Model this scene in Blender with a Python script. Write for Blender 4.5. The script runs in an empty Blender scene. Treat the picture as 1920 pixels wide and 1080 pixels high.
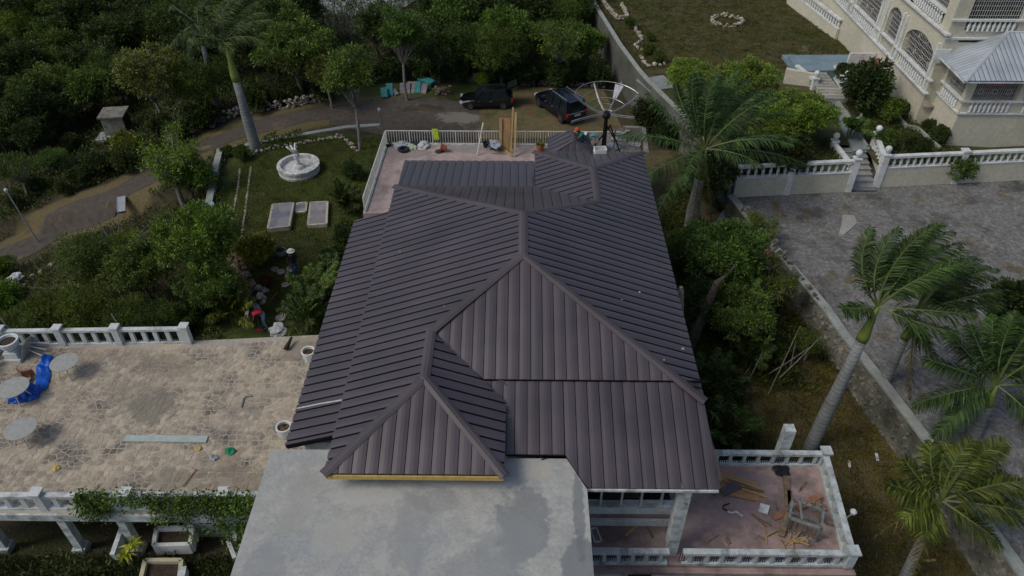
import bpy, bmesh, math, random
import numpy as np
from mathutils import Vector, Matrix, Euler
R = math.radians
rnd = random.Random(7)
sc = bpy.context.scene
C = sc.collection
# ------------------------------------------------------------ camera, light
CH = 26.0; F = 1400.0; CP = R(39.5); CY = R(.63)
cam = bpy.data.objects.new('camera', bpy.data.cameras.new('camera')); C.objects.link(cam)
cam.location = (0, 0, CH); cam.rotation_euler = (R(90) - CP, 0, CY)
cam.data.sensor_width = 36; cam.data.lens = 36 * F / 1920
cam.data.clip_start = .5; cam.data.clip_end = 2000
sc.camera = cam
SUN_EL = 50; SUN_AZ = -114          # azimuth of the sun seen from above, degrees clockwise from +y
w = bpy.data.worlds.new('World'); sc.world = w; w.use_nodes = True
nt = w.node_tree; bg = nt.nodes['Background']
sky = nt.nodes.new('ShaderNodeTexSky'); sky.sky_type = 'NISHITA'; sky.sun_disc = False
sky.sun_elevation = R(SUN_EL); sky.sun_rotation = R(SUN_AZ); sky.air_density = 1.0; sky.dust_density = 3.5; sky.ozone_density = 1.0
nt.links.new(sky.outputs[0], bg.inputs[0]); bg.inputs[1].default_value = .072
sl = bpy.data.lights.new('sun', 'SUN'); sl.energy = .95; sl.angle = R(20); sl.color = (1, .95, .86)
so = bpy.data.objects.new('sun', sl); C.objects.link(so)
sd = Vector((math.sin(R(SUN_AZ)) * math.cos(R(SUN_EL)), math.cos(R(SUN_AZ)) * math.cos(R(SUN_EL)), math.sin(R(SUN_EL))))
so.rotation_euler = sd.to_track_quat('Z', 'Y').to_euler(); so.location = sd * 60
sc.view_settings.view_transform = 'Standard'; sc.view_settings.look = 'None'
sc.view_settings.exposure = 0.32; sc.view_settings.gamma = 1; sc.view_settings.use_curve_mapping = False
# ------------------------------------------------------------ pixel measuring helpers (numbers read off the photograph -> metres)
def ray(u, v):
    a = (u - 960) / F; b = (v - 540) / F
    y = math.cos(CP) - b * math.sin(CP); z = -math.sin(CP) - b * math.cos(CP)
    return Vector((a * math.cos(CY) - y * math.sin(CY), a * math.sin(CY) + y * math.cos(CY), z))
def G(u, v, z=0.):
    r = ray(u, v); return Vector((0, 0, CH)) + r * ((z - CH) / r.z)
def GX(u, v, x):
    r = ray(u, v); return Vector((0, 0, CH)) + r * (x / r.x)
def GY(u, v, y):
    r = ray(u, v); return Vector((0, 0, CH)) + r * (y / r.y)
def depth(p):
    return p.y * math.cos(CP) + (CH - p.z) * math.sin(CP)
def smooth(a, b, x):
    t = min(1, max(0, (x - a) / (b - a))); return t * t * (3 - 2 * t)
BW = [(5., 84.), (5.9, 70.7), (7.8, 57.), (8.8, 51.6), (11.2, 45.1), (12.5, 37.7), (14.75, 28.6), (15.95, 23.1), (16.5, 20.3), (17.5, 13.8), (18.4, 4.)]
def bwx(y):
    for (x0, y0), (x1, y1) in zip(BW, BW[1:]):
        if y >= y1: return x0 + (x1 - x0) * (y - y0) / (y1 - y0) if y <= y0 else BW[0][0]
    return BW[-1][0]
def gz(x, y):
    g = 1.0 - .5 * smooth(43, 49, y)
    if x < -17: g -= 3.2 * smooth(-17, -38, x)
    if x > 6: g -= 1.0 * smooth(36, 22, y) * smooth(6, 9, x)
    if y < 16 and x < 0: g += .5 * smooth(16, 14, y)
    if x < -13 and y < 40: g -= .9 * smooth(-15 - (y - 27) * .33, -16.3 - (y - 27) * .33, x) * smooth(15, 18, y)
    return g + .06 * math.sin(x * .7) * math.cos(y * .5)
def GT(u, v, h=0.):
    p = G(u, v, 1 + h)
    for _ in range(8): p = G(u, v, gz(p.x, p.y) + h)
    return p
# ------------------------------------------------------------ materials
MT = {}
def mat(name, c1, c2=None, rough=.8, scale=3., bump=.0, bscale=None, metal=0., spec=.4, c3=None, obj=False, rndv=0., detail=6., stretch=None, big=None, fine=5.):
    """procedural material: two or three colours mixed by noise, optional larger blotches, fine bump"""
    if name in MT: return MT[name]
    m = bpy.data.materials.new(name); MT[name] = m; m.use_nodes = True
    n = m.node_tree.nodes; L = m.node_tree.links; b = n['Principled BSDF']
    b.inputs['Roughness'].default_value = rough; b.inputs['Metallic'].default_value = metal; b.inputs['Specular IOR Level'].default_value = spec
    c2 = c2 or tuple(x * .75 for x in c1)
    tc = n.new('ShaderNodeTexCoord'); co = tc.outputs['Object']
    if stretch:
        mp = n.new('ShaderNodeMapping'); mp.inputs['Scale'].default_value = stretch; L.new(co, mp.inputs[0]); co = mp.outputs[0]
    nz = n.new('ShaderNodeTexNoise'); nz.inputs['Scale'].default_value = scale; nz.inputs['Detail'].default_value = detail; nz.inputs['Roughness'].default_value = .62
    L.new(co, nz.inputs['Vector'])
    cr = n.new('ShaderNodeValToRGB'); cr.color_ramp.elements[0].position = .36; cr.color_ramp.elements[1].position = .64
    cr.color_ramp.elements[0].color = (*c2, 1); cr.color_ramp.elements[1].color = (*c1, 1)
    L.new(nz.outputs[0], cr.inputs[0]); col = cr.outputs[0]
    def mix(a, bcol, fac, mode='MIX'):
        x = n.new('ShaderNodeMix'); x.data_type = 'RGBA'; x.blend_type = mode
        if hasattr(fac, 'links'): L.new(fac, x.inputs[0])
        else: x.inputs[0].default_value = fac
        L.new(a, x.inputs[6])
        if hasattr(bcol, 'links'): L.new(bcol, x.inputs[7])
        else: x.inputs[7].default_value = (*bcol, 1)
        return x.outputs[2]
    if c3 is not None:
        n2 = n.new('ShaderNodeTexNoise'); n2.inputs['Scale'].default_value = big or scale * .25; n2.inputs['Detail'].default_value = 5; n2.inputs['Roughness'].default_value = .6
        L.new(tc.outputs['Object'], n2.inputs['Vector'])
        r2 = n.new('ShaderNodeValToRGB'); r2.color_ramp.elements[0].position = .48; r2.color_ramp.elements[1].position = .68
        L.new(n2.outputs[0], r2.inputs[0]); col = mix(col, c3, r2.outputs[0])
    if rndv:
        oi = n.new('ShaderNodeObjectInfo'); ge = n.new('ShaderNodeNewGeometry')
        ad = n.new('ShaderNodeMath'); ad.operation = 'ADD'; L.new(oi.outputs['Random'], ad.inputs[0]); L.new(ge.outputs['Random Per Island'], ad.inputs[1])
        fr = n.new('ShaderNodeMath'); fr.operation = 'FRACT'; L.new(ad.outputs[0], fr.inputs[0])
        mr = n.new('ShaderNodeMapRange'); mr.inputs[3].default_value = 1 - rndv; mr.inputs[4].default_value = 1 + rndv * .5; L.new(fr.outputs[0], mr.inputs[0])
        col = mix(col, mr.outputs[0], 1.0, 'MULTIPLY')
    nf = n.new('ShaderNodeTexNoise'); nf.inputs['Scale'].default_value = fine; nf.inputs['Detail'].default_value = 8; nf.inputs['Roughness'].default_value = .75; L.new(tc.outputs['Object'], nf.inputs['Vector'])
    mf = n.new('ShaderNodeMapRange'); mf.inputs[1].default_value = .25; mf.inputs[2].default_value = .75; mf.inputs[3].default_value = .76; mf.inputs[4].default_value = 1.22; L.new(nf.outputs[0], mf.inputs[0])
    col = mix(col, mf.outputs[0], 1.0, 'MULTIPLY')
    L.new(col, b.inputs['Base Color'])
    if bump:
        bn = n.new('ShaderNodeTexNoise'); bn.inputs['Scale'].default_value = bscale or scale * 6; bn.inputs['Detail'].default_value = 5
        L.new(co, bn.inputs['Vector'])
        bp = n.new('ShaderNodeBump'); bp.inputs['Strength'].default_value = 1; bp.inputs['Distance'].default_value = bump
        L.new(bn.outputs[0], bp.inputs['Height']); L.new(bp.outputs[0], b.inputs['Normal'])
    return m
def plain(name, c, rough=.6, metal=0., spec=.4, coat=0.):
    m = mat(name, c, tuple(x * .86 for x in c), rough, 5., metal=metal, spec=spec)
    if coat: m.node_tree.nodes['Principled BSDF'].inputs['Coat Weight'].default_value = coat; m.node_tree.nodes['Principled BSDF'].inputs['Coat Roughness'].default_value = .05
    return m
def leafmat(name, lo, hi, trans=.25):
    m = bpy.data.materials.new(name); MT[name] = m; m.use_nodes = True
    n = m.node_tree.nodes; L = m.node_tree.links; b = n['Principled BSDF']
    ge = n.new('ShaderNodeNewGeometry'); cr = n.new('ShaderNodeValToRGB')
    cr.color_ramp.elements[0].color = (*lo, 1); cr.color_ramp.elements[1].color = (*hi, 1); cr.color_ramp.elements[0].position = .1
    L.new(ge.outputs['Random Per Island'], cr.inputs[0])
    oi = n.new('ShaderNodeObjectInfo')
    mx = n.new('ShaderNodeMix'); mx.data_type = 'RGBA'; mx.blend_type = 'MULTIPLY'; mx.inputs[0].default_value = 1
    L.new(cr.outputs[0], mx.inputs[6]); L.new(oi.outputs['Color'], mx.inputs[7])
    nz = n.new('ShaderNodeTexNoise'); nz.inputs['Scale'].default_value = .9; nz.inputs['Detail'].default_value = 3
    tc = n.new('ShaderNodeTexCoord'); L.new(tc.outputs['Object'], nz.inputs['Vector'])
    mr = n.new('ShaderNodeMapRange'); mr.inputs[1].default_value = .3; mr.inputs[2].default_value = .7; mr.inputs[3].default_value = .55; mr.inputs[4].default_value = 1.45; L.new(nz.outputs[0], mr.inputs[0])
    m2 = n.new('ShaderNodeMix'); m2.data_type = 'RGBA'; m2.blend_type = 'MULTIPLY'; m2.inputs[0].default_value = 1
    L.new(mx.outputs[2], m2.inputs[6]); L.new(mr.outputs[0], m2.inputs[7])
    L.new(m2.outputs[2], b.inputs['Base Color']); b.inputs['Roughness'].default_value = .5; b.inputs['Specular IOR Level'].default_value = .3
    tr = n.new('ShaderNodeBsdfTranslucent'); L.new(m2.outputs[2], tr.inputs[0])
    ms = n.new('ShaderNodeMixShader'); ms.inputs[0].default_value = trans
    L.new(b.outputs[0], ms.inputs[1]); L.new(tr.outputs[0], ms.inputs[2]); L.new(ms.outputs[0], n['Material Output'].inputs[0])
    return m
def blend_mat(name, specs, rough=.9, bump=.03, bscale=8., voro=0.):
    """ground: colour c1/c2 by noise, patches of others by thresholded noise; specs=[(color,colorB,scale,lo,hi), ...]"""
    m = bpy.data.materials.new(name); MT[name] = m; m.use_nodes = True
    n = m.node_tree.nodes; L = m.node_tree.links; b = n['Principled BSDF']; b.inputs['Roughness'].default_value = rough; b.inputs['Specular IOR Level'].default_value = .25
    tc = n.new('ShaderNodeTexCoord'); co = tc.outputs['Object']; col = None
    at = n.new('ShaderNodeAttribute'); at.attribute_name = 'zone'
    sp = n.new('ShaderNodeSeparateColor'); L.new(at.outputs['Color'], sp.inputs[0])
    for i, s in enumerate(specs):
        ca, cb, scale, lo, hi = (tuple(s) + (1, 0, 1))[:5]
        nz = n.new('ShaderNodeTexNoise'); nz.inputs['Scale'].default_value = (2.6 + i) * (2.2 if voro else 1.); nz.inputs['Detail'].default_value = 8; nz.inputs['Roughness'].default_value = .7; L.new(co, nz.inputs['Vector'])
        cr = n.new('ShaderNodeValToRGB'); cr.color_ramp.elements[0].position = .33; cr.color_ramp.elements[1].position = .67
        cr.color_ramp.elements[0].color = (*ca, 1); cr.color_ramp.elements[1].color = (*cb, 1); L.new(nz.outputs[0], cr.inputs[0])
        if col is None: col = cr.outputs[0]; continue
        n2 = n.new('ShaderNodeTexNoise'); n2.inputs['Scale'].default_value = scale; n2.inputs['Detail'].default_value = 8; n2.inputs['Roughness'].default_value = .68; n2.noise_dimensions = '4D'; n2.inputs['W'].default_value = i * 7.3; L.new(co, n2.inputs['Vector'])
        src = n2.outputs[0]
        if len(s) > 5:      # zone channel added
            ad = n.new('ShaderNodeMath'); ad.operation = 'MULTIPLY_ADD'; ad.inputs[1].default_value = .75
            L.new(sp.outputs[s[5]], ad.inputs[0]); L.new(src, ad.inputs[2]); src = ad.outputs[0]
        mr = n.new('ShaderNodeMapRange'); mr.inputs[1].default_value = lo; mr.inputs[2].default_value = hi; L.new(src, mr.inputs[0])
        mx = n.new('ShaderNodeMix'); mx.data_type = 'RGBA'; L.new(mr.outputs[0], mx.inputs[0]); L.new(col, mx.inputs[6]); L.new(cr.outputs[0], mx.inputs[7]); col = mx.outputs[2]
    bn = n.new('ShaderNodeTexNoise'); bn.inputs['Scale'].default_value = bscale; bn.inputs['Detail'].default_value = 7; L.new(co, bn.inputs['Vector']); h = bn.outputs[0]
    if voro:
        vo = n.new('ShaderNodeTexVoronoi'); vo.feature = 'DISTANCE_TO_EDGE'; vo.inputs['Scale'].default_value = voro
        nv = n.new('ShaderNodeTexNoise'); nv.inputs['Scale'].default_value = 2; L.new(co, nv.inputs['Vector'])
        mv = n.new('ShaderNodeMix'); mv.data_type = 'VECTOR'; mv.inputs[0].default_value = .12; L.new(co, mv.inputs[4]); L.new(nv.outputs[1], mv.inputs[5]); L.new(mv.outputs[1], vo.inputs['Vector'])
        r = n.new('ShaderNodeMapRange'); r.inputs[2].default_value = .09; r.inputs[3].default_value = .45; L.new(vo.outputs[0], r.inputs[0])
        vc = n.new('ShaderNodeTexVoronoi'); vc.inputs['Scale'].default_value = voro; L.new(mv.outputs[1], vc.inputs['Vector'])
        sc2 = n.new('ShaderNodeSeparateColor'); L.new(vc.outputs['Color'], sc2.inputs[0])
        r3 = n.new('ShaderNodeMapRange'); r3.inputs[3].default_value = .62; r3.inputs[4].default_value = 1.3; L.new(sc2.outputs[0], r3.inputs[0])
        mm = n.new('ShaderNodeMath'); mm.operation = 'MULTIPLY'; L.new(r.outputs[0], mm.inputs[0]); L.new(r3.outputs[0], mm.inputs[1])
        mx = n.new('ShaderNodeMix'); mx.data_type = 'RGBA'; mx.blend_type = 'MULTIPLY'; mx.inputs[0].default_value = .45; L.new(col, mx.inputs[6]); L.new(mm.outputs[0], mx.inputs[7]); col = mx.outputs[2]
    L.new(col, b.inputs['Base Color'])
    bp = n.new('ShaderNodeBump'); bp.inputs['Distance'].default_value = bump; L.new(h, bp.inputs['Height']); L.new(bp.outputs[0], b.inputs['Normal'])
    return m
WHITE = mat('weathered_white_paint', (.64, .68, .69), (.5, .54, .54), .75, 2.2, .004, c3=(.26, .29, .27), big=1.7, fine=8.)
WHITE2 = mat('stained_white_paint', (.56, .62, .63), (.4, .46, .47), .8, 3., .006, c3=(.19, .21, .2), big=2.4, fine=9.)
CREAM = mat('cream_wall_paint', (.6, .58, .47), (.55, .535, .44), .8, 1.2, .003, c3=(.5, .49, .39), big=.35)
CREAMW = mat('white_wall_paint', (.7, .74, .75), (.6, .64, .64), .8, 1.5, .003, c3=(.48, .5, .47), big=1.3)
CONC = mat('grey_concrete', (.34, .36, .37), (.24, .26, .27), .9, 1.1, .01, c3=(.16, .175, .18), big=.33, bscale=9)
SLAB = mat('flat_roof_concrete', (.42, .425, .405), (.33, .34, .325), .9, 2.2, .004, c3=(.32, .345, .35), big=.8, bscale=20, detail=12, fine=11.)
CAP = mat('wall_cap_concrete', (.33, .36, .34), (.25, .27, .25), .9, 2., .01)
RUB = mat('rubble_stone', (.27, .26, .22), (.13, .13, .11), .95, 2.5, .04, c3=(.06, .065, .05), rndv=.4)
PALE = mat('pale_limestone', (.5, .46, .38), (.32, .29, .24), .95, 4, .02, rndv=.35)
PINK = mat('pink_terrace_floor', (.37, .275, .26), (.3, .22, .205), .85, 2.2, .004, c3=(.15, .115, .11), big=.8, detail=9)
PINKP = mat('pale_pink_terrace_floor', (.42, .33, .31), (.34, .27, .255), .85, 2.2, .004, c3=(.24, .2, .19), big=.7, detail=9)
GROUT = mat('buff_mortar', (.48, .43, .335), (.42, .375, .3), .9, 3., .004, c3=(.34, .31, .28), big=.5)
STONE = mat('crazy_paving_stone', (.46, .4, .305), (.39, .335, .26), .85, .9, .004, c3=(.135, .13, .12), rndv=.3, big=.85, detail=9)
ASPH = blend_mat('worn_asphalt', [((.058, .051, .044), (.1, .088, .074)), ((.13, .105, .06), (.17, .14, .08), .55, .56, .64), ((.16, .15, .13), (.2, .19, .17), 1.4, .66, .7)], bump=.02, bscale=10)
DRYG = blend_mat('dry_grass_parking', [((.15, .12, .06), (.1, .085, .045)), ((.12, .045, .03), (.15, .06, .035), .35, .58, .66), ((.05, .065, .02), (.07, .085, .03), .5, .52, .62)], bump=.03)
YARD = blend_mat('stone_yard_paving', [((.115, .118, .118), (.27, .27, .26)), ((.12, .095, .045), (.17, .14, .08), .7, .53, .64), ((.06, .065, .06), (.12, .12, .11), .5, .52, .64)], bump=.06, bscale=6, voro=4.2)
GRND = blend_mat('ground_soil_and_grass', [((.035, .032, .018), (.07, .06, .035)), ((.04, .062, .014), (.07, .095, .022), .3, .82, 1.0, 0), ((.1, .085, .04), (.15, .12, .06), .4, .8, 1.08, 1), ((.03, .04, .012), (.05, .055, .02), .16, .52, .6)], bump=.06)
LAWN = blend_mat('upper_lawn', [((.095, .085, .04), (.06, .062, .027)), ((.17, .15, .1), (.2, .18, .12), .3, .6, .68), ((.04, .055, .018), (.055, .07, .022), .2, .52, .62)], bump=.05)
BARK = mat('bark', (.13, .11, .085), (.06, .05, .04), .95, 6, .03)
PBARK = mat('pale_bark', (.26, .25, .22), (.16, .15, .13), .9, 5, .02)
PTRUNK = mat('grey_palm_trunk', (.25, .275, .28), (.17, .185, .185), .85, 2.5, .012, stretch=(.6, .6, 6), c3=(.13, .14, .13), big=1.2)
DARKM = plain('dark_metal', (.02, .02, .022), .5, .6)
WMET = plain('white_metal', (.62, .63, .6), .5)
GALV = plain('galvanised_metal', (.42, .45, .47), .4, .6)
GLASS = plain('dark_glass', (.012, .018, .02), .08, 0, .8)
INSHADE = plain('painted_interior_shade', (.015, .014, .012), .9)  # near-black colour stands in for shade inside rooms and openings
WOOD = mat('raw_timber', (.4, .3, .15), (.3, .21, .1), .8, 3, .003, stretch=(1, 1, 1))
OWOOD = mat('weathered_plank', (.24, .17, .11), (.12, .09, .06), .9, 4, .006)
PLY = mat('plywood', (.42, .25, .12), (.33, .19, .09), .8, 2)
YEL = plain('yellow_fascia_timber', (.55, .4, .12), .7)
BLUE = mat('blue_tarpaulin', (.0, .1, .55), (.0, .07, .4), .45, 2)
TERRA = plain('terracotta', (.32, .1, .05), .8)
SKIN = plain('skin', (.12, .06, .04), .6)
LEAF = leafmat('leaf_green', (.04, .075, .014), (.15, .22, .04))
LEAFY = leafmat('leaf_yellow_green', (.08, .1, .02), (.22, .25, .05))
LEAFD = leafmat('leaf_dark', (.025, .045, .012), (.09, .135, .03))
FRONDM = leafmat('palm_leaflet', (.018, .045, .014), (.115, .16, .035), .2)
def roofmat(name, c, rough, spec):
    m = bpy.data.materials.new(name); MT[name] = m; m.use_nodes = True
    n = m.node_tree.nodes; L = m.node_tree.links; b = n['Principled BSDF']
    uv = n.new('ShaderNodeUVMap'); uv.uv_map = 'UVMap'
    mp = n.new('ShaderNodeMapping'); mp.inputs['Scale'].default_value = (26, .25, 1); L.new(uv.outputs[0], mp.inputs[0])
    nz = n.new('ShaderNodeTexNoise'); nz.inputs['Scale'].default_value = 1; nz.inputs['Detail'].default_value = 3; L.new(mp.outputs[0], nz.inputs['Vector'])
    tc = n.new('ShaderNodeTexCoord'); n2 = n.new('ShaderNodeTexNoise'); n2.inputs['Scale'].default_value = .5; n2.inputs['Detail'].default_value = 6; L.new(tc.outputs['Object'], n2.inputs['Vector'])
    n3 = n.new('ShaderNodeTexNoise'); n3.inputs['Scale'].default_value = 60; n3.inputs['Detail'].default_value = 2; L.new(tc.outputs['Object'], n3.inputs['Vector'])
    def mr(src, a, bb):
        x = n.new('ShaderNodeMapRange'); x.inputs[1].default_value = .3; x.inputs[2].default_value = .7; x.inputs[3].default_value = a; x.inputs[4].default_value = bb; L.new(src, x.inputs[0]); return x.outputs[0]
    oi = n.new('ShaderNodeObjectInfo'); om = n.new('ShaderNodeMapRange'); om.inputs[3].default_value = .88; om.inputs[4].default_value = 1.1; L.new(oi.outputs['Random'], om.inputs[0])
    v = mr(nz.outputs[0], .84, 1.16)
    for o2 in (mr(n2.outputs[0], .78, 1.2), mr(n3.outputs[0], .85, 1.15), om.outputs[0]):
        q = n.new('ShaderNodeMath'); q.operation = 'MULTIPLY'; L.new(v, q.inputs[0]); L.new(o2, q.inputs[1]); v = q.outputs[0]
    mx = n.new('ShaderNodeMix'); mx.data_type = 'RGBA'; mx.blend_type = 'MULTIPLY'; mx.inputs[0].default_value = 1; mx.inputs[6].default_value = (*c, 1)
    L.new(v, mx.inputs[7]); L.new(mx.outputs[2], b.inputs['Base Color'])
    rr = mr(n2.outputs[0], rough - .06, rough + .08); L.new(rr, b.inputs['Roughness']); b.inputs['Specular IOR Level'].default_value = spec; b.inputs['Coat Weight'].default_value = max(0, spec - .4); b.inputs['Coat Roughness'].default_value = .4
    return m
ROOF = roofmat('brown_standing_seam_metal', (.06, .047, .056), .38, .8)
ROOFCAP = roofmat('brown_ridge_cap_metal', (.08, .07, .08), .52, .4)
SILV = roofmat('silver_corrugated_metal', (.42, .47, .52), .45, .6)
def stains(m, off, items, nscale=1.6):
    """stains with a shape of their own: ellipses (world metres) with ragged, noisy borders"""
    n = m.node_tree.nodes; L = m.node_tree.links; b = n['Principled BSDF']; src = b.inputs['Base Color'].links[0].from_socket
    tc = n.new('ShaderNodeTexCoord'); nz = n.new('ShaderNodeTexNoise'); nz.inputs['Scale'].default_value = nscale; nz.inputs['Detail'].default_value = 9; nz.inputs['Roughness'].default_value = .7; L.new(tc.outputs['Object'], nz.inputs['Vector'])
    for x, y, rx, ry, col, k in items:
        sub = n.new('ShaderNodeVectorMath'); sub.operation = 'SUBTRACT'; L.new(tc.outputs['Object'], sub.inputs[0]); sub.inputs[1].default_value = (x - off[0], y - off[1], 0)
        mul = n.new('ShaderNodeVectorMath'); mul.operation = 'MULTIPLY'; L.new(sub.outputs[0], mul.inputs[0]); mul.inputs[1].default_value = (1 / rx, 1 / ry, 0)
        ln = n.new('ShaderNodeVectorMath'); ln.operation = 'LENGTH'; L.new(mul.outputs[0], ln.inputs[0])
        ad = n.new('ShaderNodeMath'); ad.operation = 'MULTIPLY_ADD'; L.new(nz.outputs[0], ad.inputs[0]); ad.inputs[1].default_value = -2.6; L.new(ln.outputs[1], ad.inputs[2])
        mr = n.new('ShaderNodeMapRange'); mr.inputs[1].default_value = -.45; mr.inputs[2].default_value = -.2; mr.inputs[3].default_value = k; mr.inputs[4].default_value = 0; L.new(ad.outputs[0], mr.inputs[0])
        mx = n.new('ShaderNodeMix'); mx.data_type = 'RGBA'; L.new(mr.outputs[0], mx.inputs[0]); L.new(src, mx.inputs[6]); mx.inputs[7].default_value = (*col, 1); src = mx.outputs[2]
    L.new(src, b.inputs['Base Color'])
def st_px(z, *it): return [(G(u, v, z).x, G(u, v, z).y, rx, ry, c, k) for u, v, rx, ry, c, k in it]
DK = (.15, .17, .18); MD = (.26, .28, .285)
stains(SLAB, (0, 22), st_px(7.6, (985, 985, .75, 1.3, DK, .6), (955, 1020, .9, .8, MD, .6), (770, 985, .5, 1.6, MD, .55), (560, 930, .5, 1.2, (.33, .34, .31), .5), (1090, 1050, .5, .8, DK, .7), (1085, 950, .18, 1.4, DK, .7), (690, 930, 1.1, .3, (.44, .45, .43), .7), (870, 900, 1.6, .2, (.46, .47, .45), .6), (500, 1060, .6, .7, MD, .6), (640, 1000, .7, .6, (.42, .42, .38), .5), (900, 1060, 1.2, .4, MD, .6), (820, 940, .7, .4, (.24, .25, .24), .4), (1010, 880, .4, .3, (.46, .42, .33), .4)))
gy_ = (.2, .185, .15)
for m_ in (GROUT, STONE): stains(m_, (0, 0), st_px(3.8, (285, 765, 1.0, .8, gy_, .75), (250, 735, 1.2, .8, (.22, .2, .16), .5), (200, 670, 2.2, .6, (.26, .23, .19), .45), (445, 905, 1.2, .7, (.23, .2, .16), .6), (330, 900, 1.0, .5, gy_, .55), (570, 650, 1., .8, (.24, .21, .17), .6), (430, 860, .5, .6, (.22, .17, .13), .5), (310, 690, 1.2, .7, (.25, .22, .17), .5)), 2.2)
stains(PINK, (0, 22), st_px(3.8, (1145, 1000, .5, .45, (.12, .09, .085), .7), (1400, 900, 1.1, .35, (.22, .18, .19), .6), (1500, 960, .9, .8, (.2, .16, .15), .55), (1340, 1030, .8, .2, (.15, .12, .12), .6), (1200, 990, .9, .3, (.2, .15, .14), .6)))
stains(PINKP, (0, 22), st_px(3.8, (755, 285, 1.6, .8, (.2, .18, .17), .6), (870, 280, 1.4, .5, (.22, .21, .2), .6), (700, 330, .5, 2.2, (.25, .21, .2), .5), (950, 285, 1.2, .3, (.27, .23, .21), .5)))
stains(ASPH, (0, 0), st_px(.5, (862, 222, 1.6, .9, (.2, .19, .165), .8), (790, 205, 1.8, .6, (.035, .03, .028), .6)))
# ------------------------------------------------------------ mesh helpers
class M:
    def __init__(s): s.v = []; s.f = []; s.m = []; s.uv = None
    def add(s, vs, fs, mi=0):
        b = len(s.v); s.v += [tuple(x) for x in vs]; s.f += [tuple(b + i for i in f) for f in fs]; s.m += [mi] * len(fs); return s
    def box(s, c, d, rz=0., mi=0, rot=None):
        hx, hy, hz = d[0] / 2, d[1] / 2, d[2] / 2
        q = rot if rot is not None else Matrix.Rotation(rz, 3, 'Z')
        vs = [Vector(c) + q @ Vector((x * hx, y * hy, z * hz)) for z in (-1, 1) for x, y in ((-1, -1), (1, -1), (1, 1), (-1, 1))]
        return s.add(vs, [(3, 2, 1, 0), (4, 5, 6, 7), (0, 1, 5, 4), (1, 2, 6, 5), (2, 3, 7, 6), (3, 0, 4, 7)], mi)
    def prism(s, pts, z0, z1, mi=0):
        a = sum(p[0] * q[1] - q[0] * p[1] for p, q in zip(pts, pts[1:] + pts[:1]))
        if a < 0: pts = pts[::-1]
        n = len(pts); vs = [(p[0], p[1], z0) for p in pts] + [(p[0], p[1], z1) for p in pts]
        return s.add(vs, [tuple(range(n - 1, -1, -1)), tuple(range(n, 2 * n))] + [(i, (i + 1) % n, n + (i + 1) % n, n + i) for i in range(n)], mi)
    def bar(s, a, b, wd, h=None, mi=0):
        a = Vector(a); b = Vector(b); d = b - a; L = d.length; q = d.to_track_quat('X', 'Z').to_matrix()
        return s.box((a + b) / 2, (L, wd, h or wd), rot=q, mi=mi)
    def tube(s, pts, r, n=6, mi=0, cap=True):
        pts = [Vector(p) for p in pts]; rs = r if isinstance(r, (list, tuple)) else [r] * len(pts)
        rings = []; up = Vector((0, 0, 1))
        for i, p in enumerate(pts):
            t = (pts[min(i + 1, len(pts) - 1)] - pts[max(i - 1, 0)]).normalized()
            x = t.cross(up) if abs(t.dot(up)) < .95 else t.cross(Vector((1, 0, 0))); x.normalize(); y = t.cross(x)
            rings.append([p + (x * math.cos(k * 2 * math.pi / n) + y * math.sin(k * 2 * math.pi / n)) * rs[i] for k in range(n)])
        vs = [q for rg in rings for q in rg]; fs = []
        for i in range(len(pts) - 1):
            for k in range(n):
                a = i * n + k; b2 = i * n + (k + 1) % n; fs.append((a, a + n, b2 + n, b2))
        if cap: fs.append(tuple(range(n))); fs.append(tuple(range(len(vs) - 1, len(vs) - n - 1, -1)))
        return s.add(vs, fs, mi)
    def lathe(s, c, prof, n=12, mi=0):
        c = Vector(c); vs = []; fs = []
        for r, z in prof:
            for k in range(n): vs.append(c + Vector((r * math.cos(k * 2 * math.pi / n), r * math.sin(k * 2 * math.pi / n), z)))
        for i in range(len(prof) - 1):
            for k in range(n):
                a = i * n + k; b2 = i * n + (k + 1) % n; fs.append((a, b2, b2 + n, a + n))
        fs.append(tuple(range(n - 1, -1, -1))); fs.append(tuple(range(len(vs) - n, len(vs))))
        return s.add(vs, fs, mi)
    def mesh(s, name, mats, smooth=False, off=None):
        me = bpy.data.meshes.new(name)
        vs = s.v if off is None else [(x - off[0], y - off[1], z - off[2]) for x, y, z in s.v]
        me.from_pydata(vs, [], s.f)
        for m in (mats if isinstance(mats, (list, tuple)) else [mats]): me.materials.append(m)
        if any(s.m): me.polygons.foreach_set('material_index', s.m)
        if smooth: me.polygons.foreach_set('use_smooth', [True] * len(s.f))
        if s.uv:
            l = me.uv_layers.new(name='UVMap')
            for k, lp in enumerate(me.loops): l.data[k].uv = s.uv[lp.vertex_index]
        me.update(); return me
    def build(s, name, mats, parent=None, smooth=False, origin=None):
        off = parent['_o'] if parent is not None else origin
        o = bpy.data.objects.new(name, s.mesh(name, mats, smooth, off)); C.objects.link(o)
        if parent is not None:
            o.parent = parent; o['_o'] = list(parent['_o'])
        elif origin is not None: o.location = origin; o['_o'] = list(origin)
        else: o['_o'] = [0, 0, 0]
        return o
def thing(name, label, cat, loc, group=None):
    o = bpy.data.objects.new(name, None); C.objects.link(o); o.location = loc; o['label'] = label; o['category'] = cat; o['_o'] = list(loc)
    o.empty_display_size = .3
    if group: o['group'] = group
    return o
def tag(o, label, cat, group=None):
    o['label'] = label; o['category'] = cat
    if group: o['group'] = group
    return o
def kind(o, k): o['kind'] = k; return o
def inst(me, name, parent, loc, rz=0., sc3=None):
    o = bpy.data.objects.new(name, me); C.objects.link(o); o.parent = parent
    p = parent['_o']; o.location = (loc[0] - p[0], loc[1] - p[1], loc[2] - p[2]); o.rotation_euler = (0, 0, rz)
    if sc3: o.scale = sc3
    return o
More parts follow.
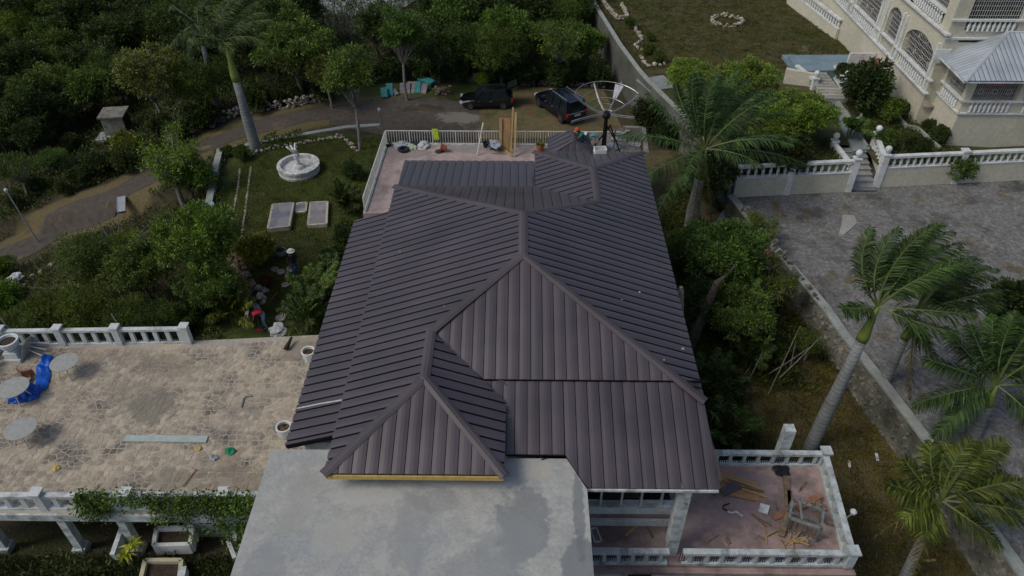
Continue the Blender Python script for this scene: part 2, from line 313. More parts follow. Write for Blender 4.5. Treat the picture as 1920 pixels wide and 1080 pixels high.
def clip(poly, f):
    out = []
    for a, b in zip(poly, poly[1:] + poly[:1]):
        fa, fb = f(a), f(b)
        if fa >= 0: out.append(a)
        if (fa >= 0) != (fb >= 0):
            t = fa / (fa - fb); out.append(a + (b - a) * t)
    return out
# ------------------------------------------------------------ ground
def grid_sheet(name, x0, x1, y0, y1, st, zf, m, zone=None):
    nx = int((x1 - x0) / st) + 1; ny = int((y1 - y0) / st) + 1
    vs = [(x0 + i * (x1 - x0) / (nx - 1), y0 + j * (y1 - y0) / (ny - 1)) for j in range(ny) for i in range(nx)]
    mm = M(); mm.add([(x, y, zf(x, y)) for x, y in vs], [(j * nx + i, j * nx + i + 1, (j + 1) * nx + i + 1, (j + 1) * nx + i) for j in range(ny - 1) for i in range(nx - 1)])
    o = mm.build(name, m, smooth=True)
    if zone:
        ca = o.data.color_attributes.new('zone', 'FLOAT_COLOR', 'POINT')
        ca.data.foreach_set('color', [c for x, y in vs for c in (*zone(x, y), 0, 1)])
    return o
DRV = [GT(*p) for p in ((-120, 545), (0, 488), (120, 425), (225, 365), (310, 314), (400, 266), (500, 232), (620, 210), (720, 205), (860, 205))]
def ddrv(x, y):
    d = 99
    for a, b in zip(DRV, DRV[1:]):
        ax, ay, bx, by = a.x, a.y, b.x, b.y
        t = max(0, min(1, ((x - ax) * (bx - ax) + (y - ay) * (by - ay)) / ((bx - ax) ** 2 + (by - ay) ** 2)))
        d = min(d, math.hypot(x - ax - t * (bx - ax), y - ay - t * (by - ay)))
    return d
def zone(x, y):
    g = 0.; dr = 0.
    if -19.5 < x < -7 and 24 < y < 48: g = 1 * smooth(-20, -18.5, x + .25 * max(0, 36 - y) - 0) 
    if -15 < x < 0 and 53 < y < 58: g = .7
    if x < 8 and y > 38: dr = 1.0 * smooth(3.3, 1.6, ddrv(x, y))
    if x > 6 and y < 46: dr = .62; g = .35
    if y > 49 and x < -14 and ddrv(x, y) > 5: g = .1
    return g, dr
kind(grid_sheet('ground', -60, 19, 2, 90, .6, gz, GRND, zone), 'structure')
far = M().add([(-700, -300, -6), (700, -300, -6), (700, 1200, -6), (-700, 1200, -6)], [(0, 1, 2, 3)]); kind(far.build('terrain', GRND), 'structure')
# driveway strip
dm = M(); n = len(DRV); L = []; W2 = 1.2
pts = []
for a, b in zip(DRV, DRV[1:]):
    for k in range(6): pts.append(a.lerp(b, k / 6))
pts.append(DRV[-1])
for _ in range(6): pts = [pts[0]] + [(pts[i - 1] + pts[i] * 2 + pts[i + 1]) / 4 for i in range(1, len(pts) - 1)] + [pts[-1]]
for i, p in enumerate(pts):
    t = (pts[min(i + 1, len(pts) - 1)] - pts[max(0, i - 1)]).normalized(); nrm = Vector((-t.y, t.x, 0)).normalized()
    for q in range(7):
        wv = W2 * (1 + .12 * math.sin(i * .9 + q // 6 * 2)) * (q - 3) / 3
        pp = p + nrm * wv; dm.v.append((pp.x, pp.y, gz(pp.x, pp.y) + .02 + .02 * (1 - abs(q - 3) / 3)))
for i in range(len(pts) - 1):
    for q in range(6): a = i * 7 + q; dm.f.append((a, a + 7, a + 8, a + 1)); dm.m.append(0)
kind(dm.build('driveway', ASPH, smooth=True), 'structure')
def poly_sheet(name, pix, m, dz, zf=gz, st=.6):
    """flat patch that follows the ground: polygon given in metres, triangulated fan by rows"""
    ys = [p[1] for p in pix]; y = min(ys); mm = M(); rows = []
    while y < max(ys) + st * .5:
        yy = min(y, max(ys) - .001); xs = []
        for a, b in zip(pix, pix[1:] + pix[:1]):
            if (a[1] <= yy) != (b[1] <= yy): xs.append(a[0] + (b[0] - a[0]) * (yy - a[1]) / (b[1] - a[1]))
        if len(xs) >= 2: rows.append((yy, min(xs), max(xs)))
        y += st
    k = 14
    for yy, xa, xb in rows:
        for i in range(k + 1): x = xa + (xb - xa) * i / k; mm.v.append((x, yy, zf(x, yy) + dz))
    for j in range(len(rows) - 1):
        for i in range(k): a = j * (k + 1) + i; mm.f.append((a, a + 1, a + k + 2, a + k + 1)); mm.m.append(0)
    return kind(mm.build(name, m, smooth=True), 'structure')
def gg(*ps): return [(GT(u, v).x, GT(u, v).y) for u, v in ps]
poly_sheet('parking_area', gg((610, 232), (660, 190), (760, 182), (870, 190), (905, 215), (910, 262), (760, 262)), ASPH, .05)
poly_sheet('dry_grass_parking', gg((890, 262), (905, 190), (1000, 165), (1130, 165), (1180, 262)), DRYG, .06)
def right_sheet(name, y0, y1, z, m, x1=70, zf=None, yf=None, y2=0):
    mm = M(); ys = np.linspace(y0, y1, 40)
    for yy in ys:
        for k in range(21):
            y = yy; x0 = bwx(y if not yf else 39 + yy * (y2 - 39)) + .12; x = x0 + (x1 - x0) * (k / 20) ** 1.5
            if yf: y = yf(x) + yy * (y2 - yf(x))
            mm.v.append((x, float(y), zf(x, float(y)) if zf else z))
    for j in range(39):
        for k in range(20): a = j * 21 + k; mm.f.append((a, a + 1, a + 22, a + 21)); mm.m.append(0)
    return kind(mm.build(name, m, smooth=True), 'structure')
right_sheet('stone_yard', 3, 43, 1.8, YARD)
um = M()
for xa, xb, ya in ((None, 19.93, 38.98), (19.93, 21.66, 42.25), (21.66, 70, 39.5)):
    nx = 24 if xb > 60 else 12
    for j in range(15):
        for i in range(nx + 1):
            yy = ya + (53.2 - ya) * j / 14; x0 = xa if xa else bwx(yy) + .12; x = x0 + (xb - x0) * i / nx
            if xb > 60: yy = max(yy, 39.42 + (x - 21.7) * .1 + .08) if j == 0 else max(yy, 39.5 + (x - 21.7) * .1 + j * .1)
            um.v.append((x, yy, 2.95 + .08 * math.sin(x + yy * .6)))
    b0 = len(um.v) - 15 * (nx + 1)
    for j in range(14):
        for i in range(nx): a = b0 + j * (nx + 1) + i; um.f.append((a, a + 1, a + nx + 2, a + nx + 1)); um.m.append(0)
kind(um.build('upper_garden', LAWN, smooth=True), 'structure')
right_sheet('upper_lawn', 53.25, 110, 2.9, LAWN, zf=lambda x, y: 2.9 - .4 * smooth(55, 70, y))
# ------------------------------------------------------------ the house
house = thing('house', 'large house under a dark brown standing seam metal roof, in the middle of the picture', 'house', (0, 22, 1))
PW = .38
def panels(poly, across, slope, gap=.03, th=.055, m=ROOF, parent=house, pw=PW, off=0., name='roof_panel', arch=.012):
    poly = [Vector(p) for p in poly]; across = Vector(across).normalized(); slope = Vector(slope); slope = (slope - across * slope.dot(across)).normalized()
    nrm = across.cross(slope).normalized()
    if nrm.z < 0: nrm = -nrm
    o0 = poly[0]; ss = [(p - o0).dot(across) for p in poly]; s = math.floor((min(ss) - off) / pw) * pw + off
    while s < max(ss) - .02:
        a, b = s + gap / 2, s + pw - gap / 2
        segs = [(a, (a + b) / 2 - .05, 0., 1.), ((a + b) / 2 - .05, (a + b) / 2 + .05, 1., 1.), ((a + b) / 2 + .05, b, 1., 0.)]
        mm = M(); mm.uv = []
        for sa, sb, ha, hb in segs:
            q = clip(clip(poly, lambda p: (p - o0).dot(across) - sa), lambda p: sb - (p - o0).dot(across))
            if len(q) < 3: continue
            n0 = (q[1] - q[0]).cross(q[2] - q[0])
            if n0.dot(nrm) < 0: q = q[::-1]
            top = []
            for p in q:
                sp = (p - o0).dot(across); t = (sp - sa) / max(1e-6, sb - sa); h = ha + (hb - ha) * t
                lift = th + arch * h
                top.append(p + nrm * lift)
                mm.uv.append((sp, (p - o0).dot(slope)))
            k = len(q); base = len(mm.v); mm.v += [tuple(p) for p in top]; mm.f.append(tuple(range(base, base + k))); mm.m.append(0)
        whole = clip(clip(poly, lambda p: (p - o0).dot(across) - a), lambda p: b - (p - o0).dot(across))
        if len(whole) >= 3 and mm.f:
            n0 = (whole[1] - whole[0]).cross(whole[2] - whole[0])
            if n0.dot(nrm) < 0: whole = whole[::-1]
            k = len(whole); b0 = len(mm.v)
            mid = sum(whole, Vector()) / k
            mm.v += [tuple(p + nrm * th) for p in whole] + [tuple(p + (mid - p).dot(across) * across * (min(.9, .03 / max(.03, abs((mid - p).dot(across)) + 1e-6))) - nrm * .0) for p in whole]
            mm.uv += [((p - o0).dot(across), (p - o0).dot(slope)) for p in whole] * 2
            for i in range(k): j = (i + 1) % k; mm.f.append((b0 + i, b0 + k + i, b0 + k + j, b0 + j)); mm.m.append(0)
            mm.build(name, m, parent)
        s += pw
    return poly, nrm
def deck(poly, parent=house, m=DARKM, t=.12):
    poly = [Vector(p) for p in poly]; nrm = (poly[1] - poly[0]).cross(poly[2] - poly[0]).normalized()
    if nrm.z < 0: poly = poly[::-1]; nrm = -nrm
    mm = M(); k = len(poly); mm.add([p - nrm * .004 for p in poly] + [p - nrm * t for p in poly], [tuple(range(k)), tuple(range(2 * k - 1, k - 1, -1))] + [(i, k + i, k + (i + 1) % k, (i + 1) % k) for i in range(k)])
    return mm.build('roof_deck', m, parent)
def plane(poly, across, slope, **k):
    deck(poly, parent=k.get('parent', house)); panels(poly, across, slope, **k)
def capstrip(a, b, wd=.17, lift=.1, droop=.055, parent=house, m=ROOFCAP, n1=None, n2=None):
    """folded ridge / hip cap: two sloping wings along the line a-b"""
    a = Vector(a); b = Vector(b); d = (b - a).normalized(); side = d.cross(Vector((0, 0, 1))).normalized(); up = side.cross(d).normalized()
    if up.z < 0: up = -up
    mm = M(); mm.uv = []
    pr = [(-wd, lift - droop - .03), (-wd, lift - droop), (-wd * .35, lift), (wd * .35, lift), (wd, lift - droop), (wd, lift - droop - .03)]
    for p in (a - d * .05, b + d * .05):
        for s, u in pr: mm.v.append(tuple(p + side * s + up * u)); mm.uv.append((s, 0 if p is a else 1))
    for i in range(5): mm.f.append((i, i + 1, i + 7, i + 6)); mm.m.append(0)
    mm.f += [(5, 4, 3, 2, 1, 0), (6, 7, 8, 9, 10, 11)]; mm.m += [0, 0]
    return mm.build('ridge_cap', m, parent)
XL, XR, ZE, ZR, XC = -5.5, 5.86, 8.3, 10.3, .16
YA, YB = 20.85, 23.45            # ridge ends
YF = 15.94                        # main hip corner, near right
YBK = 28.5                        # far left corner
YWN = 13.05                       # near eave of the front left wing
XWR = -.38; XWC = -2.86; ZWR = 9.23
YWH = 15.95                       # hip point of the front wing
YWJ = 18.05                       # where the wing ridge meets the main hip
# far right wing
XVL = .75; XVC = 3.25; ZVR = 9.2; YVF = 31.65; YVH = 28.6; YVJ = 25.9
XLR, ZLR = -7.5, 6.7             # low left roof eave
A_, S_ = (0, 1, 0), (1, 0, 0)
# left slope
Lp = [(XL, YWN, ZE), (XWC, YWH, ZWR), (XWC, YWJ, ZWR), (XC, YA, ZR), (XC, YB, ZR), (XL, YBK, ZE)]
plane([(XL, YWN, ZE), (XWC, YWH, ZWR), (XWC, YWJ, ZWR), (XL, YWJ, ZE)], A_, (-1, 0, -.35), gap=.07, th=.07, off=(YWJ - YWN) % PW)
plane([(XL, YWJ, ZE), (XWC, YWJ, ZWR), (XC, YA, ZR), (XC, YB, ZR), (XL, YBK, ZE)], A_, (-1, 0, -.35), gap=.07, th=.07)
# right slope
plane([(XR, YF, ZE), (XC, YA, ZR), (XC, YB, ZR), (XVC, YVJ, ZVR), (XR, YVJ, ZE)], A_, (1, 0, -.35), gap=.07, th=.07, off=(YVJ - YF) % PW)
plane([(XR, YVJ, ZE), (XVC, YVJ, ZVR), (XVC, YVH, ZVR), (XR, YVF, ZE)], A_, (1, 0, -.35), gap=.07, th=.07)
# front hip slope, cut by the wing valley
VJ = (XWR, 15.65, 8.3)
fz = lambda y: ZE + (y - YF) * (ZR - ZE) / (YA - YF)
yfe = 16.55; xfe = XR - (yfe - YF) * (XR - XC) / (YA - YF)
plane([(-1.1, yfe, fz(yfe)), (XWC, YWJ, fz(YWJ)), (XC, YA, ZR), (xfe, yfe, fz(yfe))], (1, 0, 0), (0, -1, -.4), gap=.022)
# lower front roof, one step down
z1 = fz(yfe) - .1
yle, zle = 13.28, 7.4
sl2 = (z1 - zle) / (yfe - yle)
zl = lambda y: zle + (y - yle) * sl2
plane([(-1.6, 14.24, zl(14.24)), (-1.6, yfe, z1), (1.46, yfe, z1), (1.46, 14.24, zl(14.24))], (1, 0, 0), (0, -1, -.25), gap=.022)
plane([(1.46, 14.24, zl(14.24)), (1.46, yfe, z1), (xfe + .05, yfe, z1), (XR, YF + .05, zl(YF + .05)), (6.0, yle, zle), (2.06, yle, zle)], (1, 0, 0), (0, -1, -.25), gap=.022, off=(-3.06) % PW)
# wing right slope and wing hip end
plane([(XWR, YWN, ZE), (XWC, YWH, ZWR), (XWC, YWJ, ZWR), (XWR, 15.75, ZE)], A_, (1, 0, -.35), gap=.07, th=.07)
plane([(XL, YWN, ZE), (XWC, YWH, ZWR), (XWR, YWN, ZE)], (1, 0, 0), (0, -1, -.3), gap=.022)
# far hip slope, cut by the far wing
plane([(XL, YBK, ZE), (XC, YB, ZR), (XVC, YVJ, ZVR), (XVC, 26.0, ZVR - .04), (XVL, YBK, ZE)], (1, 0, 0), (0, 1, -.4), gap=.022)
plane([(-5.45, 28.6, 8.15), (XVL, 28.6, 8.15), (XVL, 32.05, 7.55), (-5.6, 32.05, 7.55)], (1, 0, 0), (0, 1, -.2), gap=.022, off=.1)
# far wing
plane([(XVL, YVF, ZE), (XVC, YVH, ZVR), (XVC, YVJ, ZVR), (XVL, YBK - .1, ZE)], A_, (-1, 0, -.35), gap=.07, th=.07)
plane([(XVL, YVF, ZE), (XVC, YVH, ZVR), (XR, YVF, ZE)], (1, 0, 0), (0, 1, -.3), gap=.022)
# low left roof
plane([(XLR - .02, 15.35, ZLR - .1), (-5.3, 15.35, 7.3), (-5.3, 28.2, 7.3), (XLR, 28.2, ZLR - .1)], A_, (-1, 0, -.3), gap=.075, th=.07, off=.17, pw=.405)
for a, b in (((XC, YA, ZR), (XC, YB, ZR)), ((XC, YA, ZR), (XWC, YWJ, ZWR)), ((XC, YA, ZR), (XR, YF, ZE)), ((XC, YB, ZR), (XL, YBK, ZE)), ((XC, YB, ZR), (XVC, YVJ, ZVR)),
             ((XWC, YWJ, ZWR), (XWC, YWH, ZWR)), ((XWC, YWH, ZWR), (XL, YWN, ZE)), ((XWC, YWH, ZWR), (XWR, YWN, ZE)),
             ((XVC, YVJ, ZVR), (XVC, YVH, ZVR)), ((XVC, YVH, ZVR), (XVL, YVF, ZE)), ((XVC, YVH, ZVR), (XR, YVF, ZE))):
    capstrip(a, b)
M().bar((XWC, YWJ, ZWR), (-.3, 16.4, 8.45), .1, .03).build('valley_flashing', ROOFCAP, house)
M().box((2.9, yfe + .02, z1 + .06), (6.3, .03, .1)).build('step_flashing', DARKM, house)
# fascias
M().box(((XL + XWR) / 2, YWN - .035, ZE - .1), (XWR - XL - .02, .05, .15)).build('fascia_board', YEL, house)['label'] = 'yellow timber fascia under the near wing'
M().box((3.95, yle - .03, zle - .05), (4.0, .05, .09)).build('fascia_board', WHITE, house)
M().box((XR + .03, (YF + YVF) / 2, ZE - .1), (.05, YVF - YF, .12)).build('fascia_board', ROOFCAP, house)
M().box((5.97, (YF + yle) / 2, 7.75), (.04, 2.6, .12)).build('fascia_board', ROOFCAP, house)
# walls: main body, storey walls
M().prism([(-5.2, 14.6), (5.3, 14.6), (5.3, 31.2), (-5.2, 31.2)], .2, 3.6).build('lower_wall', WHITE2, house)
wl = M().prism([(-5.1, 16.6), (5.2, 16.6), (5.2, 28.2), (-5.1, 28.2)], 3.6, 8.05)
wl.prism([(-5.1, 28.2), (.9, 28.2), (.9, 31.6), (-5.1, 31.6)], 3.6, 7.35)
wl.prism([(.9, 28.2), (5.4, 28.2), (5.4, 31.2), (.9, 31.2)], 3.6, 8.1)
wl.prism([(-7.0, 15.6), (-5.1, 15.6), (-5.1, 27.5), (-7.0, 27.5)], .2, 6.5)
wl.prism([(-5.1, 13.5), (-1.7, 13.5), (-1.7, 16.4), (-5.1, 16.4)], 7.62, 8.1)
wl.build('upper_wall', WHITE, house)
# window band of the front room (wall at y = 14.45)
yw = 14.45
wf = M(); wf.box((2.9, yw + .1, 4.35), (4.6, .18, 1.1)); wf.build('front_wall', CREAMW, house)
M().box((2.9, yw + .1, 6.75), (4.6, .18, .5)).build('lintel', WHITE, house)
M().box((2.9, yw + 1.2, 5.7), (4.5, .06, 2.2)).build('room_partition', INSHADE, house)  # partition and floor carry the room's shade in their near-black colour
M().box((2.9, yw + .55, 4.6), (4.5, .7, .02)).build('room_floor', INSHADE, house)
xs = [G(u, 930, 5.4).x for u in (1098, 1127, 1166, 1203, 1241, 1276)]
xs = [GY(u, 930, yw).x for u in (1096, 1127, 1166, 1203, 1241, 1275)]
for i, x in enumerate(xs): M().box((x, yw - .02, 5.7), (.07, .1, 1.6)).build('window_mullion', WHITE, house)
M().box((2.9, yw - .04, 4.9), (4.6, .14, .06)).build('window_sill', WHITE, house)
for i in range(5):
    if i == 1: M().box(((xs[i] + xs[i + 1]) / 2, yw + .02, 5.75), (xs[i + 1] - xs[i] - .08, .02, 1.25), mi=0).build('window_pane', GLASS, house)
for i in (2,): M().box(((xs[i] + xs[i + 1]) / 2, yw + .05, 5.45), (xs[i + 1] - xs[i] - .08, .02, .5)).build('window_pane', GLASS, house)
M().bar((4.0, 14.75, 5.15), (3.75, 14.7, 6.3), .12, .05).build('timber_prop', WOOD, house)
M().box((2.9, yw - .02, 4.3), (4.6, .12, .1)).build('wall_string_course', PINK, house)
M().box((2.9, yw - .06, 4.0), (4.6, .1, .35)).build('wall_plinth', CREAMW, house)
# balcony floor and terrace floors
tf = M().prism([(2.0, 12.95), (10.75, 12.95), (11.1, 17.05), (5.2, 17.05), (5.2, 14.4), (2.0, 14.4)], 3.5, 3.8); tf.build('terrace_floor', PINK, house)['label'] = 'pink floor of the near right terrace'
M().prism([(-8.3, 33.1), (-5.2, 33.1), (-5.2, 31.2), (6.6, 31.2), (6.6, 40.75), (-8.2, 40.75)], 3.45, 3.8).build('terrace_floor', PINKP, house)['label'] = 'pale pink floor of the far terrace'
M().prism([(-8.0, 33.4), (6.4, 33.4), (6.4, 40.4), (-8.0, 40.4)], .2, 3.45).build('lower_wall', WHITE2, house)
M().box((6.45, 12.84, 3.62), (8.9, .2, .1)).build('terrace_ledge', PINK, house)
M().prism([(2.05, 13.0), (10.7, 13.0), (10.9, 16.9), (2.05, 16.9)], -.2, 3.5).build('lower_wall', WHITE2, house)
M().box((4.05, 12.97, 2.75), (.75, .08, 1.3)).build('opening_shade_panel', INSHADE, house)  # solid dark panel on the wall; its colour paints the opening's shade
for u, wd, hh in ((1125, .7, 1.1), (1175, .05, 1.4)): M().box((GY(u, 1075, 12.95).x, 12.96, 2.7), (wd, .05, hh)).build('shutter', WHITE, house)
pc = M(); pc.box((5.03, 13.47, 5.36), (.36, .36, 4.2)); pc.build('column', WHITE2, house)
M().box((5.3, 14.1, 7.2), (.3, .9, .3)).build('roof_beam', WHITE2, house)
# flat roof slab in front
sp = M().prism([(-7.55, 6), (2.05, 6), (2.05, 13.1), (1.5, 14.2), (-.3, 14.2), (-.3, 14.46), (-7.55, 14.46)], 7.38, 7.6)
sp.build('flat_roof_slab', SLAB, house)
M().prism([(-7.3, 6.2), (1.85, 6.2), (1.85, 12.85), (-7.3, 14.2)], .2, 7.38).build('lower_wall', WHITE2, house)
# wooden batten white stick on the low roof, cable
tag(M().tube([G(556, 766, 7.2), G(600, 757, 7.35), G(641, 750, 7.65)], .022).build('white_pipe', WMET), 'thin white pipe lying across the low left roof', 'pipe')
tag(M().tube([G(950, 833, 7.75), G(975, 845, 7.68), G(1000, 850, 7.66), G(1022, 860, 7.62), G(1015, 862, 7.63), G(1027, 858, 7.64)], .014, 5).build('cable', DARKM), 'black cable trailing off the brown roof onto the concrete slab', 'cable')
# ------------------------------------------------------------ balustrades
def box_mesh(name, d, m, z0=True): return M().box((0, 0, d[2] / 2 if z0 else 0), d).mesh(name, m)
def balustrade(label, pts, z, h=.85, posts=(), m=WHITE, step=.5, bw=.17, bars=3, postw=.27, group=None, loc=None, posth=None):
    t = thing('balustrade', label, 'balustrade', (pts[0][0], pts[0][1], z), group)
    bm_ = box_mesh('baluster', (bw, .12, h - .22), m); br = box_mesh('bar', (.022, .022, h - .22), DARKM); pm = M().box((0, 0, (posth or h + .12) / 2), (postw, postw, (posth or h + .12))).box((0, 0, (posth or h + .12) + .03), (postw + .1, postw + .1, .07)).mesh('post', m)
    for a, b in zip(pts, pts[1:]):
        a = Vector((a[0], a[1], z)); b = Vector((b[0], b[1], z)); d = b - a; L = d.length; rz = math.atan2(d.y, d.x); d.normalize()
        q = M(); q.bar(a + Vector((0, 0, h - .05)), b + Vector((0, 0, h - .05)), .2, .11); q.build('top_rail', m, t)
        q = M(); q.bar(a + Vector((0, 0, .055)), b + Vector((0, 0, .055)), .18, .11); q.build('bottom_rail', m, t)
        n = max(1, round(L / step))
        for i in range(n):
            p = a + d * ((i + .5 + rnd.uniform(-.05, .05)) * L / n) + Vector((0, 0, .11)); inst(bm_, 'baluster', t, p, rz + rnd.uniform(-.04, .04))
            for k in range(bars):
                p2 = a + d * (i * L / n + (k - (bars - 1) / 2) * .075) + Vector((0, 0, .11))
                if 0.05 < (p2 - a).length < L - .05 or i: inst(br, 'bar', t, p2, rz)
    for p in posts: inst(pm, 'post', t, (p[0], p[1], z - .02), p[2] if len(p) > 2 else 0)
    return t
balustrade('white balustrade along the far left edge of the stone patio, up to the hedge', [(-21.8, 22.85), (-14.1, 23.1)], 3.8, posts=[(-21.8, 22.85), (-19.4, 22.93), (-17., 23.0), (-14.1, 23.1)])
balustrade('white balustrade on the left side of the patio behind the urn', [(-21.9, 22.7), (-22.0, 14.9)], 3.8, posts=[(-21.95, 19.), (-22, 14.9)])
balustrade('white balustrade on the near edge of the stone patio, half covered by vines', [(-22, 14.75), (-7.7, 14.95)], 3.8, h=.8, posts=[(-19.2, 14.8), (-16.2, 14.84), (-13.2, 14.88), (-9.9, 14.92)], bars=0, step=.55)
balustrade('white balustrade at the far side of the near pink terrace, beside the concrete stub column', [(5.9, 16.95), (11.0, 16.95)], 3.8, h=.7, posts=[(11.02, 16.95)], m=WHITE2, bars=4, bw=.1)
balustrade('chipped white balustrade on the lane side of the near pink terrace', [(11.0, 16.8), (10.67, 13.15)], 3.8, h=.7, m=WHITE2, bars=0, bw=.3, step=.55)
balustrade('stained white balustrade along the front edge of the near pink terrace', [(5.3, 13.02), (10.5, 13.02)], 3.8, h=.7, posts=[(10.65, 13.02)], m=WHITE2, bars=3, bw=.11)
balustrade('white balustrade of the balcony under the windows, left of the column', [(2.1, 13.02), (4.85, 13.02)], 3.8, h=.7, m=WHITE2, bars=3, bw=.11)
def railing(label, a, b, h=.93, step=.155, rz=0):
    a = Vector(a); b = Vector(b); t = thing('metal_railing', label, 'railing', a); d = b - a; L = d.length; d.normalize()
    bm_ = box_mesh('bar', (.028, .028, h - .1), WMET); pm = box_mesh('post', (.06, .06, h), WMET)
    for z, nm in ((h, 'top_rail'), (.1, 'bottom_rail')): M().bar(a + Vector((0, 0, z)), b + Vector((0, 0, z)), .045).build(nm, WMET, t)
    n = int(L / step)
    for i in range(n + 1): inst(pm if i % 9 == 0 else bm_, 'post' if i % 9 == 0 else 'bar', t, a + d * (L * i / n) + Vector((0, 0, 0 if i % 9 == 0 else .1)))
    M().bar(a + Vector((0, 0, .03)), b + Vector((0, 0, .03)), .16, .1).build('kerb', WHITE2, t)
    return t
railing('long white metal railing across the far edge of the pale pink terrace', (-8.05, 40.6, 3.8), (6.1, 40.6, 3.8))
railing('white metal railing down the left side of the pale pink terrace', (-8.2, 33.2, 3.8), (-8.08, 40.5, 3.8), step=.17)
# ------------------------------------------------------------ patio
patio = M().prism([(-22.1, 14.6), (-7.2, 14.7), (-7.2, 23.75), (-14., 23.2), (-22.1, 22.95)], 3.5, 3.8).build('patio', GROUT); kind(patio, 'structure')
kind(M().box((-14.7, 14.62, 3.62), (14.7, .12, .34)).build('patio_beam', WHITE2), 'structure')
def crazy(x0, x1, y0, y1, z, parent, cell=.2, block=1.4, inside=lambda x, y: True):
    r = random.Random(3); polys = []
    nx = int(round((x1 - x0) / block)); ny = int(round((y1 - y0) / block)); bx = (x1 - x0) / nx; by = (y1 - y0) / ny; k = int(block / cell)
    for I in range(nx):
        for J in range(ny):
            X0 = x0 + I * bx; Y0 = y0 + J * by; seeds = [(X0 + (i + .5 + r.uniform(-.42, .42)) * bx / k, Y0 + (j + .5 + r.uniform(-.42, .42)) * by / k) for i in range(k) for j in range(k)]
            for i, s in enumerate(seeds):
                if not inside(*s): continue
                pl = [Vector((X0 + .01, Y0 + .01)), Vector((X0 + bx - .01, Y0 + .01)), Vector((X0 + bx - .01, Y0 + by - .01)), Vector((X0 + .01, Y0 + by - .01))]
                S = Vector(s)
                for j, o in enumerate(seeds):
                    if i == j: continue
                    O = Vector(o); d = (O - S)
                    if d.length > cell * 3: continue
                    mid = (S + O) / 2; dn = d.normalized(); pl = clip(pl, lambda p: (mid - p).dot(dn) - .014)
                    if len(pl) < 3: break
                if len(pl) < 3: continue
                c = sum(pl, Vector((0, 0))) / len(pl); pl = [c + (p - c) * r.uniform(.88, .98) for p in pl]
                polys.append(pl)
    polys.sort(key=lambda pl: abs(pl[0].y - 15.5) + abs(pl[0].x + 13) * .5)
    for i, pl in enumerate(polys[:290]): M().prism([tuple(p) for p in pl], z - .01, z + r.uniform(.004, .014)).build('paving_stone', STONE, parent)
    mm = M()
    for pl in polys[290:]: mm.prism([tuple(p) for p in pl], z - .01, z + r.uniform(.004, .014))
    kind(mm.build('paving_stones', STONE, parent), 'stuff')
def in_patio(x, y):
    if y > 22.7 + max(0, (x + 15) * .1): return False
    if -16.0 < x < -14.9 and 18.6 < y < 20.4: return math.sin(x * 7) * math.cos(y * 9) > -.1
    if -13 < x < -9.5 and 15 < y < 16.2: return math.sin(x * 5) > -.2
    return True
crazy(-22., -7.25, 14.95, 23.65, 3.8, patio, inside=in_patio)
# columns under the patio and the wall behind them
for u, v in ((-40, 960), (110, 962), (222, 962)):
    a = GY(u, v, 14.75)
    t = thing('patio_column', {-40: 'leftmost square white column under the near edge of the patio', 110: 'square white column under the patio, left of the vines', 222: 'white column under the patio beside the yellow croton'}[u], 'column', (a.x, 14.75, 1.4))
    M().box((a.x, 14.75, 2.45), (.28, .28, 2.1)).build('shaft', WHITE2, t); M().box((a.x, 14.75, 1.5), (.46, .46, .25)).build('base', WHITE2, t)
tag(M().prism([(-22, 22.5), (-7.1, 22.9), (-7.1, 22.6), (-22, 22.2)], -1, 3.5).build('retaining_wall', RUB), 'dark rubble wall under the far edge of the patio', 'wall')
tag(M().box((-9.9, 15.6, 2.3), (4.6, .25, 2.4)).build('basement_wall', WHITE2), 'stained white wall below the patio behind the vines', 'wall')
# ------------------------------------------------------------ boundary wall, lane wall
def path_wall(name, pts, m, z0f, z1f, t, capm=None, capt=.12, capw=.12, parent=None):
    mm = M(); cm = M()
    P = [Vector((p[0], p[1], 0)) for p in pts]
    nr = []
    for i in range(len(P)):
        d = (P[min(i + 1, len(P) - 1)] - P[max(i - 1, 0)]).normalized(); nr.append(Vector((-d.y, d.x, 0)))
    for q, tt, za, zb in ((mm, t, z0f, z1f),) + (((cm, t + capw, z1f, lambda i: z1f(i) + capt),) if capm else ()):
        for i, p in enumerate(P):
            for sgn, zz in ((1, za(i)), (1, zb(i)), (-1, zb(i)), (-1, za(i))): c = p + nr[i] * sgn * tt / 2; q.v.append((c.x, c.y, zz))
        for i in range(len(P) - 1):
            for k in range(4): a = i * 4 + k; b = i * 4 + (k + 1) % 4; q.f.append((a, b, b + 4, a + 4)); q.m.append(0)
        k = len(P) * 4 - 4; q.f += [(3, 2, 1, 0), (k, k + 1, k + 2, k + 3)]; q.m += [0, 0]
    o = mm.build(name, m, parent)
    if capm: cm.build('wall_cap', capm, parent if parent else o)
    return o
bwp = [(bwx(y), y) for y in [float(a) for a in np.linspace(84, 37.9, 30)]]
bt = thing('boundary_wall', 'long weathered concrete boundary wall running up to the top of the picture beside the lawn', 'wall', (bwp[-1][0], bwp[-1][1], 0))
path_wall('wall_face', bwp, mat('mossy_concrete_wall', (.16, .165, .15), (.09, .095, .085), .95, 1.5, .02, c3=(.06, .07, .055)), lambda i: -.5, lambda i: 3.6 if i < 20 else 3.6 - .1 * (i - 20), .22, CAP, .1, .1, bt)
lwp = [(bwx(y), y) for y in [float(a) for a in np.linspace(37.7, 4, 24)]]
lt = thing('lane_wall', 'stone retaining wall with a concrete cap between the lane and the stone paved yard', 'wall', (lwp[8][0], lwp[8][1], 0))
path_wall('wall_face', lwp, RUB, lambda i: -.6, lambda i: 1.95 if i > 7 else 2.1, .3, CAP, .1, .14, lt)
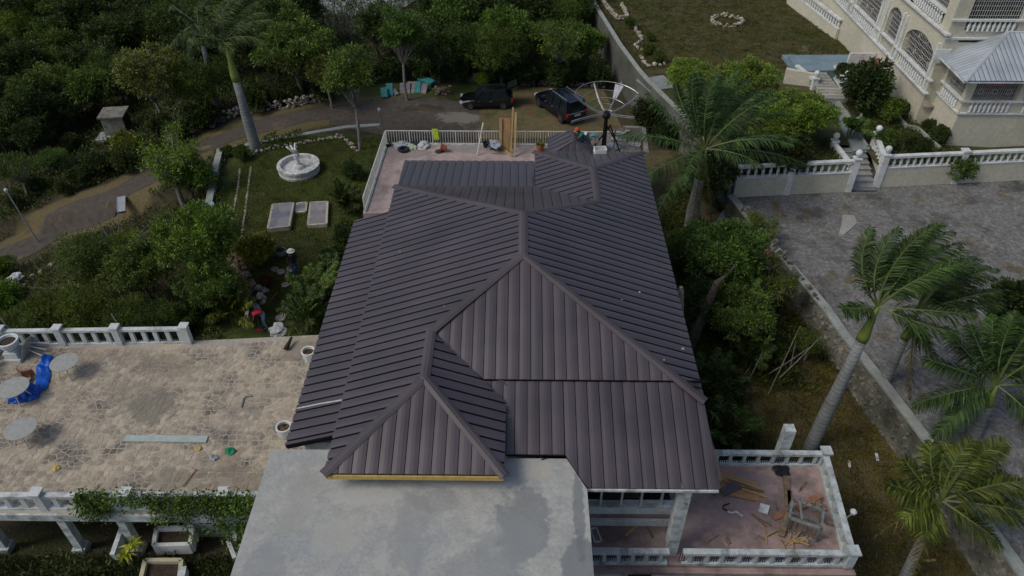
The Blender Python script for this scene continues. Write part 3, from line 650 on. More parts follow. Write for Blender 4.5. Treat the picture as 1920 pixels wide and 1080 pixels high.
def rocks(path, z0f, z1, wd, size, m, name, parent=None, seed=1, per=1.):
    """laid rubble: many squashed irregular stones, one mesh"""
    r = random.Random(seed); mm = M(); L = 0
    for (a, b) in zip(path, path[1:]):
        a = Vector((a[0], a[1], 0)); b = Vector((b[0], b[1], 0)); d = b - a; n = max(1, int(d.length / size * per))
        for k in range(n):
            p = a + d * (k + r.random()) / n; z = z0f(p.x, p.y)
            while z < z0f(p.x, p.y) + z1:
                p = a + d * min(1, max(0, (k + r.uniform(-.3, 1.3)) / n))
                sx, sy, sz = size * r.uniform(.6, 1.25), size * r.uniform(.6, 1.2), size * r.uniform(.5, .9)
                q = Euler((r.uniform(-.4, .4), r.uniform(-.4, .4), r.uniform(0, 6))).to_matrix(); c = p + Vector((r.uniform(-wd, wd) / 2, r.uniform(-wd, wd) / 2, z + sz * .3))
                vs = []
                for x, y, zz in ((1, 0, 0), (-1, 0, 0), (0, 1, 0), (0, -1, 0), (0, 0, 1), (0, 0, -1), (.6, .6, .55), (-.6, .6, .55), (-.6, -.6, .55), (.6, -.6, .55), (.6, .6, -.5), (-.6, .6, -.5), (-.6, -.6, -.5), (.6, -.6, -.5)):
                    vs.append(c + q @ Vector((x * sx * .5 * r.uniform(.8, 1.15), y * sy * .5 * r.uniform(.8, 1.15), zz * sz * .5 * r.uniform(.85, 1.1))))
                mm.add(vs, [(4, 6, 0, 9), (4, 7, 2, 6), (4, 8, 1, 7), (4, 9, 3, 8), (5, 10, 2, 11), (5, 11, 1, 12), (5, 12, 3, 13), (5, 13, 0, 10), (0, 6, 2, 10), (2, 7, 1, 11), (1, 8, 3, 12), (3, 9, 0, 13)])
                z += sz * .75
    o = mm.build(name, m, parent); 
    if parent: kind(o, 'stuff')
    return o
rocks([(bwx(y) - .1, y) for y in np.linspace(36, 9, 28)], lambda x, y: gz(x, y), 1.75, .06, .34, RUB, 'wall_stones', lt, 4, .9)
# stone wall along the driveway, garden edging, loose stones
def stone_row(name, label, pix, h, size, wd=.25, m=PALE, seed=2, per=1.2, cat='stone edging'):
    pp = [GT(u, v) for u, v in pix]; t = thing(name, label, cat, pp[0])
    rocks([(p.x, p.y) for p in pp], gz, h, wd, size, m, 'stones', t, seed, per); return t
stone_row('stone_wall', 'low whitish rubble wall along the far side of the driveway, right of the tall palm', [(424, 222), (470, 212), (540, 203), (600, 190), (632, 182)], .65, .3, .3, cat='wall')
stone_row('stone_edging', 'curved row of pale stones round the fountain lawn', [(476, 290), (520, 278), (580, 268), (640, 258), (655, 268), (668, 285)], .18, .22)
stone_row('stone_edging', 'straight thin row of pale stones on the lawn, left one of the two', [(450, 316), (447, 350), (438, 400), (430, 455)], .06, .16, .05, per=1.6)
stone_row('stone_edging', 'straight thin row of pale stones on the lawn, right one of the two', [(471, 312), (466, 350), (460, 400), (453, 445)], .06, .16, .05, per=1.6)
stone_row('rock_wall', 'rough brown rock wall curving down beside the garden from the cement path', [(410, 425), (430, 460), (442, 490), (462, 522), (478, 545)], .7, .42, .45, m=mat('brown_rock', (.3, .24, .17), (.16, .12, .09), .95, 2, .05, rndv=.4), cat='wall')
stone_row('garden_rocks', 'round pale rocks between the red leaved plants and the garden path', [(490, 530), (492, 552), (492, 570), (482, 586), (474, 600), (462, 618)], .3, .5, .3, seed=5, per=.9, cat='rocks')
stone_row('rubble_heap', 'heap of broken reddish stones left of the black hatchback', [(815, 172), (828, 176), (840, 170)], .35, .3, .7, m=mat('brown_rock_b', (.3, .24, .17), (.2, .16, .11), .95, 2, .03, rndv=.4), seed=8, per=3, cat='rubble')
stone_row('stone_border', 'loose line of stones at the back of the parking area', [(965, 160), (1020, 160), (1090, 162), (1130, 168)], .2, .3, .2, m=RUB)
stone_row('broken_kerb', 'broken line of pale stones at the lower left beside the driveway', [(28, 555), (52, 530), (75, 515), (100, 495)], .15, .4, .1)
gw = [GT(u, v) for u, v in ((416, 292), (408, 320), (402, 350), (396, 385), (392, 408))]
gp = thing('garden_wall', 'pale smooth capped wall on the left edge of the fountain lawn', 'wall', gw[0])
path_wall('wall_face', [(p.x, p.y) for p in gw], WHITE2, lambda i: -.6, lambda i: 1.25, .3, CAP, .1, .1, gp)
kl = [GT(u, v) for u, v in ((424, 283), (450, 276), (520, 262), (590, 250), (650, 240), (712, 236))]
kr = M()
for a, b in zip(kl, kl[1:]): kr.bar(a + Vector((0, 0, .06)), b + Vector((0, 0, .06)), .4, .12)
tag(kr.build('path_kerb', CAP), 'pale concrete kerb strip along the near side of the driveway', 'kerb')
# concrete pads on the lawn (covers)
def slab_px(name, label, pix, h, m, cat='slab', rim=None):
    pp = [GT(u, v, h) for u, v in pix]; z = sum(p.z for p in pp) / 4 - h
    t = thing(name, label, cat, Vector((sum(p.x for p in pp) / 4, sum(p.y for p in pp) / 4, z)))
    M().prism([(p.x, p.y) for p in pp], z - .1, z + h).build('slab', m, t)
    c = sum(pp, Vector()) / 4
    if rim: 
        for a, b in zip(pp, pp[1:] + pp[:1]): M().bar(Vector((a.x, a.y, z + h * .5)), Vector((b.x, b.y, z + h * .5)), .12, h * 1.02).build('rim', rim, t)
    return t
GSL = mat('blue_grey_slab', (.19, .21, .25), (.12, .13, .155), .7, 1.5, .003, c3=(.24, .23, .24), big=.9)
slab_px('grave_slab', 'large blue grey slab with a pale rim on the lawn, leftmost of the three', [(511, 382), (550, 380), (542, 424), (502, 428)], .3, GSL, rim=PALE)
slab_px('grave_slab', 'small square slab between the two big slabs on the lawn', [(557, 380), (575, 379), (573, 396), (554, 397)], .12, GSL, rim=PALE)
slab_px('grave_slab', 'pinkish grey slab on the lawn, rightmost of the three', [(582, 379), (614, 378), (612, 419), (577, 421)], .25, mat('pink_grey_slab', (.27, .26, .28), (.18, .175, .19), .7, 1.5, .003, c3=(.22, .2, .2)), rim=PALE)
# fountain
fp = GT(562, 322); ft = thing('fountain', 'round white stone fountain basin with a white figure in the middle of the lawn', 'fountain', fp)
FM = mat('fountain_stone', (.66, .68, .67), (.48, .5, .49), .85, 2.5, .01, c3=(.3, .31, .29), big=1.6)
M().lathe(fp, [(1.28, -.1), (1.32, .2), (1.3, .22), (1.3, .42), (1.36, .46), (1.36, .6), (1.12, .62), (1.1, .35), (.3, .3), (.01, .3)], 30).build('basin', FM, ft)
q = M(); q.lathe(fp, [(.36, .3), (.32, .5), (.16, .6), (.13, .9), (.2, 1.05), (.2, 1.3), (.12, 1.45), (.02, 1.5)], 12); q.build('pedestal', FM, ft)
q = M()
for k in range(6): a = k * 1.05; q.tube([fp + Vector((0, 0, 1.25)), fp + Vector((-.12 + .16 * math.cos(a), .16 * math.sin(a), 1.6)), fp + Vector((-.2 + .34 * math.cos(a), .34 * math.sin(a), 1.85 + .1 * math.sin(k * 2)))], [.1, .08, .04], 6)
q.build('figure', CREAMW, ft, smooth=True)
# stone ring on the far lawn
rp = G(1363, 42, 2.6); rt_ = thing('stone_ring', 'ring of pale stones round a small bed on the far lawn', 'planter', rp)
rocks([(rp.x + 1.35 * math.cos(a), rp.y + 1.25 * math.sin(a)) for a in np.linspace(0, 6.28, 17)], lambda x, y: 2.6, .3, .12, .34, PALE, 'stones', rt_, 3, 1.6)
for i, (nm, px) in enumerate((('curved line of stones at the upper edge of the far lawn', [(1500, 10), (1540, 18), (1565, 40), (1585, 62), (1600, 80)]), ('L shaped stone bed border beside the boundary wall, topmost', [(1128, 0), (1145, 22), (1158, 36), (1176, 32), (1165, 10)]), ('stone bed border along the boundary wall, halfway down', [(1188, 50), (1204, 76), (1190, 90), (1212, 100)]), ('stone bed border near the light green trees', [(1200, 108), (1212, 128), (1246, 126), (1232, 104)]))):
    pp = [G(u, v, 2.75) for u, v in px]; t = thing('bed_border', nm, 'stone edging', pp[0]); rocks([(p.x, p.y) for p in pp], lambda x, y: 2.7, .28, .1, .34, PALE, 'stones', t, 20 + i, 1.5)
# stepping stones in the garden
for i, (u, v, s) in enumerate(((516, 506, .24), (527, 510, .25), (545, 505, .28), (539, 514, .16), (535, 535, .22), (537, 575, .26), (534, 586, .28), (526, 597, .3), (547, 590, .18))):
    p = GT(u, v); q = M(); n = 9; q.prism([(p.x + s * rnd.uniform(.8, 1.1) * math.cos(k * 6.283 / n), p.y + s * rnd.uniform(.8, 1.1) * math.sin(k * 6.283 / n)) for k in range(n)], p.z - .05, p.z + .05)
    tag(q.build('stepping_stone', PALE, origin=tuple(p)), 'flat pale round stepping stone set in the garden path', 'stepping stone', 'stepping stones in the garden path')
# ------------------------------------------------------------ neighbour: garden walls with balustrade, steps, house
def lathe_mesh(prof, m, n=8): return M().lathe((0, 0, 0), prof, n).mesh('baluster', m, smooth=True)
BAL = lathe_mesh([(.09, 0), (.09, .06), (.05, .1), (.11, .26), (.08, .38), (.05, .5), (.08, .56), (.09, .6)], CREAMW)
def garden_wall(label, a, b, z0, zt, posts=(), m=CREAM, group=None, step=.42, t=None):
    """rendered wall topped by a turned balustrade; zt = top of the solid part"""
    a = Vector((*a[:2], 0)); b = Vector((*b[:2], 0)); t = t or thing('garden_wall', label, 'wall', (a.x, a.y, z0), group); d = (b - a); L = d.length; dn = d.normalized()
    M().bar(a + Vector((0, 0, (z0 + zt) / 2)), b + Vector((0, 0, (z0 + zt) / 2)), .24, zt - z0).build('wall_face', m, t)
    M().bar(a + Vector((0, 0, zt + .03)), b + Vector((0, 0, zt + .03)), .3, .06).build('ledge', CREAMW, t)
    M().bar(a + Vector((0, 0, zt + .74)), b + Vector((0, 0, zt + .74)), .3, .14).build('top_rail', CREAMW, t)
    n = int(L / step); rz = math.atan2(d.y, d.x)
    for i in range(n): inst(BAL, 'baluster', t, a + dn * ((i + .5) * L / n) + Vector((0, 0, zt + .06)), 0)
    for (u, ball) in posts:
        p = a + dn * u * L; q = M(); q.box((p.x, p.y, (z0 + zt + .9) / 2), (.36, .36, zt + .9 - z0)); q.box((p.x, p.y, zt + .93), (.46, .46, .08)); q.build('post', CREAMW, t)
        if ball: M().lathe((p.x, p.y, zt + .97), [(.1, 0), (.08, .08), (.16, .16), (.21, .3), (.16, .43), (.04, .5)], 12).build('finial_ball', CREAMW, t, smooth=True)
    return t
yl, yr = 38.85, 39.35
garden_wall('white and cream garden wall with balustrade left of the entrance steps', (12.75, 38.1), (19.85, yl), 1.7, 3.1, posts=((.46, 0), (1., 1)))
garden_wall('cream garden wall with balustrade running right from the entrance steps', (21.75, yr), (34, 40.6), 1.7, 3.1, posts=((0., 1), (.4, 0), (.85, 0)))
garden_wall('short sloping balustrade inside the garden, left of the entrance steps', (19.8, 39.2), (19.65, 41.9), 2.5, 2.6, posts=((1., 1),))
garden_wall('short sloping balustrade inside the garden, right of the entrance steps', (21.8, 39.5), (22.35, 42.3), 2.5, 2.9, posts=((1., 1),))
st = thing('entrance_steps', 'grey concrete steps rising from the stone yard between the two cream walls', 'steps', (20.8, 39, 1.8))
for i in range(8): M().box((20.8, 38.8 + i * .42, 1.7 + i * .085), (1.66, .43, .2 + .17 * i)).build('step', CONC, st); M().box((20.8, 38.6 + i * .42, 1.79 + i * .17), (1.67, .06, .03)).build('nosing', PALE, st)
PATHM = mat('blue_grey_path', (.26, .3, .31), (.2, .23, .235), .85, 1.5, .004)
def flat_px(name, px, z, m): 
    pp = [G(u, v, z) for u, v in px]; return kind(M().prism([(p.x, p.y) for p in pp], z - .25, z).build(name, m), 'structure')
flat_px('garden_path', [(1600, 283), (1632, 279), (1590, 208), (1570, 190), (1548, 196), (1570, 215)], 3.12, PATHM)
bp_ = M(); pp = [G(u, v, 3.6) for u, v in ((1478, 103), (1612, 102), (1600, 130), (1498, 134))]; bp_.prism([(p.x, p.y) for p in pp], 2.6, 3.6)
kind(bp_.build('blue_terrace', mat('blue_painted_concrete', (.2, .29, .34), (.16, .23, .28), .7, 1.5, .003)), 'structure')
st2 = thing('blue_steps', 'pale blue steps at the left end of the blue painted terrace', 'steps', G(1470, 120, 3))
for i in range(3):
    a = G(1470 + i * 9, 106 - 0, 3.1 + i * .16); b = G(1493 + i * 9, 134, 3.1 + i * .16); M().bar(a, b, .34, .3).build('step', MT['blue_painted_concrete'], st2)
st3 = thing('garden_steps', 'pale garden steps leading up to the blue terrace beside the dark hedge', 'steps', G(1560, 190, 3))
for i in range(9):
    c = G(1566 - i * 4.6, 186 - i * 5.6, 3.15 + i * .05); M().box((c.x, c.y, c.z), (1.55, .42, .3), rz=-.06).build('step', PALE if i % 2 else CAP, st3)
garden_wall('low cream wall left of the garden steps, with a ball finial', (G(1524, 168, 3).x, G(1524, 168, 3).y), (G(1512, 150, 3).x - .6, G(1512, 140, 3).y), 2.8, 2.95, posts=((0, 1),))
garden_wall('low cream wall right of the garden steps, with a ball finial', (G(1581, 168, 3).x, G(1581, 168, 3).y), (G(1562, 140, 3).x, G(1562, 140, 3).y), 2.8, 2.95, posts=((0, 1),))
wl2 = M().prism([(G(u, v, 3.2).x, G(u, v, 3.2).y) for u, v in ((1470, 150), (1530, 160), (1530, 158), (1470, 146))], 2.8, 4.0)
tag(wl2.build('low_wall', CREAM), 'plain cream wall under the blue terrace behind the light green tree', 'wall')
# neighbour house
FX = 26.05; PX = 26.85; PY = 42.35; BY = 45.27
nh = thing('neighbour_house', 'large cream two storey house with arches, balustrades and window grilles at the top right', 'house', (30, 50, 3))
# facade wall on the left (plane x = FX) built of pieces leaving openings
def fwall(y0, y1, z0, z1, parent=nh, m=CREAM, t=.35, name='facade_wall'):
    return M().box((FX + t / 2, (y0 + y1) / 2, (z0 + z1) / 2), (t, y1 - y0, z1 - z0)).build(name, m, parent)
fwall(BY + .353, 75, 2.6, 5.17)
fwall(BY + .353, 75, 8.302, 9.0)
M().box((FX - .04, 60, 5.2), (.3, 30, .1)).build('string_course', CREAMW, nh); M().box((FX - .05, 60, 9.02), (.34, 30, .12)).build('string_course', CREAMW, nh)
M().box((FX - .03, 60, 6.05), (.26, 30, .1)).build('string_course', CREAMW, nh)
fwall(BY + .353, 45.75, 5.17, 8.3)
fwall(50.1, 51.1, 5.17, 8.3); fwall(53.3, 54.6, 5.17, 8.3); fwall(59, 60.2, 5.17, 8.3); fwall(64.5, 65.5, 5.17, 8.3); fwall(45.6, 50.2, 5.17, 5.3)
for y in (45.6, 50.35, 50.9, 53.5, 54.4, 59.2, 60.0): M().box((FX - .06, y, 6.75), (.2, .2, 3.1)).build('pilaster', CREAMW, nh)
def arch(y0, y1, z0, zs, zt, name='arch_spandrel'):
    q = M(); n = 16; c = (y0 + y1) / 2; r = (y1 - y0) / 2; vs = []
    for i in range(n + 1):
        a = math.pi * i / n; yy = c - r * math.cos(a); zz = zs + (zt - zs) * math.sin(a); vs.append((yy, zz))
    for i in range(n):
        (ya, za), (yb, zb) = vs[i], vs[i + 1]
        q.add([(FX, ya, za), (FX, yb, zb), (FX, yb, 8.3), (FX, ya, 8.3), (FX + .3, ya, za), (FX + .3, yb, zb), (FX + .3, yb, 8.3), (FX + .3, ya, 8.3)], [(0, 3, 2, 1), (4, 5, 6, 7), (0, 1, 5, 4)])
    q.build(name, CREAM, nh)
    g = thing_part('window_grille', nh)
    b = M(); k = 0; yy = y0
    while yy < y1:
        a = math.acos(max(-1, min(1, (c - yy) / r))); b.bar((FX + .17, yy, z0), (FX + .17, yy, zs + (zt - zs) * math.sin(a)), .02); yy += .2
    zz = z0 + .2
    while zz < zt - .1:
        hw = r if zz < zs else r * math.sqrt(max(0, 1 - ((zz - zs) / (zt - zs)) ** 2)); b.bar((FX + .14, c - hw, zz), (FX + .14, c + hw, zz), .018); zz += .3
    for i in range(4):
        for j in range(2): ring(b, (FX + .12, y0 + (y1 - y0) * (i + .5) / 4, z0 + .5 + j * 1.1), .16)
    kind(b.build('grille_bars', WMET, g), 'stuff') if False else b.build('grille_bars', WMET, g)
def thing_part(name, parent):
    o = bpy.data.objects.new(name, None); C.objects.link(o); o.parent = parent; o['_o'] = list(parent['_o']); return o
def ring(b, c, r, ax='x', n=8, w=.022):
    pts = []
    for k in range(n + 1):
        a = k * 2 * math.pi / n; pts.append((c[0], c[1] + r * math.cos(a), c[2] + r * math.sin(a)) if ax == 'x' else (c[0] + r * math.cos(a), c[1], c[2] + r * math.sin(a)))
    for p, q2 in zip(pts, pts[1:]): b.bar(p, q2, w)
arch(45.8, 50.1, 6.1, 7.0, 8.0); arch(51.15, 53.3, 4.2, 7.3, 8.15)
arch(54.6, 59.0, 6.1, 8.1, 8.28); arch(60.2, 64.5, 6.1, 8.1, 8.28)
BALH = M().lathe((0, 0, 0), [(.1, 0), (.1, .05), (.06, .1), (.12, .28), (.08, .42), (.06, .56), (.1, .6), (.1, .64)], 6).mesh('baluster', CREAMW, smooth=True)
def relief(x0, y0, x1, y1, z, n, parent=nh):
    for i in range(n): t = (i + .5) / n; inst(BALH, 'baluster', parent, (x0 + (x1 - x0) * t, y0 + (y1 - y0) * t, z))
relief(FX - .02, 46.0, FX - .02, 49.9, 5.3, 12); relief(FX - .02, 54.7, FX - .02, 59, 5.3, 12); relief(FX - .02, 60.3, FX - .02, 64.4, 5.3, 10)
fwall(54.5, 75, 5.17, 5.3); M().box((FX + .25, 50, 5.6), (.05, 9.3, .9)).build('balustrade_back', CREAM, nh); M().box((FX + .25, 60, 5.6), (.05, 10.5, .9)).build('balustrade_back', CREAM, nh)
M().box((FX + 2.2, 56, 5.5), (.1, 22, 6)).build('veranda_back_wall', mat('painted_shade_wall', (.12, .1, .105), (.05, .045, .055), .8, 1.3), nh)  # dark tone paints the shade behind arches and grilles
M().box((FX + 1.2, 56, 4.3), (2.2, 22, .1)).build('veranda_floor', PINKP, nh)
# upper storey on the facade side
fwall(BY + .353, 46.3, 9.1, 12.6); fwall(50.5, 51.6, 9.1, 12.6); fwall(55.5, 56.8, 9.1, 12.6); fwall(46.3, 56, 9.1, 9.2)
relief(FX - .02, 46.4, FX - .02, 50.4, 9.2, 12); relief(FX - .02, 51.7, FX - .02, 55.4, 9.2, 11)
M().box((FX + .1, 51, 9.95), (.3, 9.6, .12)).build('balcony_rail', CREAMW, nh)
q = M()
for i in range(52): q.bar((FX + .15, 46.4 + i * .18, 10.0), (FX + .15, 46.4 + i * .18, 12.5), .018)
for k in range(10): q.bar((FX + .14, 46.3, 10.1 + k * .24), (FX + .14, 55.5, 10.1 + k * .24), .016)
q.build('window_grille', WMET, nh)
M().box((FX + 1.6, 51, 10.8), (.1, 10, 3.4)).build('upper_back_wall', MT['painted_shade_wall'], nh)
# front wall of the block, plane y = BY
def bwall(x0, x1, z0, z1, y=BY, name='front_wall', m=CREAM, t=.35): return M().box(((x0 + x1) / 2, y + t / 2, (z0 + z1) / 2), (x1 - x0, t, z1 - z0)).build(name, m, nh)
bwall(FX, 42, 2.6, 9.2); bwall(FX, 26.96, 9.2, 13); bwall(30.15, 31.4, 9.2, 13); bwall(35, 42, 9.2, 13); bwall(30, 42, 12.4, 13)
for x0 in (26.15,): M().box((x0 + .05, BY - .03, 7.6), (.9, .08, .9)).build('wall_panel', CREAMW, nh)
M().box((33, BY - .06, 8.75), (14, .14, .1)).build('string_course', CREAMW, nh); M().box((33, BY - .06, 9.86), (14, .2, .12)).build('string_course', CREAMW, nh)
relief(27.0, BY - .04, 30.0, BY - .04, 9.18, 10); relief(31.6, BY - .04, 34.8, BY - .04, 9.18, 10)
for x0, x1 in ((26.9, 28.4), (28.6, 29.2)): M().box(((x0 + x1) / 2, BY - .02, 8.55), (x1 - x0, .04, .09)).build('slot_shade_strip', INSHADE, nh)  # dark strips on the wall paint the shade inside the slots
q = M(); z = 9.95
for i in range(22): q.bar((27.0 + i * .145, BY + .1, 9.92), (27.0 + i * .145, BY + .1, 12.4), .018)
for k in range(9): q.bar((26.95, BY + .08, 10.1 + k * .28), (30.1, BY + .08, 10.1 + k * .28), .016)
q.build('window_grille', WMET, nh); M().box((28.5, BY + 1.2, 11), (3.6, .1, 3.6)).build('upper_back_wall', MT['painted_shade_wall'], nh)
M().box((28.5, BY + .25, 11), (3.3, .02, 2.9)).build('window_glass', GLASS, nh)
# pavilion
bwall(PX, 42, 2.6, 5.15, PY, 'pavilion_wall'); M().box((PX + .17, (PY + BY) / 2 + .178, 3.9), (.34, BY - PY - .356, 2.5)).build('pavilion_wall', CREAM, nh)
M().box((34.4, PY - .04, 5.2), (15.2, .14, .1)).build('string_course', CREAMW, nh); M().box((PX - .04, 43.8, 5.2), (.14, 3, .1)).build('string_course', CREAMW, nh)
bwall(PX, 42, 5.25, 5.95, PY + .05, 'pavilion_wall'); M().box((PX + .2, 43.95, 5.6), (.3, 2.6, .7)).build('pavilion_wall', CREAM, nh)
M().box((34.4, PY - .03, 6.0), (15.2, .2, .12)).build('string_course', CREAMW, nh); M().box((PX - .03, 43.8, 6.0), (.2, 3, .12)).build('string_course', CREAMW, nh)
relief(27.3, PY - .03, 29.8, PY - .03, 5.28, 9); relief(30.5, PY - .03, 33.2, PY - .03, 5.28, 9); relief(PX - .03, 42.9, PX - .03, 44.9, 5.28, 7)
for x in (PX + .15, 30.15, 33.6): M().box((x, PY + .1, 6.8), (.42, .35, 1.6)).build('pavilion_pillar', CREAM, nh)
M().box((PX + .15, 45.1, 6.8), (.35, .3, 1.6)).build('pavilion_pillar', CREAM, nh)
M().box((34, PY + .1, 7.5), (15, .3, .2)).build('pavilion_beam', CREAM, nh); M().box((PX + .152, 43.95, 7.5), (.29, 2.6, .19)).build('pavilion_beam', CREAM, nh)
for (xa, xb) in ((27.2, 29.95), (30.4, 33.3)):
    q = M()
    for i in range(int((xb - xa) / .13)): q.bar((xa + i * .13, PY + .12, 6.05), (xa + i * .13, PY + .12, 7.4), .016)
    for k in range(5): q.bar((xa, PY + .1, 6.2 + k * .26), (xb, PY + .1, 6.2 + k * .26), .014)
    for k in range(3): ring(q, (xa + .5 + k * .85, PY + .08, 6.55), .17, 'y')
    q.build('window_grille', WMET, nh)
q = M()
for i in range(18): q.bar((PX + .1, 42.75 + i * .13, 6.05), (PX + .1, 42.75 + i * .13, 7.4), .016)
for k in range(5): q.bar((PX + .08, 42.7, 6.2 + k * .26), (PX + .08, 45, 6.2 + k * .26), .014)
for k in range(2): ring(q, (PX + .06, 43.3 + k * .9, 6.55), .17)
q.build('window_grille', WMET, nh)
M().box((31.5, 44, 5.9), (9, 2.3, .05)).build('pavilion_floor', PINKP, nh)
M().box((34.5, 44.6, 6.7), (14.5, .06, 1.4)).build('dark_pavilion_backing', MT['painted_shade_wall'], nh)  # dark wall added so the pavilion windows look shaded inside
q = M(); q.box((28.9, 43.2, 6.9), (.9, .15, .7)); q.build('curtain', mat('red_cloth', (.4, .03, .05), (.2, .02, .03), .8), nh)
# pavilion roof
e1 = G(1810, 152, 7.6); e2 = G(1759, 101, 7.6); pk = Vector((30.0, 46.0, 9.0)); pk = GY(1890, 60, 45.1); e3 = Vector((41, e1.y, 7.6)); pk2 = Vector((40, pk.y, pk.z))
plane([tuple(e1), tuple(e3), tuple(pk2), tuple(pk)], (1, 0, 0), (0, -1, -.4), gap=.03, th=.03, m=SILV, parent=nh, pw=.3, name='roof_sheet', arch=.01)
plane([tuple(e1), tuple(pk), tuple(e2)], tuple((e2 - e1).normalized()), (-1, 0, -.4), gap=.03, th=.03, m=SILV, parent=nh, pw=.3, name='roof_sheet', arch=.01)
capstrip(e1, pk, .12, .06, .03, nh, SILV); capstrip(pk, pk2, .12, .06, .03, nh, SILV)
M().bar(e1 + Vector((0, .05, -.08)), e3 + Vector((0, .05, -.08)), .06, .14).build('gutter', CREAMW, nh); M().bar(e1 + Vector((0, 0, -.08)), e2 + Vector((0, 0, -.08)), .06, .14).build('gutter', CREAMW, nh)
# red steps, low parapet towards the lawn
rs = thing('red_steps', 'dark red tiled steps going up to the arched veranda', 'steps', (24.5, 51.5, 2.9))
RED = mat('red_step_tile', (.28, .07, .06), (.2, .05, .045), .6, 3)
for i in range(6): M().box((25.85 - i * .3, 51.9, 3.35 + (5 - i) * .17 - .5), (.32, 2.3, 1.0)).build('step', RED, rs)
M().box((25.0, 53.15, 3.8), (1.9, .16, 1.6)).build('side_wall', CREAMW, rs)
garden_wall('cream parapet along the veranda at the very top, left of the house', (25.9, 60.5), (24.6, 70), 2.4, 3.6)
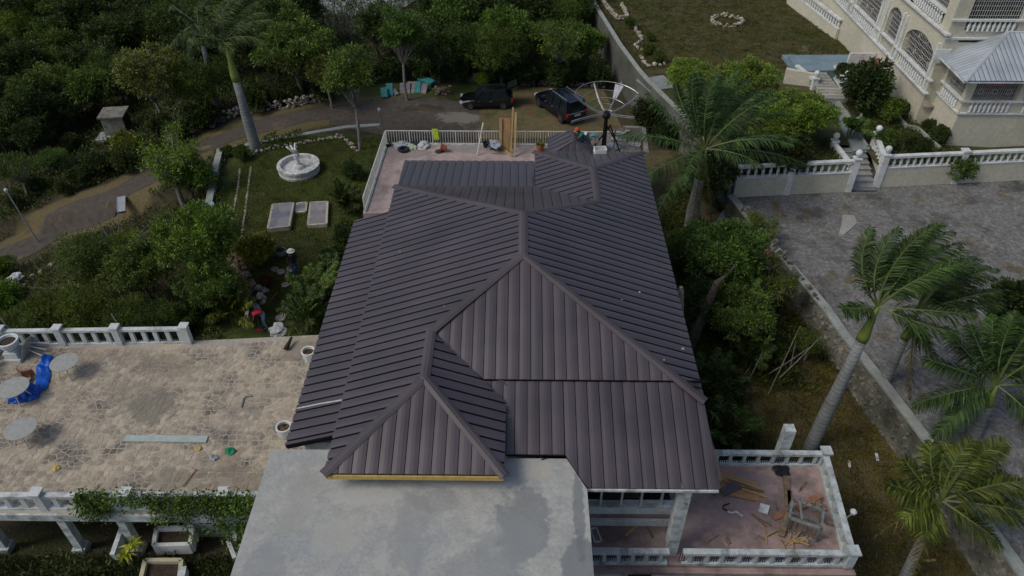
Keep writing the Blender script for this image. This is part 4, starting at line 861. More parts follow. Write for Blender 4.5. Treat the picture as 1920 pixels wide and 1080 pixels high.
# ------------------------------------------------------------ vehicles
def car(name, label, L, W, Hh, paint, p, ang, suv=False, hatch_open=False):
    t = thing(name, label, 'car', (0, 0, 0))
    hl = L / 2; gc = .2 if not suv else .26; belt = gc + (Hh - gc) * .48
    # lower body stations: x, half width, bottom, top(belt)
    if suv: S = [(-hl, .42, .5, .85), (-hl + .08, .47, .4, .98), (-hl + .9, .5, gc, 1.06), (-.7, .5, gc, belt + .02), (.6, .5, gc, belt), (hl - 1.0, .5, gc, belt - .03), (hl - .25, .47, .4, belt - .14), (hl, .4, .48, belt - .35)]
    else: S = [(-hl, .42, .42, .8), (-hl + .08, .47, .3, .92), (-hl + .6, .5, gc, belt + .06), (-.5, .5, gc, belt + .02), (.6, .5, gc, belt - .03), (hl - .8, .49, gc, belt - .08), (hl - .2, .45, .3, belt - .2), (hl, .38, .35, belt - .36)]
    q = M(); n = 10
    for x, hw, zb, zt in S:
        w2 = hw * W
        q.v += [(x, -w2 * .86, zb), (x, -w2, zb + .1), (x, -w2 * 1.0, zb + (zt - zb) * .55), (x, -w2 * .97, zt - .07), (x, -w2 * .86, zt), (x, w2 * .86, zt), (x, w2 * .97, zt - .07), (x, w2, zb + (zt - zb) * .55), (x, w2, zb + .1), (x, w2 * .86, zb)]
    for i in range(len(S) - 1):
        for k in range(n): a = i * n + k; b = i * n + (k + 1) % n; q.f.append((a, b, b + n, a + n)); q.m.append(0)
    q.f += [tuple(range(n - 1, -1, -1)), tuple(range((len(S) - 1) * n, len(S) * n))]; q.m += [0, 0]
    q.build('body', paint, t, smooth=False)
    # cabin
    xr, xf = (-hl + .12, .95) if suv else (-hl + .15, .85); rr, rf = (-hl + .45, .25) if suv else (-hl + .55, .2)
    wb, wt = W * .485, W * .4
    def cab(s, z0, z1, e=0.): return [(xr - e, -wb * s, z0), (xf + e, -wb * s, z0), (rf, -wt * s, z1), (rr, -wt * s, z1), (xr - e, wb * s, z0), (xf + e, wb * s, z0), (rf, wt * s, z1), (rr, wt * s, z1)]
    q = M(); q.add(cab(.985, belt - .03, Hh - .05), [(0, 1, 2, 3), (7, 6, 5, 4), (3, 2, 6, 7), (0, 3, 7, 4), (1, 5, 6, 2)]); q.build('cabin_glass', GLASS, t)
    q = M(); rv = []
    for i in range(7):
        x = rr - .05 + (rf - rr + .12) * i / 6; zz = Hh - .06 + .06 * math.sin(math.pi * (i + .6) / 7.2)
        for k in range(5): rv.append((x, -wt * 1.02 + wt * 2.04 * k / 4, zz - .035 * abs(k - 2) ** 1.5))
    q.add(rv, [(i * 5 + k, i * 5 + k + 1, i * 5 + k + 6, i * 5 + k + 5)[::-1] for i in range(6) for k in range(4)]); q.add([(x, y, z - .05) for x, y, z in rv], [(i * 5 + k, i * 5 + k + 1, i * 5 + k + 6, i * 5 + k + 5) for i in range(6) for k in range(4)]); q.build('roof', paint, t, smooth=True)
    for s in (-1, 1):
        q = M()
        for xa, xb in ((xf, rf), ((-.25), (-.3)), (xr, rr)) + (((-1.2, -1.25),) if suv else ()): M().bar((xa, s * wb, belt - .02), (xb, s * wt, Hh - .06), .07).build('window_pillar', paint, t)
        M().box((xf - .25, s * (W / 2 + .07), belt + .03), (.12, .18, .13)).build('wing_mirror', paint, t)
        for x in (-.35, .55): M().box((x, s * (W / 2 + .005), belt - .12), (.16, .03, .03)).build('door_handle', GALV, t)
        q = M(); q.box((-.1, s * W * .5, gc + .12), (L * .5, .06, .1)); q.build('sill', DARKM, t)
        for x in (-hl + (.85 if suv else .72), hl - .8):
            rad = .37 if suv else .31
            y = s * (W / 2 - .1); q = M(); q.lathe((0, 0, 0), [(rad * .6, -.11), (rad, -.1), (rad, .1), (rad * .6, .11)], 20)
            rot = Matrix.Rotation(R(90) * -s, 4, 'X')
            q.v = [tuple(Vector((x, y, rad)) + rot @ Vector(v)) for v in q.v]; wh = thing_part('wheel', t); q.build('tyre', plain('tyre_rubber', (.015, .015, .016), .9), wh)
            q = M(); q.lathe((0, 0, 0), [(rad * .62, .1), (rad * .62, .125), (rad * .5, .11), (rad * .14, .12), (rad * .02, .13)], 14); q.v = [tuple(Vector((x, y, rad)) + rot @ Vector(v)) for v in q.v]; q.build('rim', plain('wheel_rim', (.16, .17, .18), .35, .8), wh)
        M().box((hl - .14, s * W * .36, belt - .3), (.26, .3, .15)).build('headlight', plain('lamp_glass', (.5, .55, .58), .1), t)
        M().box((-hl + .07, s * W * .42, belt - .1 if not suv else belt - .12), (.14, .22, .22)).build('tail_light', plain('tail_lamp_red', (.5, .015, .03), .2), t)
    if not hatch_open or suv:
        M().box((-hl + .0, 0, .78), (.03, .5, .13)).build('number_plate', CREAMW, t); M().box((-hl + .02, 0, .95), (.04, W * .62, .05)).build('trim_strip', GALV, t)
    if hatch_open:
        q = M(); q.add([(-hl + .5, -wt, Hh), (-hl + .5, wt, Hh), (-hl - .45, wt * 1.05, Hh + .42), (-hl - .45, -wt * 1.05, Hh + .42), (-hl - .6, wt, Hh + .1), (-hl - .6, -wt, Hh + .1)], [(0, 1, 2, 3), (3, 2, 1, 0), (3, 2, 4, 5), (5, 4, 2, 3)]); q.build('tailgate', paint, t)
        q = M(); q.add([(-hl + .4, -wt * .8, Hh + .07), (-hl + .4, wt * .8, Hh + .07), (-hl - .3, wt * .85, Hh + .38), (-hl - .3, -wt * .85, Hh + .38)], [(0, 1, 2, 3)]); q.build('rear_window', GLASS, t)
        M().box((-hl + .1, 0, .85), (.06, W * .75, .5)).build('boot_shade_panel', INSHADE, t)  # dark panel paints the shade inside the open boot
    if suv:
        for s in (-1, 1): M().tube([(rr + .1, s * wt * .85, Hh + .03), (rf - .1, s * wt * .85, Hh + .03)], .02, 5).build('roof_rail', GALV, t)
        M().box((-hl + .28, 0, Hh - .02), (.3, W * .7, .04)).build('spoiler', paint, t)
    t.location = p; t.rotation_euler = (0, 0, ang); return t
BLK = plain('black_car_paint', (.008, .008, .01), .2, .3, .5, .8); NVY = plain('navy_car_paint', (.005, .008, .022), .2, .3, .5, .8)
a = GT(866, 205); b = GT(957, 207); c = (a + b) / 2
car('parked_hatchback', 'black hatchback with its tailgate open, parked behind the terrace', 4.0, 1.7, 1.47, BLK, (c.x, c.y + .75, gz(c.x, c.y) + .06), math.pi + .02, hatch_open=True)
a = GT(1009, 200); b = GT(1053, 232); d = (a - b).normalized(); nrm = Vector((d.y, -d.x, 0)); c = (a + b) / 2 + nrm * .8 - d * .1
car('parked_suv', 'dark navy sport utility vehicle parked with its rear towards the dish antenna', 4.7, 1.84, 1.8, NVY, (c.x, c.y, gz(c.x, c.y) + .07), math.atan2(d.y, d.x), suv=True)
# litter on the roof and drive
for i, (u, v, z, s_) in enumerate(((750, 472, 8.9, .03), (833, 574, 9.6, .03), (1199, 548, 9.2, .035), (1166, 562, 9.4, .025), (1280, 654, 8.6, .045), (1245, 675, 8.6, .025), (905, 205, 0, 0))):
    if s_: p = G(u, v, z); r_ = ray(u, v); q = M()
    if s_:
        # drop it onto the slope under this pixel
        for _ in range(20): zz = max(8.3, ZR - abs(p.x - XC) * (ZR - ZE) / (XR - XC)) + .09; p = G(u, v, zz)
        q.prism([(p.x - s_, p.y - s_ * .6), (p.x + s_, p.y - s_), (p.x + s_ * .7, p.y + s_), (p.x - s_, p.y + s_ * .5)], p.z, p.z + .02); tag(q.build('leaf_scrap', PALE, origin=tuple(p)), 'tiny pale scrap of litter lying on the brown metal roof', 'litter', 'scraps of litter on the roof')
# ------------------------------------------------------------ people
def person(label, p, ang, J, cols, hat=None, extra=None):
    """J: joints in local metres (x forward, y left, z up); cols: shirt, trousers, shoe materials"""
    t = thing('person', label, 'person', (0, 0, 0))
    names = ['pelvis', 'waist', 'chest', 'neck', 'head', 'crown', 'shL', 'elL', 'wrL', 'shR', 'elR', 'wrR', 'hipL', 'knL', 'anL', 'toL', 'hipR', 'knR', 'anR', 'toR']
    rad = dict(pelvis=.15, waist=.135, chest=.155, neck=.055, head=.095, crown=.075, sh=.075, el=.048, wr=.034, hip=.1, kn=.065, an=.045, to=.04)
    ed = [('pelvis', 'waist'), ('waist', 'chest'), ('chest', 'neck'), ('neck', 'head'), ('head', 'crown'), ('chest', 'shL'), ('shL', 'elL'), ('elL', 'wrL'), ('chest', 'shR'), ('shR', 'elR'), ('elR', 'wrR'), ('pelvis', 'hipL'), ('hipL', 'knL'), ('knL', 'anL'), ('anL', 'toL'), ('pelvis', 'hipR'), ('hipR', 'knR'), ('knR', 'anR'), ('anR', 'toR')]
    vs = [Vector(J[n]) for n in names]; rs = [rad[n if n in rad else n[:2] if n[:2] in rad else n[:3]] for n in names]; es = [(names.index(a), names.index(b)) for a, b in ed]
    for s in 'LR':          # hands: palm, four fingers, thumb
        el = Vector(J['el' + s]); wr = Vector(J['wr' + s]); f = (wr - el).normalized(); sd = f.cross(Vector((0, 0, 1)));  sd = sd.normalized() if sd.length > .1 else Vector((0, 1, 0)); up = sd.cross(f)
        pi = len(vs); vs.append(wr + f * .06); rs.append(.032); es.append((names.index('wr' + s), pi))
        for k in range(4):
            i0 = len(vs); o = sd * (k - 1.5) * .021; ln = (.065, .078, .074, .058)[k]
            vs += [wr + f * .085 + o, wr + f * (.085 + ln * .55) + o * 1.1 - up * .01, wr + f * (.085 + ln) + o * 1.1 - up * .03]; rs += [.011, .0095, .008]; es += [(pi, i0), (i0, i0 + 1), (i0 + 1, i0 + 2)]
        i0 = len(vs); vs += [wr + f * .04 + sd * .045, wr + f * .075 + sd * .06 - up * .01]; rs += [.012, .01]; es += [(pi, i0), (i0, i0 + 1)]
    me = bpy.data.meshes.new('body'); me.from_pydata([tuple(v) for v in vs], es, []); o = bpy.data.objects.new('body_tmp', me); C.objects.link(o)
    md = o.modifiers.new('s', 'SKIN'); md.use_smooth_shade = True
    for i, r in enumerate(rs): me.skin_vertices[0].data[i].radius = (r, r)
    me.skin_vertices[0].data[0].use_root = True
    o.modifiers.new('d', 'SUBSURF').levels = 1
    dg = bpy.context.evaluated_depsgraph_get(); m2 = bpy.data.meshes.new_from_object(o.evaluated_get(dg)); bpy.data.objects.remove(o)
    m2.materials.clear()
    for m in (SKIN, cols[0], cols[1], cols[2]): m2.materials.append(m)
    seg = [(Vector(J[a]), Vector(J[b]), a, b) for a, b in ed]
    for f in m2.polygons:
        c = f.center; best = None; bd = 9
        for a, b, na, nb in seg:
            ab = b - a; t2 = max(0, min(1, (c - a).dot(ab) / max(1e-6, ab.dot(ab)))); dd = (c - a - ab * t2).length - (rad.get(na, .06) if na in rad else .05) * .3
            if dd < bd: bd = dd; best = (na, nb, t2)
        na, nb, t2 = best; mi = 0
        if nb in ('waist', 'chest', 'shL', 'shR') or nb in ('elL', 'elR') and t2 < .6: mi = 1
        if nb in ('hipL', 'hipR', 'knL', 'knR', 'anL', 'anR') or nb == 'waist' and t2 < .3: mi = 2
        if nb in ('toL', 'toR') or nb in ('anL', 'anR') and t2 > .9: mi = 3
        f.material_index = mi; f.use_smooth = True
    body = bpy.data.objects.new('body', m2); C.objects.link(body); body.parent = t; body['_o'] = [0, 0, 0]
    h = Vector(J['head']); up = (Vector(J['crown']) - h).normalized(); fw = Vector((1, 0, 0)); fw = (fw - up * fw.dot(up)).normalized(); lf = up.cross(fw)
    q = M(); q.bar(h + fw * .08 - up * .01, h + fw * .115 - up * .03, .03, .035); q.build('nose', SKIN, t)
    q = M()
    for s in (-1, 1): q.box(h + fw * .09 + lf * s * .035 + up * .015, (.012, .022, .012))
    q.build('eyes', DARKM, t)
    q = M(); q.box(h + fw * .09 - up * .055, (.012, .045, .01)); q.build('mouth', plain('lips', (.09, .03, .03)), t)
    q = M(); qm = Matrix((fw, lf, up)).transposed()
    q.lathe((0, 0, 0), [(.11, 0), (.118, .04), (.1, .1), (.05, .135), (.01, .14)], 12); q.v = [tuple(h + qm @ (Vector(v) + Vector((-.012, 0, .03)))) for v in q.v]; q.build('hair', plain('black_hair', (.01, .01, .01), .9), t, smooth=True)
    if hat:
        q = M(); kindh, m = hat
        prof = [(.2, .0), (.205, .012), (.125, .02), (.118, .1), (.07, .13), (.01, .135)] if kindh == 'brim' else [(.125, 0), (.125, .05), (.09, .11), (.04, .14), (.01, .145)]
        q.lathe((0, 0, 0), prof, 14)
        if kindh == 'cap': q.box((.15, 0, .012), (.14, .15, .015))
        q.v = [tuple(h + qm @ (Vector(v) * 1.05 + Vector((-.01, 0, .055)))) for v in q.v]; q.build('hat', m, t, smooth=False)
    t.location = p; t.rotation_euler = (0, 0, ang); return t
STAND = dict(pelvis=(0, 0, .95), waist=(.01, 0, 1.12), chest=(.0, 0, 1.36), neck=(0, 0, 1.52), head=(.02, 0, 1.66), crown=(.02, 0, 1.75), shL=(0, .19, 1.43), elL=(.02, .25, 1.15), wrL=(.14, .22, .93), shR=(0, -.19, 1.43), elR=(-.04, -.26, 1.15), wrR=(.06, -.24, .9), hipL=(0, .09, .88), knL=(.02, .1, .5), anL=(-.02, .1, .09), toL=(.14, .12, .04), hipR=(0, -.09, .88), knR=(.06, -.1, .5), anR=(.02, -.1, .09), toR=(.17, -.13, .04))
BEND = dict(pelvis=(-.1, 0, .93), waist=(.02, 0, 1.05), chest=(.26, 0, 1.12), neck=(.42, 0, 1.12), head=(.53, 0, 1.06), crown=(.6, 0, 1.09), shL=(.3, .19, 1.1), elL=(.34, .24, .82), wrL=(.5, .14, .66), shR=(.3, -.19, 1.1), elR=(.34, -.24, .84), wrR=(.5, -.06, .78), hipL=(-.1, .09, .86), knL=(-.02, .11, .48), anL=(-.12, .12, .09), toL=(.04, .13, .04), hipR=(-.1, -.09, .86), knR=(.05, -.12, .48), anR=(-.02, -.14, .09), toR=(.14, -.16, .04))
CROUCH = dict(pelvis=(-.15, 0, .5), waist=(-.05, 0, .63), chest=(.12, 0, .82), neck=(.22, 0, .95), head=(.32, 0, 1.04), crown=(.36, 0, 1.12), shL=(.14, .19, .86), elL=(.38, .22, .66), wrL=(.55, .12, .5), shR=(.14, -.19, .86), elR=(.36, -.22, .64), wrR=(.58, -.1, .52), hipL=(-.15, .1, .45), knL=(.25, .17, .5), anL=(.02, .15, .09), toL=(.18, .17, .04), hipR=(-.15, -.1, .45), knR=(.22, -.18, .42), anR=(-.02, -.16, .09), toR=(.14, -.2, .04))
JEAN = plain('blue_denim', (.06, .12, .24), .85); DJEAN = plain('dark_denim', (.04, .07, .12), .85); SHOE = plain('grey_shoe', (.2, .2, .2), .7); BEIGE = plain('beige_cloth', (.36, .31, .24), .9)
person('person in black shirt, blue jeans and white brimmed hat standing on the lawn', GT(556, 519), R(-60), STAND, (plain('black_cloth', (.012, .012, .014), .9), JEAN, SHOE), ('brim', CREAMW))
person('person in red shirt and pale jeans bending over a rake near the patio', GT(497, 615), R(195), BEND, (plain('red_shirt', (.45, .02, .05), .85), plain('pale_denim', (.2, .36, .55), .85), SHOE), ('brim', BEIGE))
TZ = 5.0
wa = G(1091, 276, 5.35); wb_ = G(1116, 284, 4.62)
person('person in green shirt and orange cap crouching on the little hip roof', (wa.x, wa.y, 5.4), R(200), CROUCH, (plain('green_shirt', (.02, .22, .17), .85), DJEAN, SHOE), ('cap', plain('orange_cap', (.5, .1, .03), .8)))
person('person in pale teal shirt and white cap stooping beside the dish mast', (wb_.x, wb_.y, 4.6), R(175), BEND, (plain('teal_shirt', (.14, .3, .33), .85), BEIGE, SHOE), ('cap', CREAMW))
# ------------------------------------------------------------ little hip roof, raised roof floor, dish antenna
tr = thing('roof_turret', 'little brown hip roof next to the two workers at the back of the house', 'roof', (2.8, 37, 3.8))
te = 5.35; pA = G(1027, 258, te); pB = G(1027, 292, te); k1 = G(1072, 245, 6.2); k2 = G(1076, 262, 6.1); pC = Vector((k2.x + .8 * (k2.x - pB.x), pB.y, te)); pD = Vector((k1.x + .8 * (k1.x - pA.x), pA.y, te))
plane([pA, pB, k2, k1], tuple((pA - pB).normalized()), (-1, 0, -.4), gap=.06, parent=tr, pw=.4)
plane([pB, pC, k2], (1, 0, 0), (0, -1, -.4), gap=.02, parent=tr)
plane([pC, pD, k1, k2], tuple((pD - pC).normalized()), (1, 0, -.4), gap=.06, parent=tr, pw=.4)
plane([pD, pA, k1], (1, 0, 0), (0, 1, -.4), gap=.03, parent=tr)
capstrip(k1, k2, .12, .06, .03, tr); capstrip(k2, pB, .1, .06, .03, tr); capstrip(k2, pC, .1, .06, .03, tr)
M().prism([(pA.x + .15, pA.y - .15), (pB.x + .15, pB.y + .2), (pC.x - .15, pC.y + .2), (pD.x - .15, pD.y - .15)], 3.8, te).build('turret_wall', WHITE2, tr)
rp2 = [G(u, v, 4.6) for u, v in ((1075, 296), (1200, 296), (1205, 242), (1165, 240), (1085, 262))]
rf = thing('roof_floor', 'rough grey concrete roof floor round the dish mast', 'roof', rp2[0])
M().prism([(p.x, p.y) for p in rp2], 3.8, 4.6).build('floor', mat('dirty_concrete', (.2, .19, .175), (.1, .095, .09), .95, 2.5, .02, c3=(.05, .05, .05)), rf)
q = M(); q.bar(G(1168, 241, 4.7), G(1206, 243, 4.7), .25, .3); q.bar(G(1206, 243, 4.7), G(1212, 290, 4.7), .25, .3); q.build('parapet', RUB, rf)
mb = G(1131, 284, 4.6); hb = GY(1137, 216, mb.y)
ds = thing('dish_antenna', 'large bare ribbed dish antenna frame on a dark steel mast with missing panels', 'antenna', mb)
M().tube([mb, mb + (hb - mb) * .75, hb], [.14, .11, .1], 10).build('mast', DARKM, ds)
q = M(); q.bar(mb + Vector((-.9, -.3, .0)), mb + Vector((.25, 0, 1.6)), .06); q.bar(mb + Vector((1.0, -.5, .0)), mb + Vector((.25, 0, 1.7)), .06); q.bar(mb + Vector((.9, .9, .0)), mb + Vector((.05, 0, 1.7)), .06); q.bar(mb + Vector((.6, .1, .1)), mb + Vector((.6, .1, 1.3)), .05); q.build('mast_braces', DARKM, ds)
ax = Vector((.08, -.12, .99)).normalized(); ex = Vector((1, 0, 0)); ex = (ex - ax * ex.dot(ax)).normalized(); ey = ax.cross(ex)
M().lathe(hb, [(.2, -.15), (.24, .05), (.16, .2), (.05, .22)], 12).build('hub', DARKM, ds)
def dp(az, r, dr=.22): return hb + ex * r * math.cos(R(az)) + ey * r * math.sin(R(az)) + ax * (dr * r * r + .12)
for az, rl, dr in ((168, 1.95, .22), (112, 1.95, .22), (66, 2.05, .22), (28, 1.9, .2), (-8, 1.55, .02), (198, 2.1, -.06)):
    q = M(); q.tube([dp(az, r, dr) for r in (.1, .5, 1., 1.5, rl)], .025, 5); q.tube([dp(az, r, dr) - ax * .1 for r in (.1, .5, 1., 1.5, rl)], .02, 4); q.build('rib', GALV, ds)
for r, a0, a1 in ((.35, 20, 175), (.78, 66, 160), (1.15, 30, 150), (1.55, 66, 165), (1.95, 28, 168)):
    q = M(); q.tube([dp(a0 + (a1 - a0) * k / 14, r) for k in range(15)], .013 if r < 1.9 else .022, 4); q.build('hoop', GALV, ds)
q = M(); q.add([dp(60, 1.9), dp(75, 1.9), dp(72, 1.2), dp(62, 1.2)], [(0, 1, 2, 3), (3, 2, 1, 0)]); q.build('mesh_panel', GALV, ds)
def crate_px(name, label, cat, c, d, m, rz=0, hollow=True):
    t = thing(name, label, cat, c); w_ = .03
    if hollow:
        q = M()
        for sx in (-1, 1): q.box(Vector(c) + Matrix.Rotation(rz, 3, 'Z') @ Vector((sx * d[0] / 2, 0, d[2] / 2)), (w_, d[1], d[2]), rz); q.box(Vector(c) + Matrix.Rotation(rz, 3, 'Z') @ Vector((0, sx * d[1] / 2, d[2] / 2)), (d[0] - w_, w_, d[2]), rz)
        q.build('sides', m, t); M().box(Vector(c) + Vector((0, 0, .05)), (d[0] - .04, d[1] - .04, .04), rz).build('bottom', OWOOD, t)
    return t
bc = G(1124, 291, 5.0) ; bc.z = 8.32 + .05
bc = GY(1124, 293, 31.5); crate_px('tool_box', 'open white plastic box of tools on the far edge of the brown roof', 'box', (bc.x, 31.4, 8.42), (.55, .38, .28), CREAMW, .1)
q = M(); q.lathe(GY(1108, 291, 31.45) + Vector((0, 0, -.05)), [(.13, 0), (.16, .1), (.1, .2), (.02, .24)], 9); tag(q.build('tool_bag', plain('black_bag', (.02, .02, .022), .9)), 'small black tool bag beside the white box on the roof', 'bag')
# scraps of sheet on the roof floor
for i, (u, v, sx, sy, m, lb) in enumerate(((1160, 262, .9, .35, CAP, 'grey cement bag lying flat on the roof floor right of the mast'), (1172, 250, .8, .12, PALE, 'pale board on the roof floor near the parapet'), (1169, 262, .22, .22, plain('blue_plastic', (.02, .12, .4), .5), 'small blue plastic tub on the roof floor'), (1150, 276, .8, .5, GALV, 'bent grey metal sheet on the roof floor'), (1190, 272, .7, .4, CONC, 'broken concrete slab piece at the right of the roof floor'))):
    p = G(u, v, 4.62); q = M(); q.box(p + Vector((0, 0, .05)), (sx, sy, .08 if sx > .3 else .25), rz=i * .7); q.box(p + Vector((.03, .02, .1)), (sx * .6, sy * .7, .05), rz=i * .7 + .4); tag(q.build(('cement_bag', 'board', 'plastic_tub', 'metal_sheet', 'concrete_piece')[i], m, origin=tuple(p)), lb, ('bag', 'board', 'tub', 'sheet', 'debris')[i])
# ------------------------------------------------------------ crumpled cloth helper
def crumple(name, label, cat, outline, z, m, h=.12, seed=0, n=22, origin=None):
    r = random.Random(seed); xs = [p[0] for p in outline]; ys = [p[1] for p in outline]; x0, x1, y0, y1 = min(xs), max(xs), min(ys), max(ys)
    bm = bmesh.new(); vs = [bm.verts.new((x, y, 0)) for x, y in outline]; bm.faces.new(vs); bmesh.ops.triangulate(bm, faces=bm.faces[:])
    bmesh.ops.subdivide_edges(bm, edges=bm.edges[:], cuts=5, use_grid_fill=True); bmesh.ops.triangulate(bm, faces=bm.faces[:]); bmesh.ops.subdivide_edges(bm, edges=[e for e in bm.edges if e.calc_length() > .12], cuts=1)
    from mathutils import noise
    for v in bm.verts:
        a = noise.noise(Vector((v.co.x * 3.2 + seed, v.co.y * 3.2, 0))); b = noise.noise(Vector((v.co.x * 9, v.co.y * 2.4 + seed, 3)))
        v.co.z = z + .02 + h * (abs(a) * 1.3 + abs(b) * .9) * (.25 if v.is_boundary else 1)
    c = Vector(((x0 + x1) / 2, (y0 + y1) / 2, z))
    for v in bm.verts: v.co -= c
    me = bpy.data.meshes.new(name); bm.to_mesh(me); bm.free(); me.materials.append(m); o = bpy.data.objects.new(name, me); C.objects.link(o); o.location = c
    me.polygons.foreach_set('use_smooth', [True] * len(me.polygons))
    return tag(o, label, cat)
def px(z, *ps): return [(G(u, v, z).x, G(u, v, z).y) for u, v in ps]
crumple('tarpaulin', 'crumpled bright blue tarpaulin lying on the patio between the round tables', 'tarpaulin', px(3.85, (84, 664), (98, 667), (99, 682), (93, 690), (95, 705), (88, 728), (74, 737), (75, 745), (55, 752), (30, 757), (12, 755), (12, 742), (35, 740), (48, 722), (58, 716), (66, 722), (68, 700), (67, 688), (76, 678)), 3.81, BLUE, .22, 3)
HC = G(1118, 0)
def rubbish(name, label, cat, u, v, z, r, m, seed, sq=.7): 
    p = G(u, v, z); bm = bmesh.new(); bmesh.ops.create_icosphere(bm, subdivisions=3, radius=r)
    from mathutils import noise
    for w_ in bm.verts:
        k = noise.noise(w_.co * 3.2 / r * .6 + Vector((seed, 0, 0))); w_.co *= 1 + .45 * k; w_.co.z = max(-.0, w_.co.z * sq)
    me = bpy.data.meshes.new(name); bm.to_mesh(me); bm.free(); me.materials.append(m); o = bpy.data.objects.new(name, me); C.objects.link(o); o.location = p; return tag(o, label, cat)
GREYC = plain('grey_plastic_sheet', (.34, .37, .42), .6); WHP = plain('white_plastic', (.5, .52, .54), .6); DKB = plain('black_plastic', (.014, .015, .02), .45)
rubbish('plastic_heap', 'grey plastic sheeting heaped at the left end of the terrace railing', 'rubbish', 752, 273, 3.8, .42, GREYC, 1, .5)
rubbish('black_bag', 'black bin bag behind the white bag near the left end of the railing', 'bag', 779, 270, 3.8, .4, DKB, 2, .6)
rubbish('white_bag', 'crumpled white bag on the far terrace, right of the heap of clothes', 'bag', 793, 275, 3.8, .42, WHP, 3, .7)
rubbish('clothes_heap', 'heap of pale green and white cloth on the far terrace', 'cloth', 771, 277, 3.8, .35, plain('pale_green_cloth', (.4, .45, .33), .9), 4, .5)
q = M(); c = G(757, 282, 3.82); q.lathe(c, [(.3, 0), (.36, .06), (.34, .14), (.2, .14), (.2, .02)], 16); tag(q.build('rubber_tyre', DKB, origin=tuple(c)), 'old dark tyre lying on the far terrace below the cloth heap', 'tyre')
q = M(); c = G(726, 273, 3.82); q.lathe(c, [(.2, 0), (.24, .2), (.2, .2), (.17, .04)], 12); tag(q.build('plastic_basin', DKB, origin=tuple(c)), 'small black basin in the left corner of the far terrace', 'basin')
pt = thing('clay_pot', 'orange clay pot lying on its side with spilled earth on the far terrace', 'pot', G(832, 277, 3.8)); c = G(832, 279, 4.0)
q = M(); q.lathe((0, 0, 0), [(.14, 0), (.21, .32), (.24, .33), (.24, .4), (.2, .4), (.12, .05)], 14); rot = Matrix.Rotation(R(-80), 3, 'Y'); q.v = [tuple(c + Vector((.2, 0, .05)) + rot @ Vector(v)) for v in q.v]; q.build('pot', TERRA, pt); M().lathe(G(824, 284, 3.8), [(.3, 0), (.2, .04), (.05, .07)], 9).build('spilled_earth', mat('dark_earth', (.06, .045, .03), (.03, .022, .015), .95, 6), pt)
pt = thing('potted_plant', 'orange clay pot with a drooping green plant near the right end of the railing', 'potted plant', G(1013, 283, 3.8)); c = G(1013, 283, 3.8)
M().lathe(c, [(.17, 0), (.24, .34), (.27, .35), (.27, .42), (.22, .42), (.2, .3)], 14).build('pot', TERRA, pt)
def leaves(mm, c, n, L, Wd, up=.8, r=rnd, droop=.5):
    for i in range(n):
        a = r.uniform(0, 6.28); e = r.uniform(.2, 1.3) * up; d = Vector((math.cos(a) * math.cos(e), math.sin(a) * math.cos(e), math.sin(e))); s = d.cross(Vector((0, 0, 1))).normalized() * Wd * .5; l = L * r.uniform(.6, 1.15)
        p1 = c + d * l * .5; p2 = c + d * l - Vector((0, 0, l * droop * r.random()))
        mm.add([c, p1 + s, p2, p1 - s], [(0, 1, 2, 3)])
q = M(); leaves(q, c + Vector((0, 0, .4)), 60, .5, .06); q.build('foliage', LEAFY, pt)
q = M(); a = G(895, 290, 3.85); b = GY(906, 230, a.y + .55); q.tube([a, b], .05, 6); tag(q.build('white_post', WMET), 'thin white pipe leaning against the far railing', 'pipe')
rubbish('tarp_bundle', 'bundle of dark blue plastic on the far terrace left of the upright boards', 'bundle', 928, 275, 3.8, .5, plain('slate_plastic', (.05, .08, .13), .4), 7, .7)
crumple('grey_sheet', 'folded light grey plastic sheet on top of the blue plastic bundle', 'sheet', px(4.2, (918, 262), (936, 264), (941, 272), (930, 281), (920, 276)), 4.2, GREYC, .15, 9)
q = M(); c = G(911, 275, 3.82); q.lathe(c, [(.15, 0), (.19, .3), (.16, .3), (.13, .05)], 12); tag(q.build('bucket', DKB, origin=tuple(c)), 'black bucket left of the plastic bundle on the far terrace', 'bucket')
def plank(label, a, b, wd, th, m, name='plank', cat='plank', group=None): return tag(M().bar(a, b, wd, th).build(name, m), label, cat, group)
yb = 40.3
a = GY(951, 278, 40.2)
pw = M(); pw.bar(GY(951, 274, 40.1), GY(951, 228, 40.5), .62, .02); q0 = pw
xl = GY(941, 274, 40.1).x; xr = GY(957, 274, 40.1).x
pw = M(); pw.add([(xl, 40.05, 3.82), (xr, 40.05, 3.82), (xr, 40.45, 5.65), (xl, 40.45, 5.65), (xl, 40.08, 3.82), (xr, 40.08, 3.82), (xr, 40.48, 5.65), (xl, 40.48, 5.65)], [(0, 1, 2, 3), (7, 6, 5, 4), (0, 4, 5, 1), (1, 5, 6, 2), (2, 6, 7, 3), (3, 7, 4, 0)]); tag(pw.build('plywood_sheet', PLY), 'orange plywood sheet standing against the far railing', 'plywood')
plank('tall pale board at the left side of the plywood sheet', (xl - .1, 40.0, 3.82), (xl - .05, 40.4, 5.7), .16, .05, WOOD)
plank('short pale board leaning in front of the plywood', (xr - .1, 39.7, 3.82), (xr - .35, 40.1, 4.9), .1, .04, WOOD)
plank('long thin board leaning on the railing, left one of the two tallest', (GY(958, 275, 40.3).x, 39.6, 3.82), (GY(962, 214, 40.4).x, 40.5, 6.35), .1, .05, WOOD)
a = G(965, 293, 3.85); plank('tallest upright board standing in front of the railing', a, GY(967, 210, 40.4), .13, .07, WOOD)
plank('short board lying on the terrace below the upright boards', G(940, 276, 3.86), G(960, 292, 3.86), .12, .04, WOOD); plank('thin batten lying flat beside the short board on the far terrace', G(922, 287, 3.86), G(948, 288, 3.86), .05, .03, WOOD)
